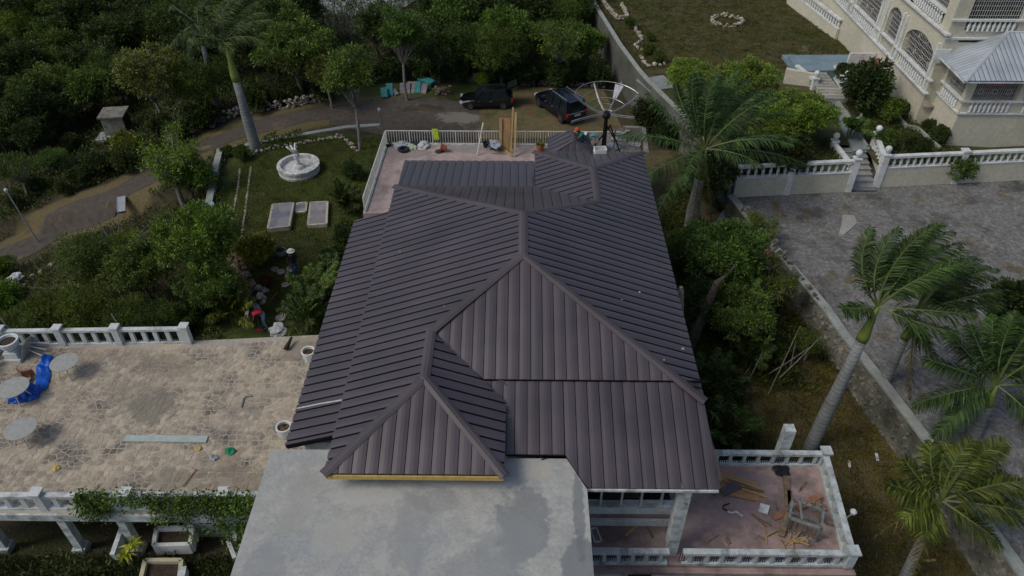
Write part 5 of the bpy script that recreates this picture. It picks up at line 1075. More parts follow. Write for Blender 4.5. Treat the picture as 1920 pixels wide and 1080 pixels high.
crumple('yellow_cloth', 'bright lime yellow cloth hanging on the far railing', 'cloth', px(4.75, (811, 246), (822, 246), (823, 256), (812, 257)), 0, plain('lime_cloth', (.45, .62, .03), .7), .03, 4)
o = bpy.data.objects['yellow_cloth']; o.location = (GY(817, 251, 40.5).x, 40.5, 4.55); o.rotation_euler = (R(84), 0, 0)
tag(M().prism(px(4.3, (985, 252), (1030, 250), (1026, 268), (985, 269)), .9, 1.9).build('covered_crate', plain('dark_teal_sheet', (.02, .035, .04), .6)), 'dark covered crate on the ground behind the railing', 'crate')
# ------------------------------------------------------------ junk beside the parking
TEAL = mat('teal_upholstery', (.04, .24, .25), (.02, .16, .17), .7, 4); MAUV = mat('worn_grey_board', (.24, .22, .25), (.15, .13, .15), .8, 3)
def junk(name, label, cat, u, v, d, m, rz, tilt=0., tz=0.): 
    p = GT(u, v); t = thing(name, label, cat, p); q = Euler((tilt, tz, rz)).to_matrix()
    mm = M(); mm.box(p + Vector((0, 0, d[2] / 2 + .12)), d, rot=q); mm.build('panel', m, t); M().box(p + q @ Vector((0, 0, -d[2] * .3)) + Vector((0, 0, d[2] / 2 + .1)), (d[0] * 1.04, d[1] * 1.04, .05), rot=q).build('frame', DARKM, t); return t
junk('seat_cushion', 'teal cushion leaning at the far left of the row of junk', 'cushion', 721, 181, (.5, .9, .3), TEAL, .2, .5)
junk('seat_cushion', 'tall teal cushion with a grey edge, second in the row of junk', 'cushion', 731, 175, (.5, 1.0, .3), TEAL, .1, .8)
junk('old_board', 'grey mauve panel beside the second teal cushion', 'panel', 739, 175, (.3, 1.0, .2), MAUV, .7, .4)
junk('old_board', 'wide grey panel leaning in front of the slender tree', 'panel', 760, 172, (.8, 1.0, .15), MAUV, 0, .8)
junk('old_board', 'grey patterned panel between the wide panel and the square teal cushion', 'panel', 771, 170, (.6, 1.0, .2), MAUV, -.1, .7)
junk('seat_cushion', 'square teal cushion in the middle of the row of junk', 'cushion', 782, 170, (.6, .95, .25), TEAL, -.05, .7)
junk('old_board', 'dull mauve panel right of the square teal cushion', 'panel', 793, 171, (.7, .9, .15), MAUV, -.2, .6)
junk('sofa_seat', 'long teal bench cushion lying slantwise on top of the junk', 'cushion', 800, 158, (1.5, .6, .3), TEAL, -.7, .2)
junk('iron_sheet', 'weathered corrugated sheet with ribs lying in the undergrowth above the driveway', 'sheet', 576, 178, (1.7, .75, .06), MAUV, .22, .2)
junk('iron_sheet', 'short upright weathered sheet behind the ribbed sheet', 'sheet', 573, 163, (.4, .9, .06), MAUV, .1, .6)
junk('old_board', 'pale board on the ground left of the tall palm', 'panel', 400, 237, (.4, .8, .06), MAUV, .2, .1); junk('old_board', 'tilted grey board beside the pale board left of the palm', 'panel', 412, 228, (.9, .4, .05), MAUV, .4, .5)
junk('metal_sheet', 'long light blue grey sheet standing in the woods behind the tall palms', 'sheet', 394, 96, (.5, 2.2, .1), GALV, .15, .5)
junk('white_slab', 'white slab lying on the slope beside the driveway', 'panel', 229, 387, (.5, 1.5, .08), GREYC, .35, .15)
rubbish('white_rubbish', 'small heap of white rubbish at the lower left of the driveway', 'rubbish', 30, 520, -1.4, .4, WHP, 12, .5)
rubbish('garden_bag', 'crumpled white and grey bag on the ground right of the bending person', 'bag', 521, 621, 1.1, .45, WHP, 13, .7)
tag(M().tube([GT(523, 545), GT(513, 575) + Vector((0, 0, .5))], .02, 5).build('broom', plain('red_plastic', (.35, .03, .04), .5)), 'thin red broom handle standing among the garden plants', 'broom')
rk = thing('rake', 'red rake held by the bending person', 'rake', GT(487, 618)); M().tube([GT(487, 618) + Vector((0, 0, .05)), GT(487, 618) + Vector((.02, .1, 1.0))], .015, 5).build('handle', WOOD, rk); c = GT(487, 618); M().prism([(c.x - .25, c.y - .15), (c.x + .25, c.y - .15), (c.x + .08, c.y + .1), (c.x - .08, c.y + .1)], c.z + .02, c.z + .06).build('head', plain('red_plastic2', (.4, .04, .05), .5), rk)
# stone oven hut on the left
hp = GT(232, 250); ht = thing('stone_hut', 'small ruined stone hut with a flat concrete lid and a dark opening in the woods', 'hut', hp)
M().box(hp + Vector((-.3, .1, .8)), (1.6, 1.55, 1.6), .15).build('walls', RUB, ht); M().box(hp + Vector((-.3, .1, 1.72)), (1.9, 1.85, .12), .15).build('lid', RUB, ht); M().box(hp + Vector((.58, .1, .9)), (.1, 1.0, 1.1), .15).build('opening', INSHADE, ht)  # hut opening is a solid panel with shade as its colour
M().box(hp + Vector((-.3, -.7, .1)), (2.6, 1.4, .2), .1).build('slab', CAP, ht)
# poles
def pole(label, base, top, r=.05, m=GALV, head=True, cat='lamp post'):
    t = thing('lamp_post', label, cat, base); M().tube([base, top], [r, r * .8], 8).build('pole', m, t)
    if head: M().lathe(top, [(r, -.1), (.1, 0), (.12, .1), (.05, .18)], 8).build('lamp_head', CREAMW, t)
    return t
b = GT(72, 455); pole('tall thin grey pole beside the driveway at the left', b, GY(12, 358, b.y + .3) , .05)
b = G(722, 250, 1.0); b = GT(722, 262); pole('white topped pale blue pole at the left corner of the far terrace', b, GY(711, 207, b.y), .07)
for nm, u0, v0, u1, v1 in (('thin bare rod rising behind the patio balustrade', 222, 612, 208, 588), ('thin bare rod at the left end of the patio balustrade', 12, 615, 0, 596)):
    b = G(u0, v0, 4.7) ; b.y += .2; b.z = 3.9; tag(M().tube([b, GY(u1, v1, b.y + .1)], .02, 5).build('metal_rod', GALV), nm, 'rod')
# ------------------------------------------------------------ patio furniture
def round_table(label, u, v, r=.56, z=3.8, tip=None):
    h = .72; c = G(u, v, z + h); t = thing('garden_table', label, 'table', (c.x, c.y, z))
    M().lathe((c.x, c.y, z), [(r * .97, h - .03), (r, h - .02), (r, h), (.03, h + .004)], 24).build('tabletop', mat('grey_table_glass', (.36, .37, .35), (.3, .31, .3), .75, 3), t)
    for k in range(4):
        a = k * math.pi / 2 + .5; q = M(); q.tube([(c.x + .1 * math.cos(a), c.y + .1 * math.sin(a), z + h - .04), (c.x + .3 * math.cos(a), c.y + .3 * math.sin(a), z + h * .55), (c.x + r * .8 * math.cos(a), c.y + r * .8 * math.sin(a), z)], .025, 5); q.build('leg', WMET, t)
round_table('round grey table right of the blue tarpaulin', 120, 679, .54); round_table('round grey table under the left end of the blue tarpaulin', 24, 726, .58); round_table('round grey table alone nearest the near edge of the patio', 38, 803, .56)
t = thing('garden_table', 'round table tipped on its side with white legs showing behind the urn', 'table', G(58, 658, 3.8)); c = G(52, 652, 4.1)
q = M(); q.lathe((0, 0, 0), [(.5, -.02), (.5, .0), (.02, .005)], 20); rot = Matrix.Rotation(R(-75), 3, 'Y'); q.v = [tuple(c + rot @ Vector(v)) for v in q.v]; q.build('tabletop', MT['grey_table_glass'], t)
for k in range(3): M().tube([c + Vector((.05, -.1 + .1 * k, .1 * k)), c + Vector((.75, -.3 + .3 * k, -.2 + .1 * k))], .022, 5).build('leg', WMET, t)
un = thing('urn_planter', 'white urn planter on a square pedestal in the left corner of the patio', 'planter', G(32, 668, 3.8)); c = G(32, 670, 3.8)
q = M(); q.box(c + Vector((0, 0, .08)), (.72, .72, .16)); q.box(c + Vector((0, 0, .3)), (.56, .56, .3)); q.box(c + Vector((0, 0, .48)), (.46, .46, .08)); q.build('pedestal', CREAMW, un)
M().lathe(c, [(.16, .5), (.2, .55), (.34, .7), (.38, .86), (.36, .88), (.42, .9), (.42, 1.0), (.34, 1.0), (.3, .85)], 18).build('bowl', CREAMW, un, smooth=False)
M().lathe(c, [(.31, .88), (.31, .9), (.02, .92)], 12).build('earth', MT['dark_earth'], un)
t = thing('folding_chair', 'small brown wooden chair beside the blue tarpaulin', 'chair', G(50, 712, 3.8)); c = G(50, 712, 3.8); RW = mat('brown_board', (.28, .12, .06), (.18, .07, .04), .7, 5)
M().box(c + Vector((-.14, .05, .35)), (.34, .04, .36), rz=-.6).build('backrest', RW, t); M().box(c + Vector((.18, .05, .33)), (.4, .04, .34), rz=.35).build('seat', RW, t); M().box(c + Vector((0, -.05, .12)), (.5, .3, .04)).build('frame', WOOD, t)
for sx in (-1, 1): M().bar(c + Vector((sx * .2, -.1, 0)), c + Vector((sx * .2, .1, .3)), .03).build('leg', WOOD, t)
def px3(z, *ps): return [(G(u, v, z).x, G(u, v, z).y) for u, v in ps]
tag(M().prism(px3(3.87, (238, 815), (390, 817), (386, 829), (230, 827)), 3.825, 3.87).build('long_board', mat('pale_grey_green_paint', (.42, .5, .48), (.36, .43, .42), .7, 2)), 'long pale grey green board lying flat in the middle of the patio', 'board')
for i, (u, v, s, c_, lb, z) in enumerate(((370, 840, .18, YEL, 'small yellow scrap below the right end of the long board', 3.85), (103, 877, .2, YEL, 'small yellow scrap at the lower left of the patio', 3.85), (430, 846, .26, plain('green_plastic', (.0, .2, .09), .6), 'crumpled piece of green plastic on the patio', 3.85), (400, 858, .2, GREYC, 'pale grey scrap left of the green plastic', 3.84))):
    p = G(u, v, z); crumple(('paper_scrap', 'paper_scrap', 'plastic_scrap', 'grey_scrap')[i], lb, 'scrap', [(p.x + s * math.cos(a) * (1, .6, .9, .7, 1)[k], p.y + s * .8 * math.sin(a)) for k, a in enumerate((0, 1.2, 2.6, 3.8, 5.1))], 3.82, c_, .1, i + 30)
tag(M().tube([G(452, 764, 3.85), G(456, 748, 3.85), G(461, 743, 3.85), G(471, 742, 3.86)], .03, 6).build('bent_pipe', GALV), 'bent grey pipe on the patio', 'pipe')
tag(M().tube([G(343, 912, 3.85), G(368, 880, 3.85)], .02, 5).build('red_stick', plain('rust_red', (.28, .07, .03), .8)), 'thin red stick on the patio near the vines', 'stick')
def pot(label, u, v, z, r=.28): 
    c = G(u, v, z); t = thing('round_planter', label, 'planter', c)
    M().lathe(c, [(r * .7, 0), (r * .95, .35), (r * 1.05, .5), (r * 1.05, .58), (r * .85, .58), (r * .8, .46)], 20).build('pot', CREAMW, t); M().lathe(c, [(r * .82, .44), (r * .82, .47), (.02, .5)], 12).build('earth', mat('red_earth', (.16, .08, .05), (.1, .05, .03), .95, 5), t)
    q = M(); leaves(q, c + Vector((0, 0, .45)), 25, .25, .05); q.build('plant', LEAFD, t)
pot('round white planter at the edge of the low brown roof, far one', 582, 676, 3.8); pot('round white planter at the edge of the low brown roof, near one', 537, 818, 3.8)
tag(M().tube([G(536, 655, 3.9), G(547, 632, 4.1)], [.12, .05], 6).build('dark_log', plain('charred_wood', (.02, .018, .016), .9)), 'dark broken log at the far edge of the patio', 'log')
q = GT(392, 398, 1.3); c = q; t = thing('round_planter', 'pale blue round planter on the end of the garden wall', 'planter', c); M().lathe(c, [(.26, 0), (.36, .4), (.4, .5), (.3, .5), (.28, .4)], 16).build('pot', mat('pale_blue_glaze', (.3, .4, .44), (.24, .33, .36), .5, 3), t); M().lathe(c, [(.29, .38), (.02, .44)], 12).build('earth', MT['dark_earth'], t)
c = GT(406, 425, .3); t = thing('stone_urn', 'dark hollow stone urn lying just below the pale blue planter', 'urn', c); M().lathe(c, [(.2, 0), (.34, .3), (.3, .5), (.22, .5), (.24, .3), (.1, .15)], 12).build('pot', RUB, t)
c = GT(528, 480); t = thing('stone_pot', 'round stone pot with a small plant left of the standing person', 'pot', c); M().lathe(c, [(.2, 0), (.34, .2), (.32, .42), (.24, .42), (.24, .3)], 12).build('pot', RUB, t); q = M(); leaves(q, c + Vector((0, 0, .35)), 50, .4, .06); q.build('plant', LEAFD, t)
# planters in the shade below the patio
for lb, P4 in (('white rectangular planter trough under the patio, upper one', [(293, 990), (360, 988), (356, 1020), (288, 1022)]), ('cream rectangular planter trough at the bottom edge of the picture', [(272, 1050), (340, 1050), (336, 1085), (264, 1085)]), ('white planter trough half hidden beside the concrete roof', [(440, 996), (462, 990), (462, 1020), (440, 1026)])):
    pp = [G(u, v, 2.1) for u, v in P4]; c = sum(pp, Vector()) / 4; t = thing('planter_trough', lb, 'planter', (c.x, c.y, 1.5))
    for a, b in zip(pp, pp[1:] + pp[:1]): M().bar(a - Vector((0, 0, .25)), b - Vector((0, 0, .25)), .14, .55).build('side', CREAMW if 'white' in lb else mat('cream_trough', (.5, .48, .33), (.42, .4, .28), .8, 3), t)
    M().prism([(p.x, p.y) for p in pp], 1.6, 1.95).build('earth', MT['dark_earth'], t)
tag(M().bar(G(215, 1045, 2.2), G(236, 985, 2.4), .16, .5).build('garden_rail', WHITE2), 'short slanting white rail beside the yellow croton under the patio', 'rail')
tag(M().bar(G(428, 1015, 2.2), G(441, 1048, 2.0), .14, .3).build('white_kerb', WHITE2), 'short white kerb piece beside the concrete roof', 'kerb')
tag(M().bar(G(345, 1068, 2.0), G(342, 1090, 2.0), .25, .4).build('white_block', WHITE2), 'white block at the bottom edge right of the cream trough', 'block')
# ------------------------------------------------------------ debris on the near terrace
TZ = 3.8
def pl(label, u0, v0, u1, v1, wd=.12, th=.04, m=OWOOD, z=.03, z2=None, group=None): return plank(label, G(u0, v0, TZ + z), G(u1, v1, TZ + (z2 if z2 is not None else z)), wd, th, m, group=group)
for i, (lb, P4, m) in enumerate((('large triangular orange plywood sheet under the roof edge', [(1342, 880), (1420, 905), (1425, 935), (1342, 915)], PLY), ('second orange plywood sheet lying under the battens', [(1345, 905), (1345, 925), (1425, 940), (1420, 928)], PLY))):
    tag(M().prism(px3(TZ + .04 + i * .03, *P4), TZ + .02 + i * .03, TZ + .04 + i * .03).build('plywood_sheet', m), lb, 'plywood')
pl('yellow batten across the plywood, upper one', 1366, 896, 1432, 919, .07, .05, WOOD, .12); pl('yellow batten across the plywood, lower one', 1392, 917, 1438, 932, .07, .05, WOOD, .12); pl('dark broken lath on top of the plywood', 1345, 900, 1432, 921, .06, .03, OWOOD, .13)
tag(M().prism(px3(TZ + .2, (1350, 916), (1380, 902), (1391, 914), (1358, 930)), TZ + .16, TZ + .2).build('roof_sheet_offcut', ROOF), 'small brown offcut of roof sheet on the plywood', 'sheet')
tag(M().prism(px3(TZ + .3, (1322, 918), (1347, 914), (1349, 920), (1342, 931)), TZ + .26, TZ + .3).build('roof_sheet_offcut', ROOF), 'brown triangular offcut of sheet half hidden by the roof edge', 'sheet')
tag(M().prism(px3(TZ + .06, (1426, 943), (1444, 948), (1439, 964), (1422, 958)), TZ + .02, TZ + .06).build('white_tile', CREAMW), 'square pale tile lying on the pink terrace', 'tile')
q = M(); q.tube([G(1368, 944, TZ + .04), G(1356, 948, TZ + .1), G(1355, 953, TZ + .05), G(1364, 958, TZ + .04)], .025, 5); tag(q.build('bent_wire', DARKM), 'bent black wire loop on the pink terrace', 'wire')
q = M(); q.tube([G(1364, 959, TZ + .04), G(1373, 962, TZ + .06), G(1380, 959, TZ + .06), G(1393, 968, TZ + .04)], .04, 6); tag(q.build('white_gutter_piece', WMET), 'crooked white metal strip on the pink terrace', 'strip')
pl('long dark plank, left one lying towards the railing corner', 1474, 893, 1478, 950, .22, .05); pl('broken grey plank running under the timber cage from the upper left', 1480, 920, 1482, 962, .14, .05)
pl('reddish plank propped to the upper right of the timber cage', 1494, 954, 1538, 928, .22, .06, mat('red_brown_plank', (.3, .15, .09), (.2, .1, .06), .9, 3), .05, .3)
pl('curved brown board leaning along the right railing', 1533, 932, 1537, 972, .16, .05, OWOOD, .2); pl('short red brown block near the right railing', 1541, 948, 1545, 958, .2, .12, MT['red_brown_plank'], .05)
pl('orange brown plank crossing below the long dark planks', 1450, 972, 1482, 958, .2, .06, MT['red_brown_plank']); pl('thick pale grey timber left of the cage', 1464, 1005, 1478, 962, .2, .1, OWOOD, .1, .35)
pl('pale plank under the front of the cage', 1478, 1018, 1522, 1006, .16, .06, WOOD); pl('thin yellowish lath by the lower left of the cage', 1438, 1005, 1462, 994, .06, .04, WOOD); pl('short yellowish lath standing out left of the cage', 1434, 992, 1437, 1020, .06, .04, WOOD)
pl('thin dark lath left of the yellowish laths', 1422, 1004, 1434, 1012, .05, .03); pl('narrow dark lath below the pale tile, upper one', 1411, 964, 1437, 988, .05, .03); pl('narrow dark lath below the pale tile, lower one', 1422, 972, 1447, 986, .05, .03)
pl('short dark block near the front railing', 1362, 1008, 1368, 1020, .1, .06); pl('dark stick on the terrace left of the cage', 1454, 940, 1458, 957, .05, .03); pl('small stick crossing near the railing corner', 1500, 920, 1512, 903, .05, .03); pl('thin sticks near the far railing', 1498, 922, 1504, 910, .04, .03)
pl('thin lath at the right of the cage', 1541, 1006, 1554, 1008, .04, .02); pl('faint thin stick at the lower left of the pink terrace', 1322, 1020, 1347, 1003, .03, .02)
q = M(); q.tube([G(1534, 950, TZ + .1), G(1536, 970, TZ + .3), G(1546, 980, TZ + .2), G(1562, 985, TZ + .05)], .03, 5); tag(q.build('curved_branch', OWOOD), 'thin curved branch arching towards the right railing', 'branch')
rubbish('black_bin_bag', 'flat black plastic lump against the far railing', 'bag', 1464, 882, TZ, .3, DKB, 21, .35)
q = M(); c = G(1478, 1012, TZ)
for i in range(14): a = rnd.uniform(0, 6.28); l = rnd.uniform(.2, .5); o_ = Vector((rnd.uniform(-.4, .5), rnd.uniform(-.2, .3), rnd.uniform(.02, .15))); q.bar(c + o_, c + o_ + Vector((math.cos(a) * l, math.sin(a) * l, rnd.uniform(-.02, .1))), .04, .03)
tag(q.build('splintered_wood', WOOD, origin=tuple(c)), 'tangle of splintered yellow wood below the cage', 'wood scraps')
# timber cage
cg = thing('timber_cage', 'weathered broken timber frame like a cage lying on the pink terrace', 'frame', G(1502, 985, TZ)); GW = mat('grey_timber', (.22, .24, .24), (.12, .13, .13), .9, 5, .005)
cc = G(1502, 988, TZ); q0 = Matrix.Rotation(-.42, 3, 'Z')
def cgp(x, y, z): return cc + q0 @ Vector((x, y, 0)) + Vector((0, 0, z))
for z in (.05, .75):
    for a, b in (((-.5, -.38), (.5, -.38)), ((.5, -.38), (.5, .38)), ((.5, .38), (-.5, .38)), ((-.5, .38), (-.5, -.38))): M().bar(cgp(*a, z), cgp(*b, z), .08, .08).build('rail', GW, cg)
for x, y in ((-.5, -.38), (.5, -.38), (.5, .38), (-.5, .38)): M().bar(cgp(x, y, .02), cgp(x, y, .85), .08).build('upright', GW, cg)
for k in range(7): M().bar(cgp(-.4 + k * .13, -.38, .05), cgp(-.4 + k * .13, -.38, .75), .035).build('slat', OWOOD, cg)
for k in range(4): M().bar(cgp(-.3 + k * .22, .38, .7), cgp(-.3 + k * .22, .38, 1.0), .04).build('slat', GW, cg)
M().bar(cgp(-.3, .4, .8), cgp(-.1, -.38, .8), .06).build('brace', GW, cg)
b = G(1574, 985, 3.3); pole('short grey pipe with a small cap sticking out beyond the terrace railing', G(1578, 978, 3.6), G(1599, 962, 3.9), .035, GALV, True, 'pipe')
# balcony items
BZ = 3.8
q = M(); P4 = [G(u, v, BZ + .05) for u, v in ((1106, 992), (1118, 990), (1128, 1014), (1116, 1017))]
for a, b in zip(P4, P4[1:] + P4[:1]): q.bar(a, b, .05, .05)
tag(q.build('window_frame', CREAMW), 'empty white window frame lying on the balcony floor', 'frame')
pl('yellow board lying slantwise on the balcony floor', 1173, 1005, 1199, 982, .1, .05, WOOD); pl('short dark yellow board right of the slanting one on the balcony', 1214, 985, 1224, 1008, .07, .05, OWOOD); pl('thin reddish stick by the column on the balcony', 1252, 982, 1256, 1002, .03, .02, TERRA)
# ------------------------------------------------------------ things beyond the right side of the house
sb = G(1462, 852, 3.8); tag(M().prism([(sb.x - .18, 17.2), (sb.x + .18, 17.2), (sb.x + .18, 17.55), (sb.x - .18, 17.55)], 0, 5.35).build('concrete_stub', WHITE2), 'square weathered concrete stub column behind the near terrace railing', 'column')
t = thing('timber_pallet', 'red brown timber panel of long boards lying against the lane wall', 'pallet', GT(1430, 500, .8)); 
A = GT(1405, 508, .9); B = GT(1440, 478, 1.3); 
for k in range(6): o_ = Vector((.0, -.17 * k, -.05 * k)) + Vector((.08 * k, 0, 0)); M().bar(A + o_ + Vector((-.2, .4, 0)), B + o_ + Vector((.1, .5, 0)), .13, .04).build('board', MT['red_brown_plank'], t)
A = GT(1345, 415, .1); tag(M().prism([(p.x, p.y) for p in (GT(1342, 420), GT(1362, 385), GT(1392, 412))], 1.0, 1.25).build('blue_sheet', mat('blue_grey_sheet', (.22, .27, .33), (.16, .2, .24), .6, 2)), 'triangular blue grey sheet leaning below the boundary wall', 'sheet')
for lb, u, v, u2, v2, m in (('white strip of timber lying beside the lane', 1590, 720, 1610, 752, CREAMW), ('small white strip on the lane further down', 1643, 850, 1646, 864, CREAMW), ('pale sliver of wood lying on the dry grass of the lane', 1592, 864, 1593, 876, CREAMW), ('short orange board on the lane at the bottom', 1730, 1052, 1755, 1050, WOOD)):
    plank(lb, GT(u, v, .04), GT(u2, v2, .04), .1, .04, m, 'timber_strip', 'strip')
t = thing('tree_stump', 'pale broken stump standing close to the right roof edge', 'stump', GT(1285, 600)); b = Vector((7.0, 22.0, .6)); top = GY(1277, 538, 22.0); M().tube([b, b.lerp(top, .6), top - Vector((0, 0, .25)), top], [.2, .17, .15, .07], 8).build('trunk', PBARK, t)
yc = G(1590, 425, 1.81); tag(M().prism(px3(1.85, (1580, 402), (1602, 404), (1607, 418), (1592, 432), (1582, 440), (1573, 438), (1578, 420)), 1.8, 1.85).build('cement_patch', mat('pale_cement', (.36, .36, .33), (.3, .3, .28), .9, 3)), 'pale patch of smooth cement on the stone yard', 'patch')
kb = [G(u, v, 2.0) for u, v in ((1830, 560), (1826, 580), (1838, 605), (1852, 632), (1862, 650))]
kt = thing('curved_kerb', 'curved concrete kerb round the dark hedge on the stone yard', 'kerb', kb[0])
path_wall('kerb_face', [(p.x, p.y) for p in kb], RUB, lambda i: 1.7, lambda i: 2.3, .3, CAP, .06, .04, kt)
for lb, P in (('thin concrete edging between the neighbour garden beds, long one', [(1572, 192), (1600, 235), (1625, 275)]), ('thin concrete edging between the flower beds, near the cream wall', [(1680, 215), (1700, 237), (1720, 240), (1762, 278)]), ('short concrete edging in the shade of the dark hedge', [(1595, 228), (1612, 222), (1615, 215)])):
    pp = [G(u, v, 3.15) for u, v in P]; q = M()
    for a, b in zip(pp, pp[1:]): q.bar(a, b, .14, .22)
    tag(q.build('bed_edging', CAP), lb, 'edging')
tag(M().bar(G(1218, 146, 3.0), G(1245, 168, 3.0), 2.2, .1).build('grey_slab', PATHM), 'flat blue grey slab beyond the boundary wall, left of the light green tree', 'slab')
kind(M().prism([(p.x, p.y) for p in (G(590, 0, .6), G(780, 0, .6), G(735, 28, .6), G(600, 26, .6))], -.2, .62).build('far_road', CONC), 'structure')
for i in range(9): 
    p = G(598 + i * 6, 64, .3); 
ff = thing('bamboo_fence', 'ragged grey stick fence in front of the far road', 'fence', G(620, 70, .3))
for i in range(26):
    p = G(594 + i * 2.9, 75, .3); M().tube([p, p + Vector((rnd.uniform(-.2, .2), 0, rnd.uniform(1.6, 3.4)))], .045, 4).build('stick', PBARK, ff)
# dead twisted concrete/rock patch behind the cars
M_ = M()
for (u, v, r_) in ((900, 140, 1.3), (930, 138, 1.2), (1100, 135, 1.2), (980, 145, .9), (1030, 148, .9)): rubbish('boulder', {900: 'pale grey rock bank behind the black hatchback, left part', 930: 'pale grey rock bank behind the black hatchback, right part', 1100: 'grey rock below the bare branched tree near the boundary wall', 980: 'low grey rock in the undergrowth between the two cars', 1030: 'low grey rock in the undergrowth behind the navy car'}[u], 'rock', u, v + 8, .3, r_, RUB, u, .8)
# ------------------------------------------------------------ vegetation
def fast_mesh(name, V, Fq, m):
    me = bpy.data.meshes.new(name); n = len(V); k = len(Fq)
    me.vertices.add(n); me.vertices.foreach_set('co', V.astype(np.float32).ravel()); me.loops.add(k * 4); me.loops.foreach_set('vertex_index', Fq.astype(np.int32).ravel())
    me.polygons.add(k); me.polygons.foreach_set('loop_start', np.arange(k, dtype=np.int32) * 4); me.polygons.foreach_set('loop_total', np.full(k, 4, dtype=np.int32))
    me.materials.append(m); me.update(calc_edges=True); return me
def unit(a): return a / np.maximum(1e-6, np.linalg.norm(a, axis=1, keepdims=True))
def leafcloud(pos, dirs, L, W, rg):
    n = len(pos); up = unit(rg.normal(size=(n, 3)) * .7 + np.array([0, 0, 1.])); side = unit(np.cross(dirs, up)); L = L[:, None]; W = W[:, None]
    nrm = np.cross(side, dirs)
    V = np.stack([pos, pos + dirs * L * .45 + side * W * .5, pos + dirs * L - nrm * L * .12, pos + dirs * L * .45 - side * W * .5], 1).reshape(-1, 3)
    return V, np.arange(n * 4).reshape(n, 4)
def crown(name, seed, hc, rx, rz, nlobe, lr, ncl, nlf, L, W, m, spread=.34, droop=.15, style='rosette', open_=.0, bark=BARK, th=.5, tr_=.14):
    rg = np.random.default_rng(seed); lobes = [(np.array([0, 0, hc]), lr * 1.15)]
    for i in range(nlobe):
        a = rg.uniform(0, 6.283); e = rg.uniform(-.45, 1.0); rr = rg.uniform(.45, 1.0)
        lobes.append((np.array([math.cos(a) * math.cos(e) * rx * rr, math.sin(a) * math.cos(e) * rx * rr, hc + math.sin(e) * rz * rr]), lr * rg.uniform(.6, 1.05)))
    P = []; D = []
    for c, r in lobes:
        k = int(ncl * (r / lr) ** 2); d = unit(rg.normal(size=(k, 3)) + np.array([0, 0, .35])); rad = r * rg.uniform(.62, 1.08, size=(k, 1)); cc = c + d * rad * np.array([1, 1, .85])
        for q, dd in zip(cc, d):
            n = int(nlf * rg.uniform(.6, 1.3)); ld = unit(dd * .7 + rg.normal(size=(n, 3)) * .75 + np.array([0, 0, .15 - droop])); P.append(q + ld * rg.uniform(0, spread, size=(n, 1)) * (1 if style == 'rosette' else 1.3)); D.append(ld)
    P = np.concatenate(P); D = np.concatenate(D); n = len(P)
    V, Fq = leafcloud(P, D, L * rg.uniform(.6, 1.25, size=n), W * rg.uniform(.7, 1.2, size=n), rg)
    cm = fast_mesh('crown', V, Fq, m)
    t = M(); r = random.Random(seed); base = Vector((0, 0, -.3)); fork = Vector((r.uniform(-.2, .2), r.uniform(-.2, .2), hc * th)); t.tube([base, base.lerp(fork, .5) + Vector((.08, .05, 0)), fork], [tr_ * 1.3, tr_, tr_ * .85], 8)
    for c, rr in lobes:
        e = Vector(c.tolist()); md = fork.lerp(e, .5) + Vector((r.uniform(-.2, .2), r.uniform(-.2, .2), -.15)); t.tube([fork, md, e], [tr_ * .55, tr_ * .38, tr_ * .18], 5)
        for _ in range(3): d = Vector((r.uniform(-1, 1), r.uniform(-1, 1), r.uniform(-.2, 1))) * rr * .95; t.tube([e.lerp(md, .3), e + d], [tr_ * .2, tr_ * .07], 4)
    return cm, t.mesh('trunk', bark), hc, rx
MANGO = crown('a', 11, 3.1, 1.75, 1.25, 12, 1.05, 46, 22, .30, .10, LEAF, droop=.3)
MANGO2 = crown('b', 12, 3.3, 1.9, 1.3, 13, .95, 44, 22, .28, .10, LEAF, droop=.3)
FINE = crown('c', 13, 3.0, 1.9, 1.5, 13, .95, 60, 26, .26, .045, LEAF, spread=.4, droop=.5, style='f')
LIGHT = crown('d', 14, 4.2, 1.9, 1.5, 14, .72, 34, 20, .2, .085, LEAFY, spread=.3, droop=.2, bark=PBARK, tr_=.12)
DARK = crown('e', 15, 3.2, 1.9, 1.4, 12, 1.05, 50, 22, .28, .09, LEAFD, droop=.2)
DARK2 = crown('f', 16, 3.4, 2.0, 1.5, 12, 1.0, 50, 22, .22, .1, LEAFD, droop=.1)
TALL = crown('g', 17, 5.6, 1.45, 2.1, 14, .8, 46, 22, .24, .075, LEAF, droop=.5, th=.55, bark=PBARK, tr_=.12)
AIRY = crown('h', 18, 3.4, 2.1, 1.4, 16, .6, 26, 18, .2, .06, LEAF, spread=.35, droop=.2, bark=PBARK, tr_=.16)
BUSH = crown('i', 19, .75, .55, .4, 9, .5, 70, 16, .13, .06, LEAF, spread=.12, th=.3, tr_=.05)
BUSHD = crown('j', 20, .85, .6, .5, 10, .55, 80, 16, .12, .055, LEAFD, spread=.12, th=.3, tr_=.05)
BIG = crown('l', 22, 3.3, 2.15, 1.5, 26, .62, 34, 27, .19, .07, LEAF, droop=.3, spread=.27)
CONF = crown('k', 21, 2.6, 1.0, 2.0, 16, .7, 50, 24, .3, .035, LEAF, spread=.45, droop=-.5, style='f')
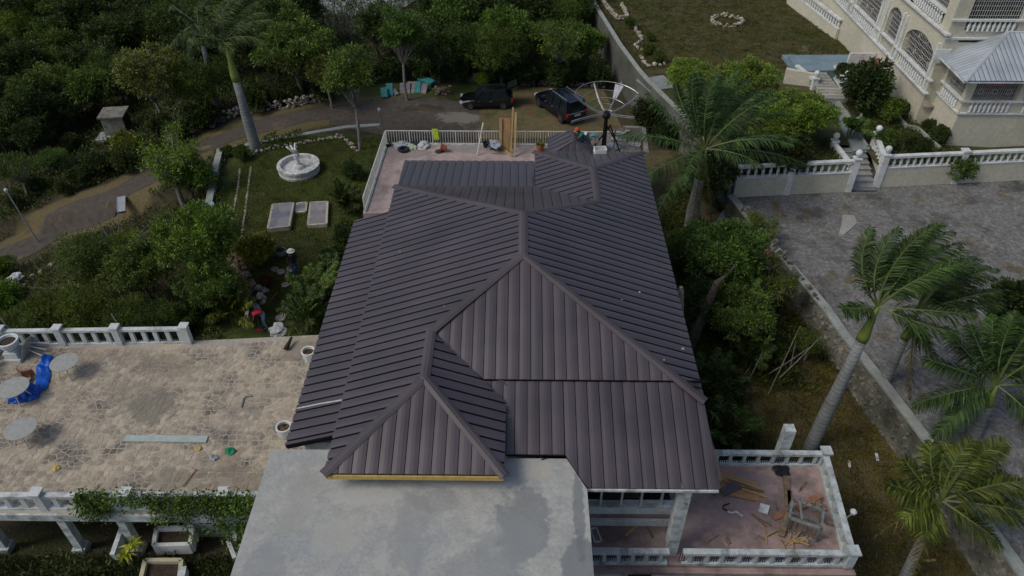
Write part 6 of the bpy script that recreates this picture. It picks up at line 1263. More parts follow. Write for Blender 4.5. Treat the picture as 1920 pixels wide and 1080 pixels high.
def tree(label, V, u, v, r, cat='tree', tint=(1, 1, 1), group=None, name='tree', base=None, zs=1., hk=None, ground=None, rz=None):
    """crown centre seen at pixel u,v with pixel radius r"""
    cm, tm, hc, rx = V; R0 = (rx + .75 * (1 if rx > 1 else .5)) * .84; s = 1.; p = None
    for _ in range(12):
        h = hc * s * zs
        p = (G(u, v, ground + h) if ground is not None else GT(u, v, h)); s = r * depth(p) / F / R0
    z = ground if ground is not None else gz(p.x, p.y)
    t = thing(name, label, cat, (p.x, p.y, z), group); t.rotation_euler = (0, 0, rnd.uniform(0, 6.28) if rz is None else rz); t.scale = (s, s, s * zs)
    for me, nm in ((tm, 'trunk'), (cm, 'crown')):
        o = bpy.data.objects.new(nm, me); C.objects.link(o); o.parent = t; o['_o'] = [0, 0, 0]; o.color = (*tint, 1)
    return t
def crs(pts, n=9):   # smooth curve
    out = []
    for i in range(n): t = i / (n - 1); a, b, c = pts; out.append(a * (1 - t) ** 2 + b * 2 * t * (1 - t) + c * t * t)
    return out
WIND = Vector((.85, .25, .0))
def frond(parent, base, d0, L, r, wind=.5, droopk=.5, tint=(1, 1, 1), ll=.85, nst=84):
    """one feather leaf: rachis bent by weight and wind, two ranks of drooping leaflets"""
    d0 = d0.normalized(); p1 = base + d0 * L * .55; p2 = base + (d0 * .72 + WIND * wind).normalized() * L * .98 - Vector((0, 0, L * droopk)) * (1 - max(0, d0.z) * .4)
    c = crs([base, p1, p2], 15); m = M(); m.tube(c, [.05 - .043 * i / 14 for i in range(15)], 4)
    f = len(m.f); up = Vector((0, 0, 1)); q = M()
    for k in range(nst):
        t = .13 + .87 * k / nst; x = t * 14; i = min(13, int(x)); p = c[i].lerp(c[i + 1], x - i); tg = (c[i + 1] - c[i]).normalized(); sd = tg.cross(up)
        if sd.length < .1: sd = Vector((1, 0, 0))
        sd.normalize(); nn = sd.cross(tg)
        l = ll * (math.sin(math.pi * min(1, t * .86 + .12)) ** .6) * r.uniform(.75, 1.15)
        for s in (-1, 1):
            d = (sd * s * .85 + tg * (.5 + .25 * t) + nn * r.uniform(-.25, .35) + WIND * wind * r.uniform(.25, .6)).normalized(); w_ = .022
            dr = r.uniform(.3, .62) * (1 - .5 * wind); a = p + d * l * .48 - up * l * dr * .2; e = p + d * l * .82 - up * l * dr + WIND * wind * l * .3; wv = (tg * w_ + nn * w_ * r.uniform(-.8, .8))
            q.add([p - wv * .6, p + wv * .6, a + wv, a - wv, e + wv * .2, e - wv * .2], [(0, 1, 2, 3), (3, 2, 4, 5)])
    me_ = M(); me_.v = m.v + q.v; b = len(m.v); me_.f = m.f + [tuple(i + b for i in ff) for ff in q.f]; me_.m = [0] * f + [1] * len(q.f)
    o = me_.build('frond', [STALK, FRONDM], parent); o.color = (*tint, 1); return o
STALK = plain('frond_stalk', (.09, .12, .035), .6); SHAFT = mat('green_crownshaft', (.2, .26, .05), (.14, .19, .04), .5, 2, stretch=(1, 1, .2)); OLDL = mat('dry_leaf_sheath', (.2, .12, .07), (.12, .07, .045), .9, 4)
def rings(m, scale=5.):
    n = m.node_tree.nodes; L = m.node_tree.links; b = n['Principled BSDF']; src = b.inputs['Base Color'].links[0].from_socket
    tc = n.new('ShaderNodeTexCoord'); wv = n.new('ShaderNodeTexWave'); wv.bands_direction = 'Z'; wv.inputs['Scale'].default_value = scale * .3; wv.inputs['Distortion'].default_value = 1.2; wv.inputs['Detail'].default_value = 3; L.new(tc.outputs['Object'], wv.inputs['Vector'])
    mr = n.new('ShaderNodeMapRange'); mr.inputs[2].default_value = .3; mr.inputs[3].default_value = .62; mr.inputs[4].default_value = 1.08; L.new(wv.outputs[1], mr.inputs[0])
    mx = n.new('ShaderNodeMix'); mx.data_type = 'RGBA'; mx.blend_type = 'MULTIPLY'; mx.inputs[0].default_value = .7; L.new(src, mx.inputs[6]); L.new(mr.outputs[0], mx.inputs[7]); L.new(mx.outputs[2], b.inputs['Base Color'])
rings(PTRUNK)
def palm(label, base, top, L, fr, shaft=1.3, r0=.24, r1=.17, wind=.5, seed=1, tint=(1, 1, 1), droop=.45, group=None, sheath=False, dead=()):
    """fr: list of (azimuth deg, elevation deg, length factor)"""
    r = random.Random(seed); t = thing('palm_tree', label, 'palm', base, group); ax = (top - base).normalized(); cs = top - ax * shaft
    b = base - Vector((0, 0, .4)); M().tube([b, base.lerp(cs, .12), base.lerp(cs, .4), base.lerp(cs, .75), cs], [r0 * 1.35, r0 * 1.1, r0 * 1.12, r1 * 1.15, r1 * 1.08], 14).build('trunk', PTRUNK, t, smooth=True)
    M().tube([cs - ax * .03, cs + ax * shaft * .15, cs + ax * shaft * .5, top], [r1 * 1.15, r1 * 1.2, r1 * .8, r1 * .45], 12).build('crownshaft', SHAFT, t, smooth=True)
    if sheath:
        q = M(); q.tube([cs + Vector((.1, -.1, -.1)), cs + ax * shaft * .5 + Vector((-.12, -.08, 0)), top + Vector((-.05, -.05, 0))], [.14, .13, .06], 7); q.build('dry_sheath', OLDL, t, smooth=True)
    for az, el, lf in fr:
        d = Vector((math.cos(R(az)) * math.cos(R(el)), math.sin(R(az)) * math.cos(R(el)), math.sin(R(el)))); k = r.uniform(.85, 1.2); frond(t, top + d * .05, d, L * lf, r, wind, droop * r.uniform(.75, 1.2), tuple(x * k for x in tint))
    for az, el in dead: frond(t, top - ax * .15, Vector((math.cos(R(az)) * math.cos(R(el)), math.sin(R(az)) * math.cos(R(el)), math.sin(R(el)))), L * .75, r, wind * .3, .5, (2.1, 1.0, .9), .5, 46)
    q = M(); q.tube([top - ax * .05, top + ax * .8 + WIND * wind * .5, top + ax * 1.7 + WIND * wind * 1.2], [.06, .035, .01], 5); q.build('spear_leaf', STALK, t)
    return t
full = lambda n, e0, e1, off=0: [(off + 360 * i / n + 9 * math.sin(i * 3.1), (e0, e1)[i % 2] + 8 * math.sin(i * 1.7), 1 + .1 * math.sin(i * 2.3)) for i in range(n)]
b = GT(1293, 432); tp = GY(1322, 280, b.y - .1); palm('big royal palm growing beside the right side of the house with a brown dry sheath', b, tp, 5.5, [(185, 22, 1.0), (205, 0, 1.15), (172, 38, .95), (150, 50, .9), (128, 58, .95), (105, 66, .95), (80, 70, 1.), (60, 62, 1.), (38, 50, 1.), (20, 38, 1.), (2, 25, 1.), (-15, 12, 1.05), (-40, 20, .6), (90, 50, .95), (50, 45, .95), (10, 58, .95), (120, 42, .85), (160, 62, .9), (218, -22, 1.15), (230, 10, .6), (-25, 35, .9), (140, 75, .9)], shaft=1.7, r0=.34, r1=.24, wind=.22, seed=2, sheath=True, tint=(.62, .84, .78), droop=.34, dead=((250, -60), (300, -65)))
b = GT(1516, 845); tp = GY(1646, 575, b.y + .6); palm('royal palm behind the near terrace leaning right, left one of the windblown pair', b, tp, 3.9, [(152, 60, .85), (160, 44, .85), (100, 76, 1.), (80, 66, 1.05), (66, 56, 1.1), (50, 66, 1.05), (34, 52, 1.05), (18, 40, .95), (0, 60, .85), (-30, 18, .85), (-45, 2, .75), (195, 5, .4)], shaft=1.6, r0=.26, r1=.19, wind=.5, seed=3, droop=.14, tint=(.72, .85, .7))
b = GT(1634, 768); tp = GY(1718, 588, b.y + .4); palm('royal palm with a dark bruised trunk, right one of the windblown pair', b, tp, 3.6, [(80, 62, 1.), (58, 48, 1.1), (40, 38, 1.15), (26, 30, 1.15), (12, 24, 1.15), (-2, 18, 1.05), (20, 52, 1.1), (-8, 40, .9), (45, 68, 1.), (-125, -14, .5)], shaft=1.3, r0=.23, r1=.17, wind=.65, seed=4, droop=.14, tint=(.7, .8, .62), dead=((-100, -50),))
b = GT(1690, 1095); tp = GY(1765, 938, b.y + .3); palm('younger palm with a yellow green crown at the lower right', b, tp, 2.9, [(150, 55, .9), (168, 38, .85), (182, 22, .8), (95, 72, 1.), (70, 78, .8), (42, 58, 1.25), (38, 52, 1.1), (20, 34, 1.), (5, 22, 1.1), (-10, 8, 1.1), (-22, 22, 1.1), (-50, 0, .7), (-140, -10, .4), (125, 62, .8), (200, 5, .5), (-5, 45, 1.)], shaft=.9, r0=.17, r1=.13, wind=.3, seed=5, tint=(1.3, 1.1, .7), droop=.36, dead=((-120, -50), (170, -45)))
b = G(1812, 845, .9); tp = GY(1868, 722, b.y + .2); palm('dark palm at the right edge of the picture behind the younger palm', b, tp, 3.6, [(148, 52, .95), (160, 40, 1.), (175, 24, .95), (190, 4, .9), (125, 60, .95), (105, 68, 1.), (80, 66, 1.), (60, 72, 1.), (45, 52, 1.), (15, 40, 1.), (-15, 20, 1.), (-60, 0, .6), (205, -12, .75), (135, 72, .9), (0, 65, .9)], shaft=1., r0=.24, r1=.18, wind=.2, seed=6, tint=(.55, .72, .62), droop=.4)
b = GT(481, 283); tp = GY(421, 76, b.y + .2); palm('tall grey trunked royal palm with a bright green shaft beside the driveway', b, tp, 3.6, [(178, 5, .75), (195, 18, .8), (160, 35, .9), (140, 50, .9), (110, 62, 1.), (80, 68, 1.), (55, 62, 1.), (30, 55, 1.), (8, 42, 1.), (-15, 25, .7), (-80, 10, .4), (50, 40, 1.), (90, 75, 1.), (200, 45, .8), (125, 72, .9)], shaft=2.6, r0=.32, r1=.23, wind=.42, seed=7, droop=.3)
b = GT(408, 205); tp = GY(372, 45, b.y + .2); palm('royal palm with a reddish shaft standing behind the tall grey one', b, tp, 3.2, full(13, 35, -5), shaft=1.5, r0=.24, r1=.17, wind=.3, seed=8, tint=(.6, .75, .7))
# main trees
T = tree
T('big glossy mango tree left of the garden rock wall', BIG, 372, 448, 84, name='mango_tree', tint=(1.3, 1.35, .9), zs=1.15); T('rounded mango tree with darker leaves just above the patio hedge', BIG, 395, 535, 58, name='mango_tree', tint=(.9, 1.0, .8))
T('olive green mango tree left of the big glossy one', BIG, 262, 500, 66, name='mango_tree', tint=(1.1, 1.05, .9)); T('dull feathery tree beside the driveway bend, left of the mango trees', FINE, 165, 492, 58, tint=(1.0, .95, .9))
T('loose bright green tree with pale forked twigs by the left of the fountain', AIRY, 318, 300, 74, tint=(1.6, 1.6, 1.1)); T('bushy green tree overlapping the garden wall', MANGO, 350, 328, 46, tint=(1.25, 1.3, 1.), name='mango_tree')
T('yellow green tree with a visible leaning trunk left of the tall palm', LIGHT, 278, 135, 66); T('drab feathery tree right of the yellow green tree', FINE, 372, 160, 52, tint=(.9, .85, .7))
T('small green tree in the dark woods below left', LIGHT, 112, 155, 42, tint=(.8, 1.0, .8))
T('tall bright green tree with layered branches right of the tall palm', BIG, 555, 95, 80, tint=(1.1, 1.15, .9), zs=.9); T('yellowish round topped tree at the edge of the driveway', LIGHT, 610, 130, 42, tint=(.9, .95, .9)); T('big dark tree behind the ribbed sheet', BIG, 505, 50, 70)
T('tall slim tree with a bare lower trunk by the terrace corner', TALL, 655, 140, 52, tint=(1.15, 1.15, .95)); T('slender tree with a forked pale trunk behind the row of junk', TALL, 752, 62, 45, tint=(.9, 1.1, .9)); T('thin dark bushy tree left of the slender forked one', DARK, 705, 55, 45)
T('dark bushy tree right of the slender forked one', DARK2, 820, 90, 48); T('rounded green tree at the top behind the parking area', MANGO2, 850, 30, 55, tint=(.85, .95, .8), name='mango_tree'); T('feathery dull tree behind the black hatchback', FINE, 870, 85, 45, tint=(.7, .8, .8))
T('bright green shrubby tree in the middle of the woods behind the cars', MANGO, 945, 55, 55, tint=(.95, 1.1, .8), name='mango_tree'); T('olive feathery tree above the rock bank', FINE, 940, 95, 50, tint=(.85, .85, .7)); T('dark green tree at the top of the picture left of the bare branched one', DARK2, 990, 20, 50)
T('thin crowned tree with bare pale branches near the boundary wall', AIRY, 1050, 75, 62, tint=(1.2, 1.2, .9)); T('bushy tree close against the boundary wall', MANGO2, 1100, 80, 38, tint=(1., 1.15, .85)); T('tree at the top left of the boundary wall', DARK, 1060, 10, 45)
T('small yellow green shrub beside the rock bank', BUSH, 905, 148, 14, 'shrub', (1.8, 1.6, .9), name='shrub')
T('dark shrub in the corner between the far railing and the boundary wall', BUSHD, 1225, 215, 35, 'shrub', (.7, .7, .7), name='shrub'); T('dark shrub below the boundary wall, nearer one', BUSHD, 1245, 250, 25, 'shrub', (.6, .7, .7), name='shrub')
# right side of the house
T('wide dark green tree with a thick leaning trunk right of the house', BIG, 1362, 478, 88, tint=(.8, .95, .85)); T('fresh green tree top just right of the roof', BIG, 1300, 460, 48, tint=(1.0, 1.15, .9)); T('lower spreading tree with pale twigs beside the lane', BIG, 1390, 590, 70, tint=(1.05, 1.05, 1.)); T('leafy tree along the lane wall with olive leaves', AIRY, 1440, 535, 62, tint=(1.1, 1.0, .85)); T('small tree overhanging the lane wall near the timber panel', AIRY, 1430, 430, 45, tint=(1.2, 1.1, .8))
T('dark dense tree below the big palm', DARK, 1340, 330, 55, name='tree', ground=1.2); T('dark bush against the right roof edge', DARK, 1330, 560, 55, tint=(.7, .8, .7)); T('small yellow green tree in front of the white garden wall', LIGHT, 1345, 352, 22, tint=(1.3, 1.4, .9), ground=1.0)
T('broad leaved shrub beside the near terrace railing', BUSHD, 1355, 790, 38, 'shrub', name='shrub'); T('low dark green shrub under the right roof edge', BUSHD, 1350, 720, 45, 'shrub', name='shrub', tint=(1., 1., .8)); T('dusty shrub beside the lane', BUSH, 1450, 650, 32, 'shrub', (.7, .65, .6), name='shrub')
T('light green weed tree hanging over the wall cap', AIRY, 1520, 700 - 60, 35, tint=(.9, .85, .6))
# neighbour garden
T('light green dense tree beyond the boundary wall, leftmost', BIG, 1290, 138, 47, tint=(1.9, 1.9, 1.3), ground=2.9, zs=.7); T('light green tree left of the blue steps', BIG, 1402, 148, 62, tint=(1.7, 1.6, 1.2), ground=2.9, zs=.7); T('big light green tree beside the garden path', BIG, 1500, 212, 72, tint=(1.6, 1.6, 1.1), ground=2.9, zs=.7); T('yellowish green tree behind the white garden wall', BIG, 1455, 240, 52, tint=(1.5, 1.4, 1.1), ground=2.9, zs=.7)
T('low dark plants behind the white garden wall', BUSHD, 1480, 285, 40, 'shrub', (.9, .8, .7), name='shrub', ground=2.95); T('dark shrub right of the big palm behind the garden wall', BUSHD, 1400, 280, 38, 'shrub', (.8, .9, .8), name='shrub', ground=2.9)
T('large black green hedge bush beside the neighbour house', BUSHD, 1632, 160, 48, 'bush', (.75, .8, .75), name='bush', ground=3.0); T('round dark bush with white flowers at the garden steps', BUSHD, 1588, 135, 20, 'bush', (1., 1., 1.1), name='bush', ground=3.0)
T('flowering shrub by the entrance steps', BUSH, 1662, 262, 20, 'shrub', (.9, 1., .9), name='shrub', ground=3.0); T('leafy shrub in the middle of the flower bed', BUSH, 1670, 205, 24, 'shrub', (1.2, 1.2, 1.), name='shrub', ground=3.0); T('small round shrub against the cream wall', BUSHD, 1703, 200, 13, 'shrub', name='shrub', ground=3.0); T('dark round shrub near the pavilion corner', BUSHD, 1762, 250, 19, 'shrub', name='shrub', ground=3.0); T('small dark shrub left of the pavilion corner', BUSHD, 1742, 235, 13, 'shrub', name='shrub', ground=3.0)
T('low dark plant in the flower bed right of the steps', BUSHD, 1720, 275, 22, 'shrub', (.8, .8, .7), name='shrub', ground=3.0); T('thin shrub growing from the foot of the right cream wall', BUSH, 1800, 312, 26, 'shrub', (1.1, 1.1, 1.), name='shrub', ground=1.8, zs=1.3); T('small thin plant growing from the right cream wall', BUSH, 1757, 318, 14, 'shrub', (1.3, 1.3, 1.), name='shrub', ground=1.8)
T('small shrub against the parapet by the far lawn', BUSHD, 1602, 42, 13, 'shrub', (1.4, 1.3, 1.), name='shrub', ground=2.8); T('spiky dark plant at the foot of the facade', BUSHD, 1628, 68, 9, 'shrub', name='shrub', ground=2.9)
T('black green hedge on the right edge of the stone yard', BUSHD, 1905, 565, 55, 'hedge', (.7, .7, .7), name='hedge', ground=1.8); T('dark hedge continuing down the right edge', BUSHD, 1935, 640, 45, 'hedge', (.9, .7, .6), name='hedge', ground=1.8)
for i, (u, v, r_) in enumerate(((1215, 92, 12), (1222, 70, 8), (1236, 108, 12), (1183, 42, 10))): T(('small leafy plant in the upper stone bed', 'tiny plant on the lawn near the stone bed', 'dark upright plant in the stone bed', 'low plant beside the boundary wall')[i], BUSH, u, v, r_, 'plant', (1., 1., .8), name='plant', ground=2.8)
# garden plants
bt = thing('bare_tree', 'leafless pale twiggy tree among the green ones above the mango trees', 'tree', GT(238, 505)); q = M(); o0 = GT(238, 505)
for i in range(26):
    a = rnd.uniform(0, 6.28); e = rnd.uniform(.5, 1.4); d = Vector((math.cos(a) * math.cos(e), math.sin(a) * math.cos(e), math.sin(e))); l = rnd.uniform(2.2, 3.8); q.tube([o0 + Vector((0, 0, 1.2)), o0 + Vector((0, 0, 1.2)) + d * l * .6, o0 + Vector((0, 0, 1.25)) + d * l + Vector((rnd.uniform(-.3, .3), rnd.uniform(-.3, .3), .2))], [.03, .018, .006], 4)
q.tube([o0 - Vector((0, 0, .3)), o0 + Vector((0, 0, 1.3))], [.12, .07], 7); q.build('branches', PBARK, bt)
T('yellow and red leaved croton bush in the garden', BUSH, 478, 470, 33, 'shrub', (2.2, 1.4, .8), name='croton_bush'); T('dark round bush by the left terrace wall', BUSHD, 662, 318, 19, 'bush', (.9, 1.0, .9), name='bush'); T('dark feathery bush beside the slabs', BUSHD, 655, 375, 24, 'bush', (1., 1., .8), name='bush'); T('dark shrub strip against the low roof, upper', BUSHD, 648, 440, 22, 'bush', (.7, .8, .7), name='bush')
T('dark shrub behind the standing person', BUSHD, 622, 478, 22, 'bush', (.8, 1., .8), name='bush'); T('small hedge bush at the foot of the tall palm', BUSH, 452, 287, 15, 'shrub', (.9, .9, .7), name='shrub'); T('small hedge bush left of the tall palm foot', BUSH, 425, 283, 11, 'shrub', (.8, .8, .6), name='shrub')
T('dark red leaved plant by the rock wall, lower one', BUSHD, 500, 525, 14, 'plant', (2.6, .7, .7), name='plant'); T('dark red leaved plant left of the green net', BUSHD, 445, 548, 18, 'plant', (2.4, .6, .7), name='plant'); T('yellow leaved small plant above the green net', BUSH, 458, 534, 9, 'plant', (2.6, 2.2, .8), name='plant')
T('yellow croton under the patio, upper one', BUSH, 248, 975, 9, 'shrub', (3.6, 3., 1.), name='croton_bush', ground=2.4)
T('dry ochre bush beside the driveway bend', BUSH, 240, 272, 26, 'bush', (2., 1.5, 1.1), name='bush'); T('dark bush near the driveway bend', BUSHD, 185, 305, 28, 'bush', name='bush'); T('dark bush under the drab feathery tree', BUSHD, 375, 215, 28, 'bush', (1., 1., .8), name='bush')
T('bright green tree at the left edge of the picture', MANGO2, 8, 560, 42, tint=(1.3, 1.5, .9)); T('pale green bush at the left edge above it', BUSH, 5, 500, 22, 'bush', (1.4, 1.4, .8), name='bush')
T('broad tree with yellow new leaves on the slope beside the driveway', AIRY, 240, 455, 40, tint=(1.8, 1.6, .9)); T('grey twiggy shrub at the far left', AIRY, 28, 315, 45, tint=(.9, .9, .8)); T('feathery conifer beside the driveway', FINE, 95, 300, 30, tint=(.8, .95, .8), zs=.7)
for i, (u, v, r_, tn) in enumerate(((40, 625, 52, (.9, .85, .6)), (105, 590, 55, (1., .9, .6)), (170, 585, 52, (1.1, 1., .65)), (235, 600, 45, (.9, .85, .6)), (300, 600, 42, (.6, .65, .5)), (90, 640, 40, (.7, .7, .5)), (180, 630, 38, (.7, .7, .5)))):
    T(('feathery olive bamboo clump at the left end of the patio balustrade', 'tall olive bamboo clump behind the balustrade, second from the left', 'yellowish bamboo clump behind the middle of the balustrade', 'olive bamboo clump right of the yellowish one', 'dark bamboo clump next to the mango tree', 'low dark bamboo tuft behind the balustrade, left', 'low dark bamboo tuft behind the balustrade, right')[i], FINE, u, v, r_, 'bamboo', tn, name='bamboo_clump')
T('dark bush at the end of the patio balustrade', BUSHD, 340, 590, 30, 'bush', name='bush')
# woods: individuals of one look
k = 0
for j, v in enumerate((10, 48, 88, 128, 170, 212, 252)):
    for i in range(11):
        u = -60 + i * 62 + (j % 2) * 30 + rnd.uniform(-14, 14); vv = v + rnd.uniform(-12, 12)
        if vv > 262 - u * .34 and u > 90 or u > 470 and vv > 60 or u > 560: continue
        if abs(u - 278) < 50 and abs(vv - 135) < 45 or abs(u - 235) < 45 and abs(vv - 250) < 35: continue
        V = (DARK, DARK2, FINE, MANGO, DARK)[k % 5]; b_ = rnd.uniform(.75, 1.25)
        T('dark green woodland tree among many alike in the dense woods at the upper left' if k % 6 else 'yellow green woodland tree standing among the dark ones at the upper left', V, u, vv, rnd.uniform(36, 54), tint=(b_ * .8, b_ * .84, b_ * .66) if k % 6 else (1.5, 1.45, .85), group='trees of the woods at the upper left' if k % 6 else 'yellow green trees among the dark woods', name='woodland_tree'); k += 1
for i in range(13):
    if i < 4: continue
    u = 690 + i * 33 + rnd.uniform(-8, 8); V = (DARK2, MANGO2, DARK, FINE)[i % 4]
    for vv in (-35 if i > 2 else -60, 22): 
        if u < 800 and vv > 0: continue
        T('green woodland tree among many alike in the woods behind the parked cars', V, u, vv + rnd.uniform(-8, 8), rnd.uniform(34, 46), tint=(.9, 1., .75), group='trees of the woods behind the cars', name='woodland_tree')
for i in range(14):
    T('low dark shrub among many alike along the far edge of the parking area', BUSHD, 690 + i * 33 + rnd.uniform(-6, 6), 132 + rnd.uniform(-8, 8), rnd.uniform(18, 27), 'shrub', (.8, .9, .8), 'shrubs behind the parking area', 'shrub')
for i in range(16):
    u = (30, 70, 120, 150, 200, 235, 60, 20, 130, 300, 330, 290, 480, 520, 560, 610)[i]; v = (375, 345, 350, 330, 305, 300, 255, 230, 265, 235, 245, 275, 185, 178, 165, 165)[i]
    if ddrv(GT(u, v).x, GT(u, v).y) < 2.6: v -= 12
    T('low dark undergrowth shrub among many alike beside the driveway', BUSHD, u, v, rnd.uniform(16, 26), 'shrub', (1., 1., .8), 'shrubs beside the driveway', 'shrub')
# small areca palms: clumps of fronds
def areca(label, u, v, n, L, tint, z=None, seed=1, el=(25, 80)):
    r = random.Random(seed); p = GT(u, v) if z is None else G(u, v, z); t = thing('areca_palm', label, 'palm', p); q = M()
    for i in range(5): a = i * 1.3; q.tube([p + Vector((.12 * math.cos(a), .12 * math.sin(a), -.2)), p + Vector((.25 * math.cos(a), .25 * math.sin(a), .8))], [.05, .035], 6)
    q.build('stems', STALK, t)
    for i in range(n): a = 360 * i / n + r.uniform(-15, 15); e = r.uniform(*el); d = Vector((math.cos(R(a)) * math.cos(R(e)), math.sin(R(a)) * math.cos(R(e)), math.sin(R(e)))); frond(t, p + Vector((0, 0, .7)), d, L * r.uniform(.75, 1.1), r, .1, .35, tuple(x * r.uniform(.8, 1.2) for x in tint), .5, 46)
areca('clump of golden and green areca palm left of the bending person', 445, 610, 18, 2., (2.2, 1.6, .8), seed=3); areca('dark areca palm clump at the end of the patio balustrade', 385, 612, 14, 1.7, (1., 1.1, .8), seed=4); areca('big areca palm clump between the garden path and the low roof', 596, 575, 24, 2.4, (1.4, 1.4, .8), seed=5); areca('darker areca palm clump nearest the patio and the low roof', 585, 615, 20, 2.2, (.9, 1., .7), seed=6); areca('small areca palm tuft behind the standing person', 622, 535, 14, 1.6, (1., 1.1, .8), seed=7)
areca('orange tipped areca palm by the right roof edge', 1360, 830, 16, 2., (1.2, 1.2, .8), seed=8); areca('areca palm clump under the spreading tree beside the lane', 1330, 740, 18, 2.2, (.9, 1.1, .8), seed=9); areca('pale fan of palm leaves low among the trees right of the roof', 1385, 560, 10, 1.2, (1.6, 1.6, 1.1), seed=10, z=2.5); areca('small palm tuft at the entrance steps', 1592, 262, 12, 1.3, (1.2, 1.4, .9), z=3.0, seed=11); areca('dark palm by the left terrace wall', 650, 400, 16, 1.9, (1., 1., .7), seed=12); areca('young palm beside the lane under the leaning twigs', 1400, 690, 14, 1.6, (1., 1., .7), seed=13)
for lb, u, v, z in (('yellow croton rosette under the patio, larger lower one', 236, 1038, 2.6), ('yellow croton rosette under the patio, right of the larger one', 248, 1022, 2.6)):
    p = G(u, v, z); t = thing('croton_plant', lb, 'plant', (p.x, p.y, 1.5)); M().tube([(p.x, p.y, 1.4), p], .03, 5).build('stem', BARK, t); q = M(); leaves(q, p, 34, .42, .1, .7); o = q.build('leaves', LEAFY, t); o.color = (2.6, 2.4, 1., 1)
# vines over the near patio balustrade
rg = np.random.default_rng(5); P = []
for (u0, u1, n, dz) in ((150, 200, 1500, .45), (200, 480, 1900, .2), (275, 345, 1000, .6), (330, 480, 2600, 1.1), (400, 470, 1200, 1.8)):
    for _ in range(n // 14):
        u = rg.uniform(u0, u1); c = GY(u, 940, 14.7); z = 4.7 - abs(rg.normal()) * dz; c = Vector((c.x, 14.72 - rg.uniform(-.15, .35) - max(0, 4.2 - z) * .1, max(1.7, z + .05)))
        P.append(np.array(c)[None] + rg.normal(size=(14, 3)) * .1)
P = np.concatenate(P); D = unit(rg.normal(size=P.shape) + np.array([0, -.5, .2])); V, Fq = leafcloud(P, D, rg.uniform(.07, .14, len(P)), rg.uniform(.05, .08, len(P)), rg)
vo = bpy.data.objects.new('climbing_vine', fast_mesh('climbing_vine', V, Fq, LEAF)); C.objects.link(vo); vo.color = (.9, 1., .8, 1); tag(vo, 'leafy green vine hanging over the near patio balustrade', 'vine')
# undergrowth carpets
def carpet(name, label, cnt, area, h, m, tint, seed, L=.16, W=.05, zf=gz):
    rg = np.random.default_rng(seed); xs = []; 
    while len(xs) < cnt:
        x = rg.uniform(area[0], area[1]); y = rg.uniform(area[2], area[3])
        if area[4](x, y): xs.append((x, y, zf(x, y)))
    B = np.array(xs); k = 9; P = (B[:, None, :] + rg.normal(size=(cnt, k, 3)) * np.array([.13, .13, 0]) + np.array([0, 0, .02]) + rg.uniform(0, h, size=(cnt, k, 1)) * np.array([0, 0, 1])).reshape(-1, 3)
    D = unit(rg.normal(size=P.shape) * .7 + np.array([0, 0, .8])); V, Fq = leafcloud(P, D, L * rg.uniform(.5, 1.3, len(P)), W * rg.uniform(.7, 1.2, len(P)), rg)
    o = bpy.data.objects.new(name, fast_mesh(name, V, Fq, m)); C.objects.link(o); o.color = (*tint, 1); o['label'] = label; o['category'] = 'plants'; kind(o, 'stuff')
nr = lambda x, y, d: ddrv(x, y) > d
carpet('woodland_undergrowth', 'dark leafy undergrowth covering the ground of the woods', 16000, (-50, 7, 46, 84, lambda x, y: nr(x, y, 2.7) and (x < -15.5 or y > 59)), .4, LEAFD, (1, 1, .8), 1, .24, .1)
carpet('slope_undergrowth', 'leafy undergrowth on the slope between the driveway and the patio', 4200, (-36, -13.5, 23.4, 46, lambda x, y: nr(x, y, 2.6) and x < -15.5 - (y - 27) * .3 + 1.), .35, LEAFD, (1.1, 1., .7), 2, .2, .08)
carpet('garden_undergrowth', 'low garden plants in the shade beside the low roof', 2600, (-14, -7.4, 23.8, 36, lambda x, y: x > -10.2 or y < 25.5 and x > -14), .4, LEAFD, (1., 1.1, .8), 3, .2, .07)
carpet('lane_undergrowth', 'weeds and leaf litter between the house and the lane', 5200, (6.2, 15.5, 17.5, 40, lambda x, y: x < bwx(y) - .3 and (x < 10.5 or y > 24) and math.sin(x * 2.1) + math.cos(y * 1.3 + x) > -.5), .3, LEAFD, (1.2, 1., .7), 4, .18, .06)
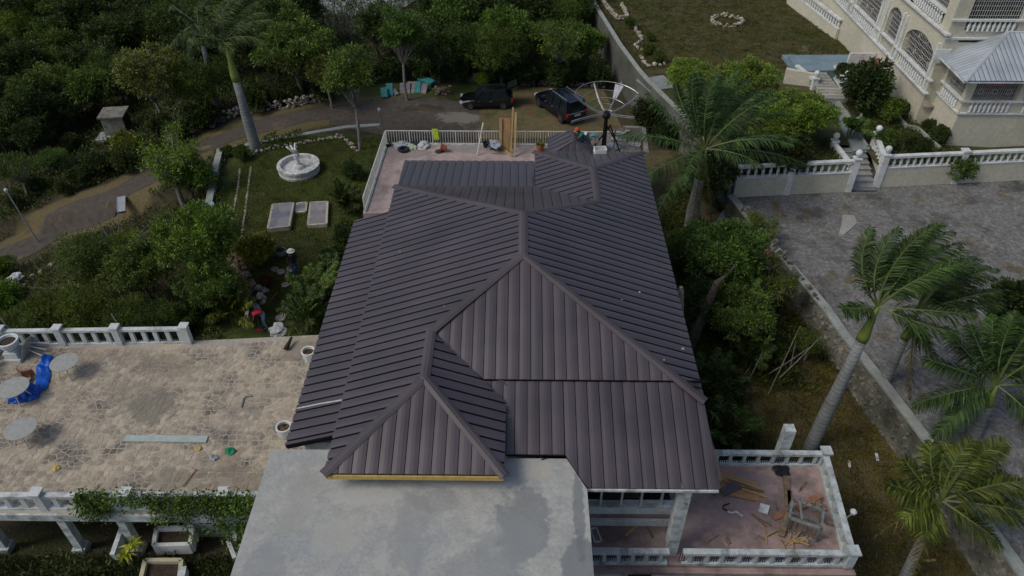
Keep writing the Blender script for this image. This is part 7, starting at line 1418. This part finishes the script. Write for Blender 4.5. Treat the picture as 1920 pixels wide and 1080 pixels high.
carpet('lower_garden_plants', 'plants under the patio edge, its shade painted into their leaf colour', 2200, (-22, -7.4, 10.5, 14.3, lambda x, y: True), .3, LEAFD, (.6, .6, .45), 5, .2, .07)  # tint lowered to put the shade below the patio into the leaves
carpet('grass_tufts', 'short grass on the fountain lawn', 14000, (-19.5, -7.5, 28, 47.5, lambda x, y: x > -18.2 + max(0, (37 - y)) * .5 and nr(x, y, 2.6)), .03, LEAFY, (.6, .62, .34), 6, .08, .025)
carpet('dry_grass', 'dry grass tufts along the lane', 9000, (8, 18, 8, 32, lambda x, y: x < bwx(y) - .3 and x > 8 + max(0, 18 - y) * 0 and (y < 12.8 or x > 11.1 or y > 17.2)), .03, LEAFY, (.95, .7, .5), 7, .12, .03)
carpet('flower_bed_plants', 'low dark plants in the neighbour flower beds', 2600, (13, 27, 40, 50, lambda x, y: x > bwx(y) + .4 and not (19.6 < x < 22.4)), .25, LEAFD, (1., .9, .6), 8, .14, .06, zf=lambda x, y: 2.95)
carpet('far_lawn_grass', 'patchy grass on the far lawn', 9000, (6, 26, 54, 78, lambda x, y: x > bwx(y) + .3), .02, LEAFY, (.6, .5, .3), 9, .12, .04, zf=lambda x, y: 2.9 - .4 * smooth(55, 70, y))
# fallen twigs and leaning bare stems beside the lane
for i, (u0, v0, u1, v1) in enumerate(((1455, 715, 1540, 630), (1440, 740, 1500, 612), (1400, 720, 1430, 660), (1480, 700, 1492, 640), (1370, 735, 1405, 690), (1425, 710, 1520, 650))):
    a = GT(u0, v0); b = GY(u1, v1, a.y + .3); tag(M().tube([a, a.lerp(b, .5) + Vector((0, 0, -.1)), b], [.035, .025, .012], 5).build('leaning_sapling', PBARK), 'thin bare grey sapling leaning over the lane side thicket', 'sapling', 'bare saplings beside the lane')
A = GT(1292, 650); tag(M().tube([A, A.lerp(GY(1330, 560, A.y), .6), GY(1345, 530, A.y), GY(1378, 500, A.y)], [.32, .25, .16, .08], 8).build('leaning_tree', BARK), 'thick dark leaning bare tree close to the right side of the roof', 'tree')
for o in bpy.data.objects:
    if '_o' in o: del o['_o']
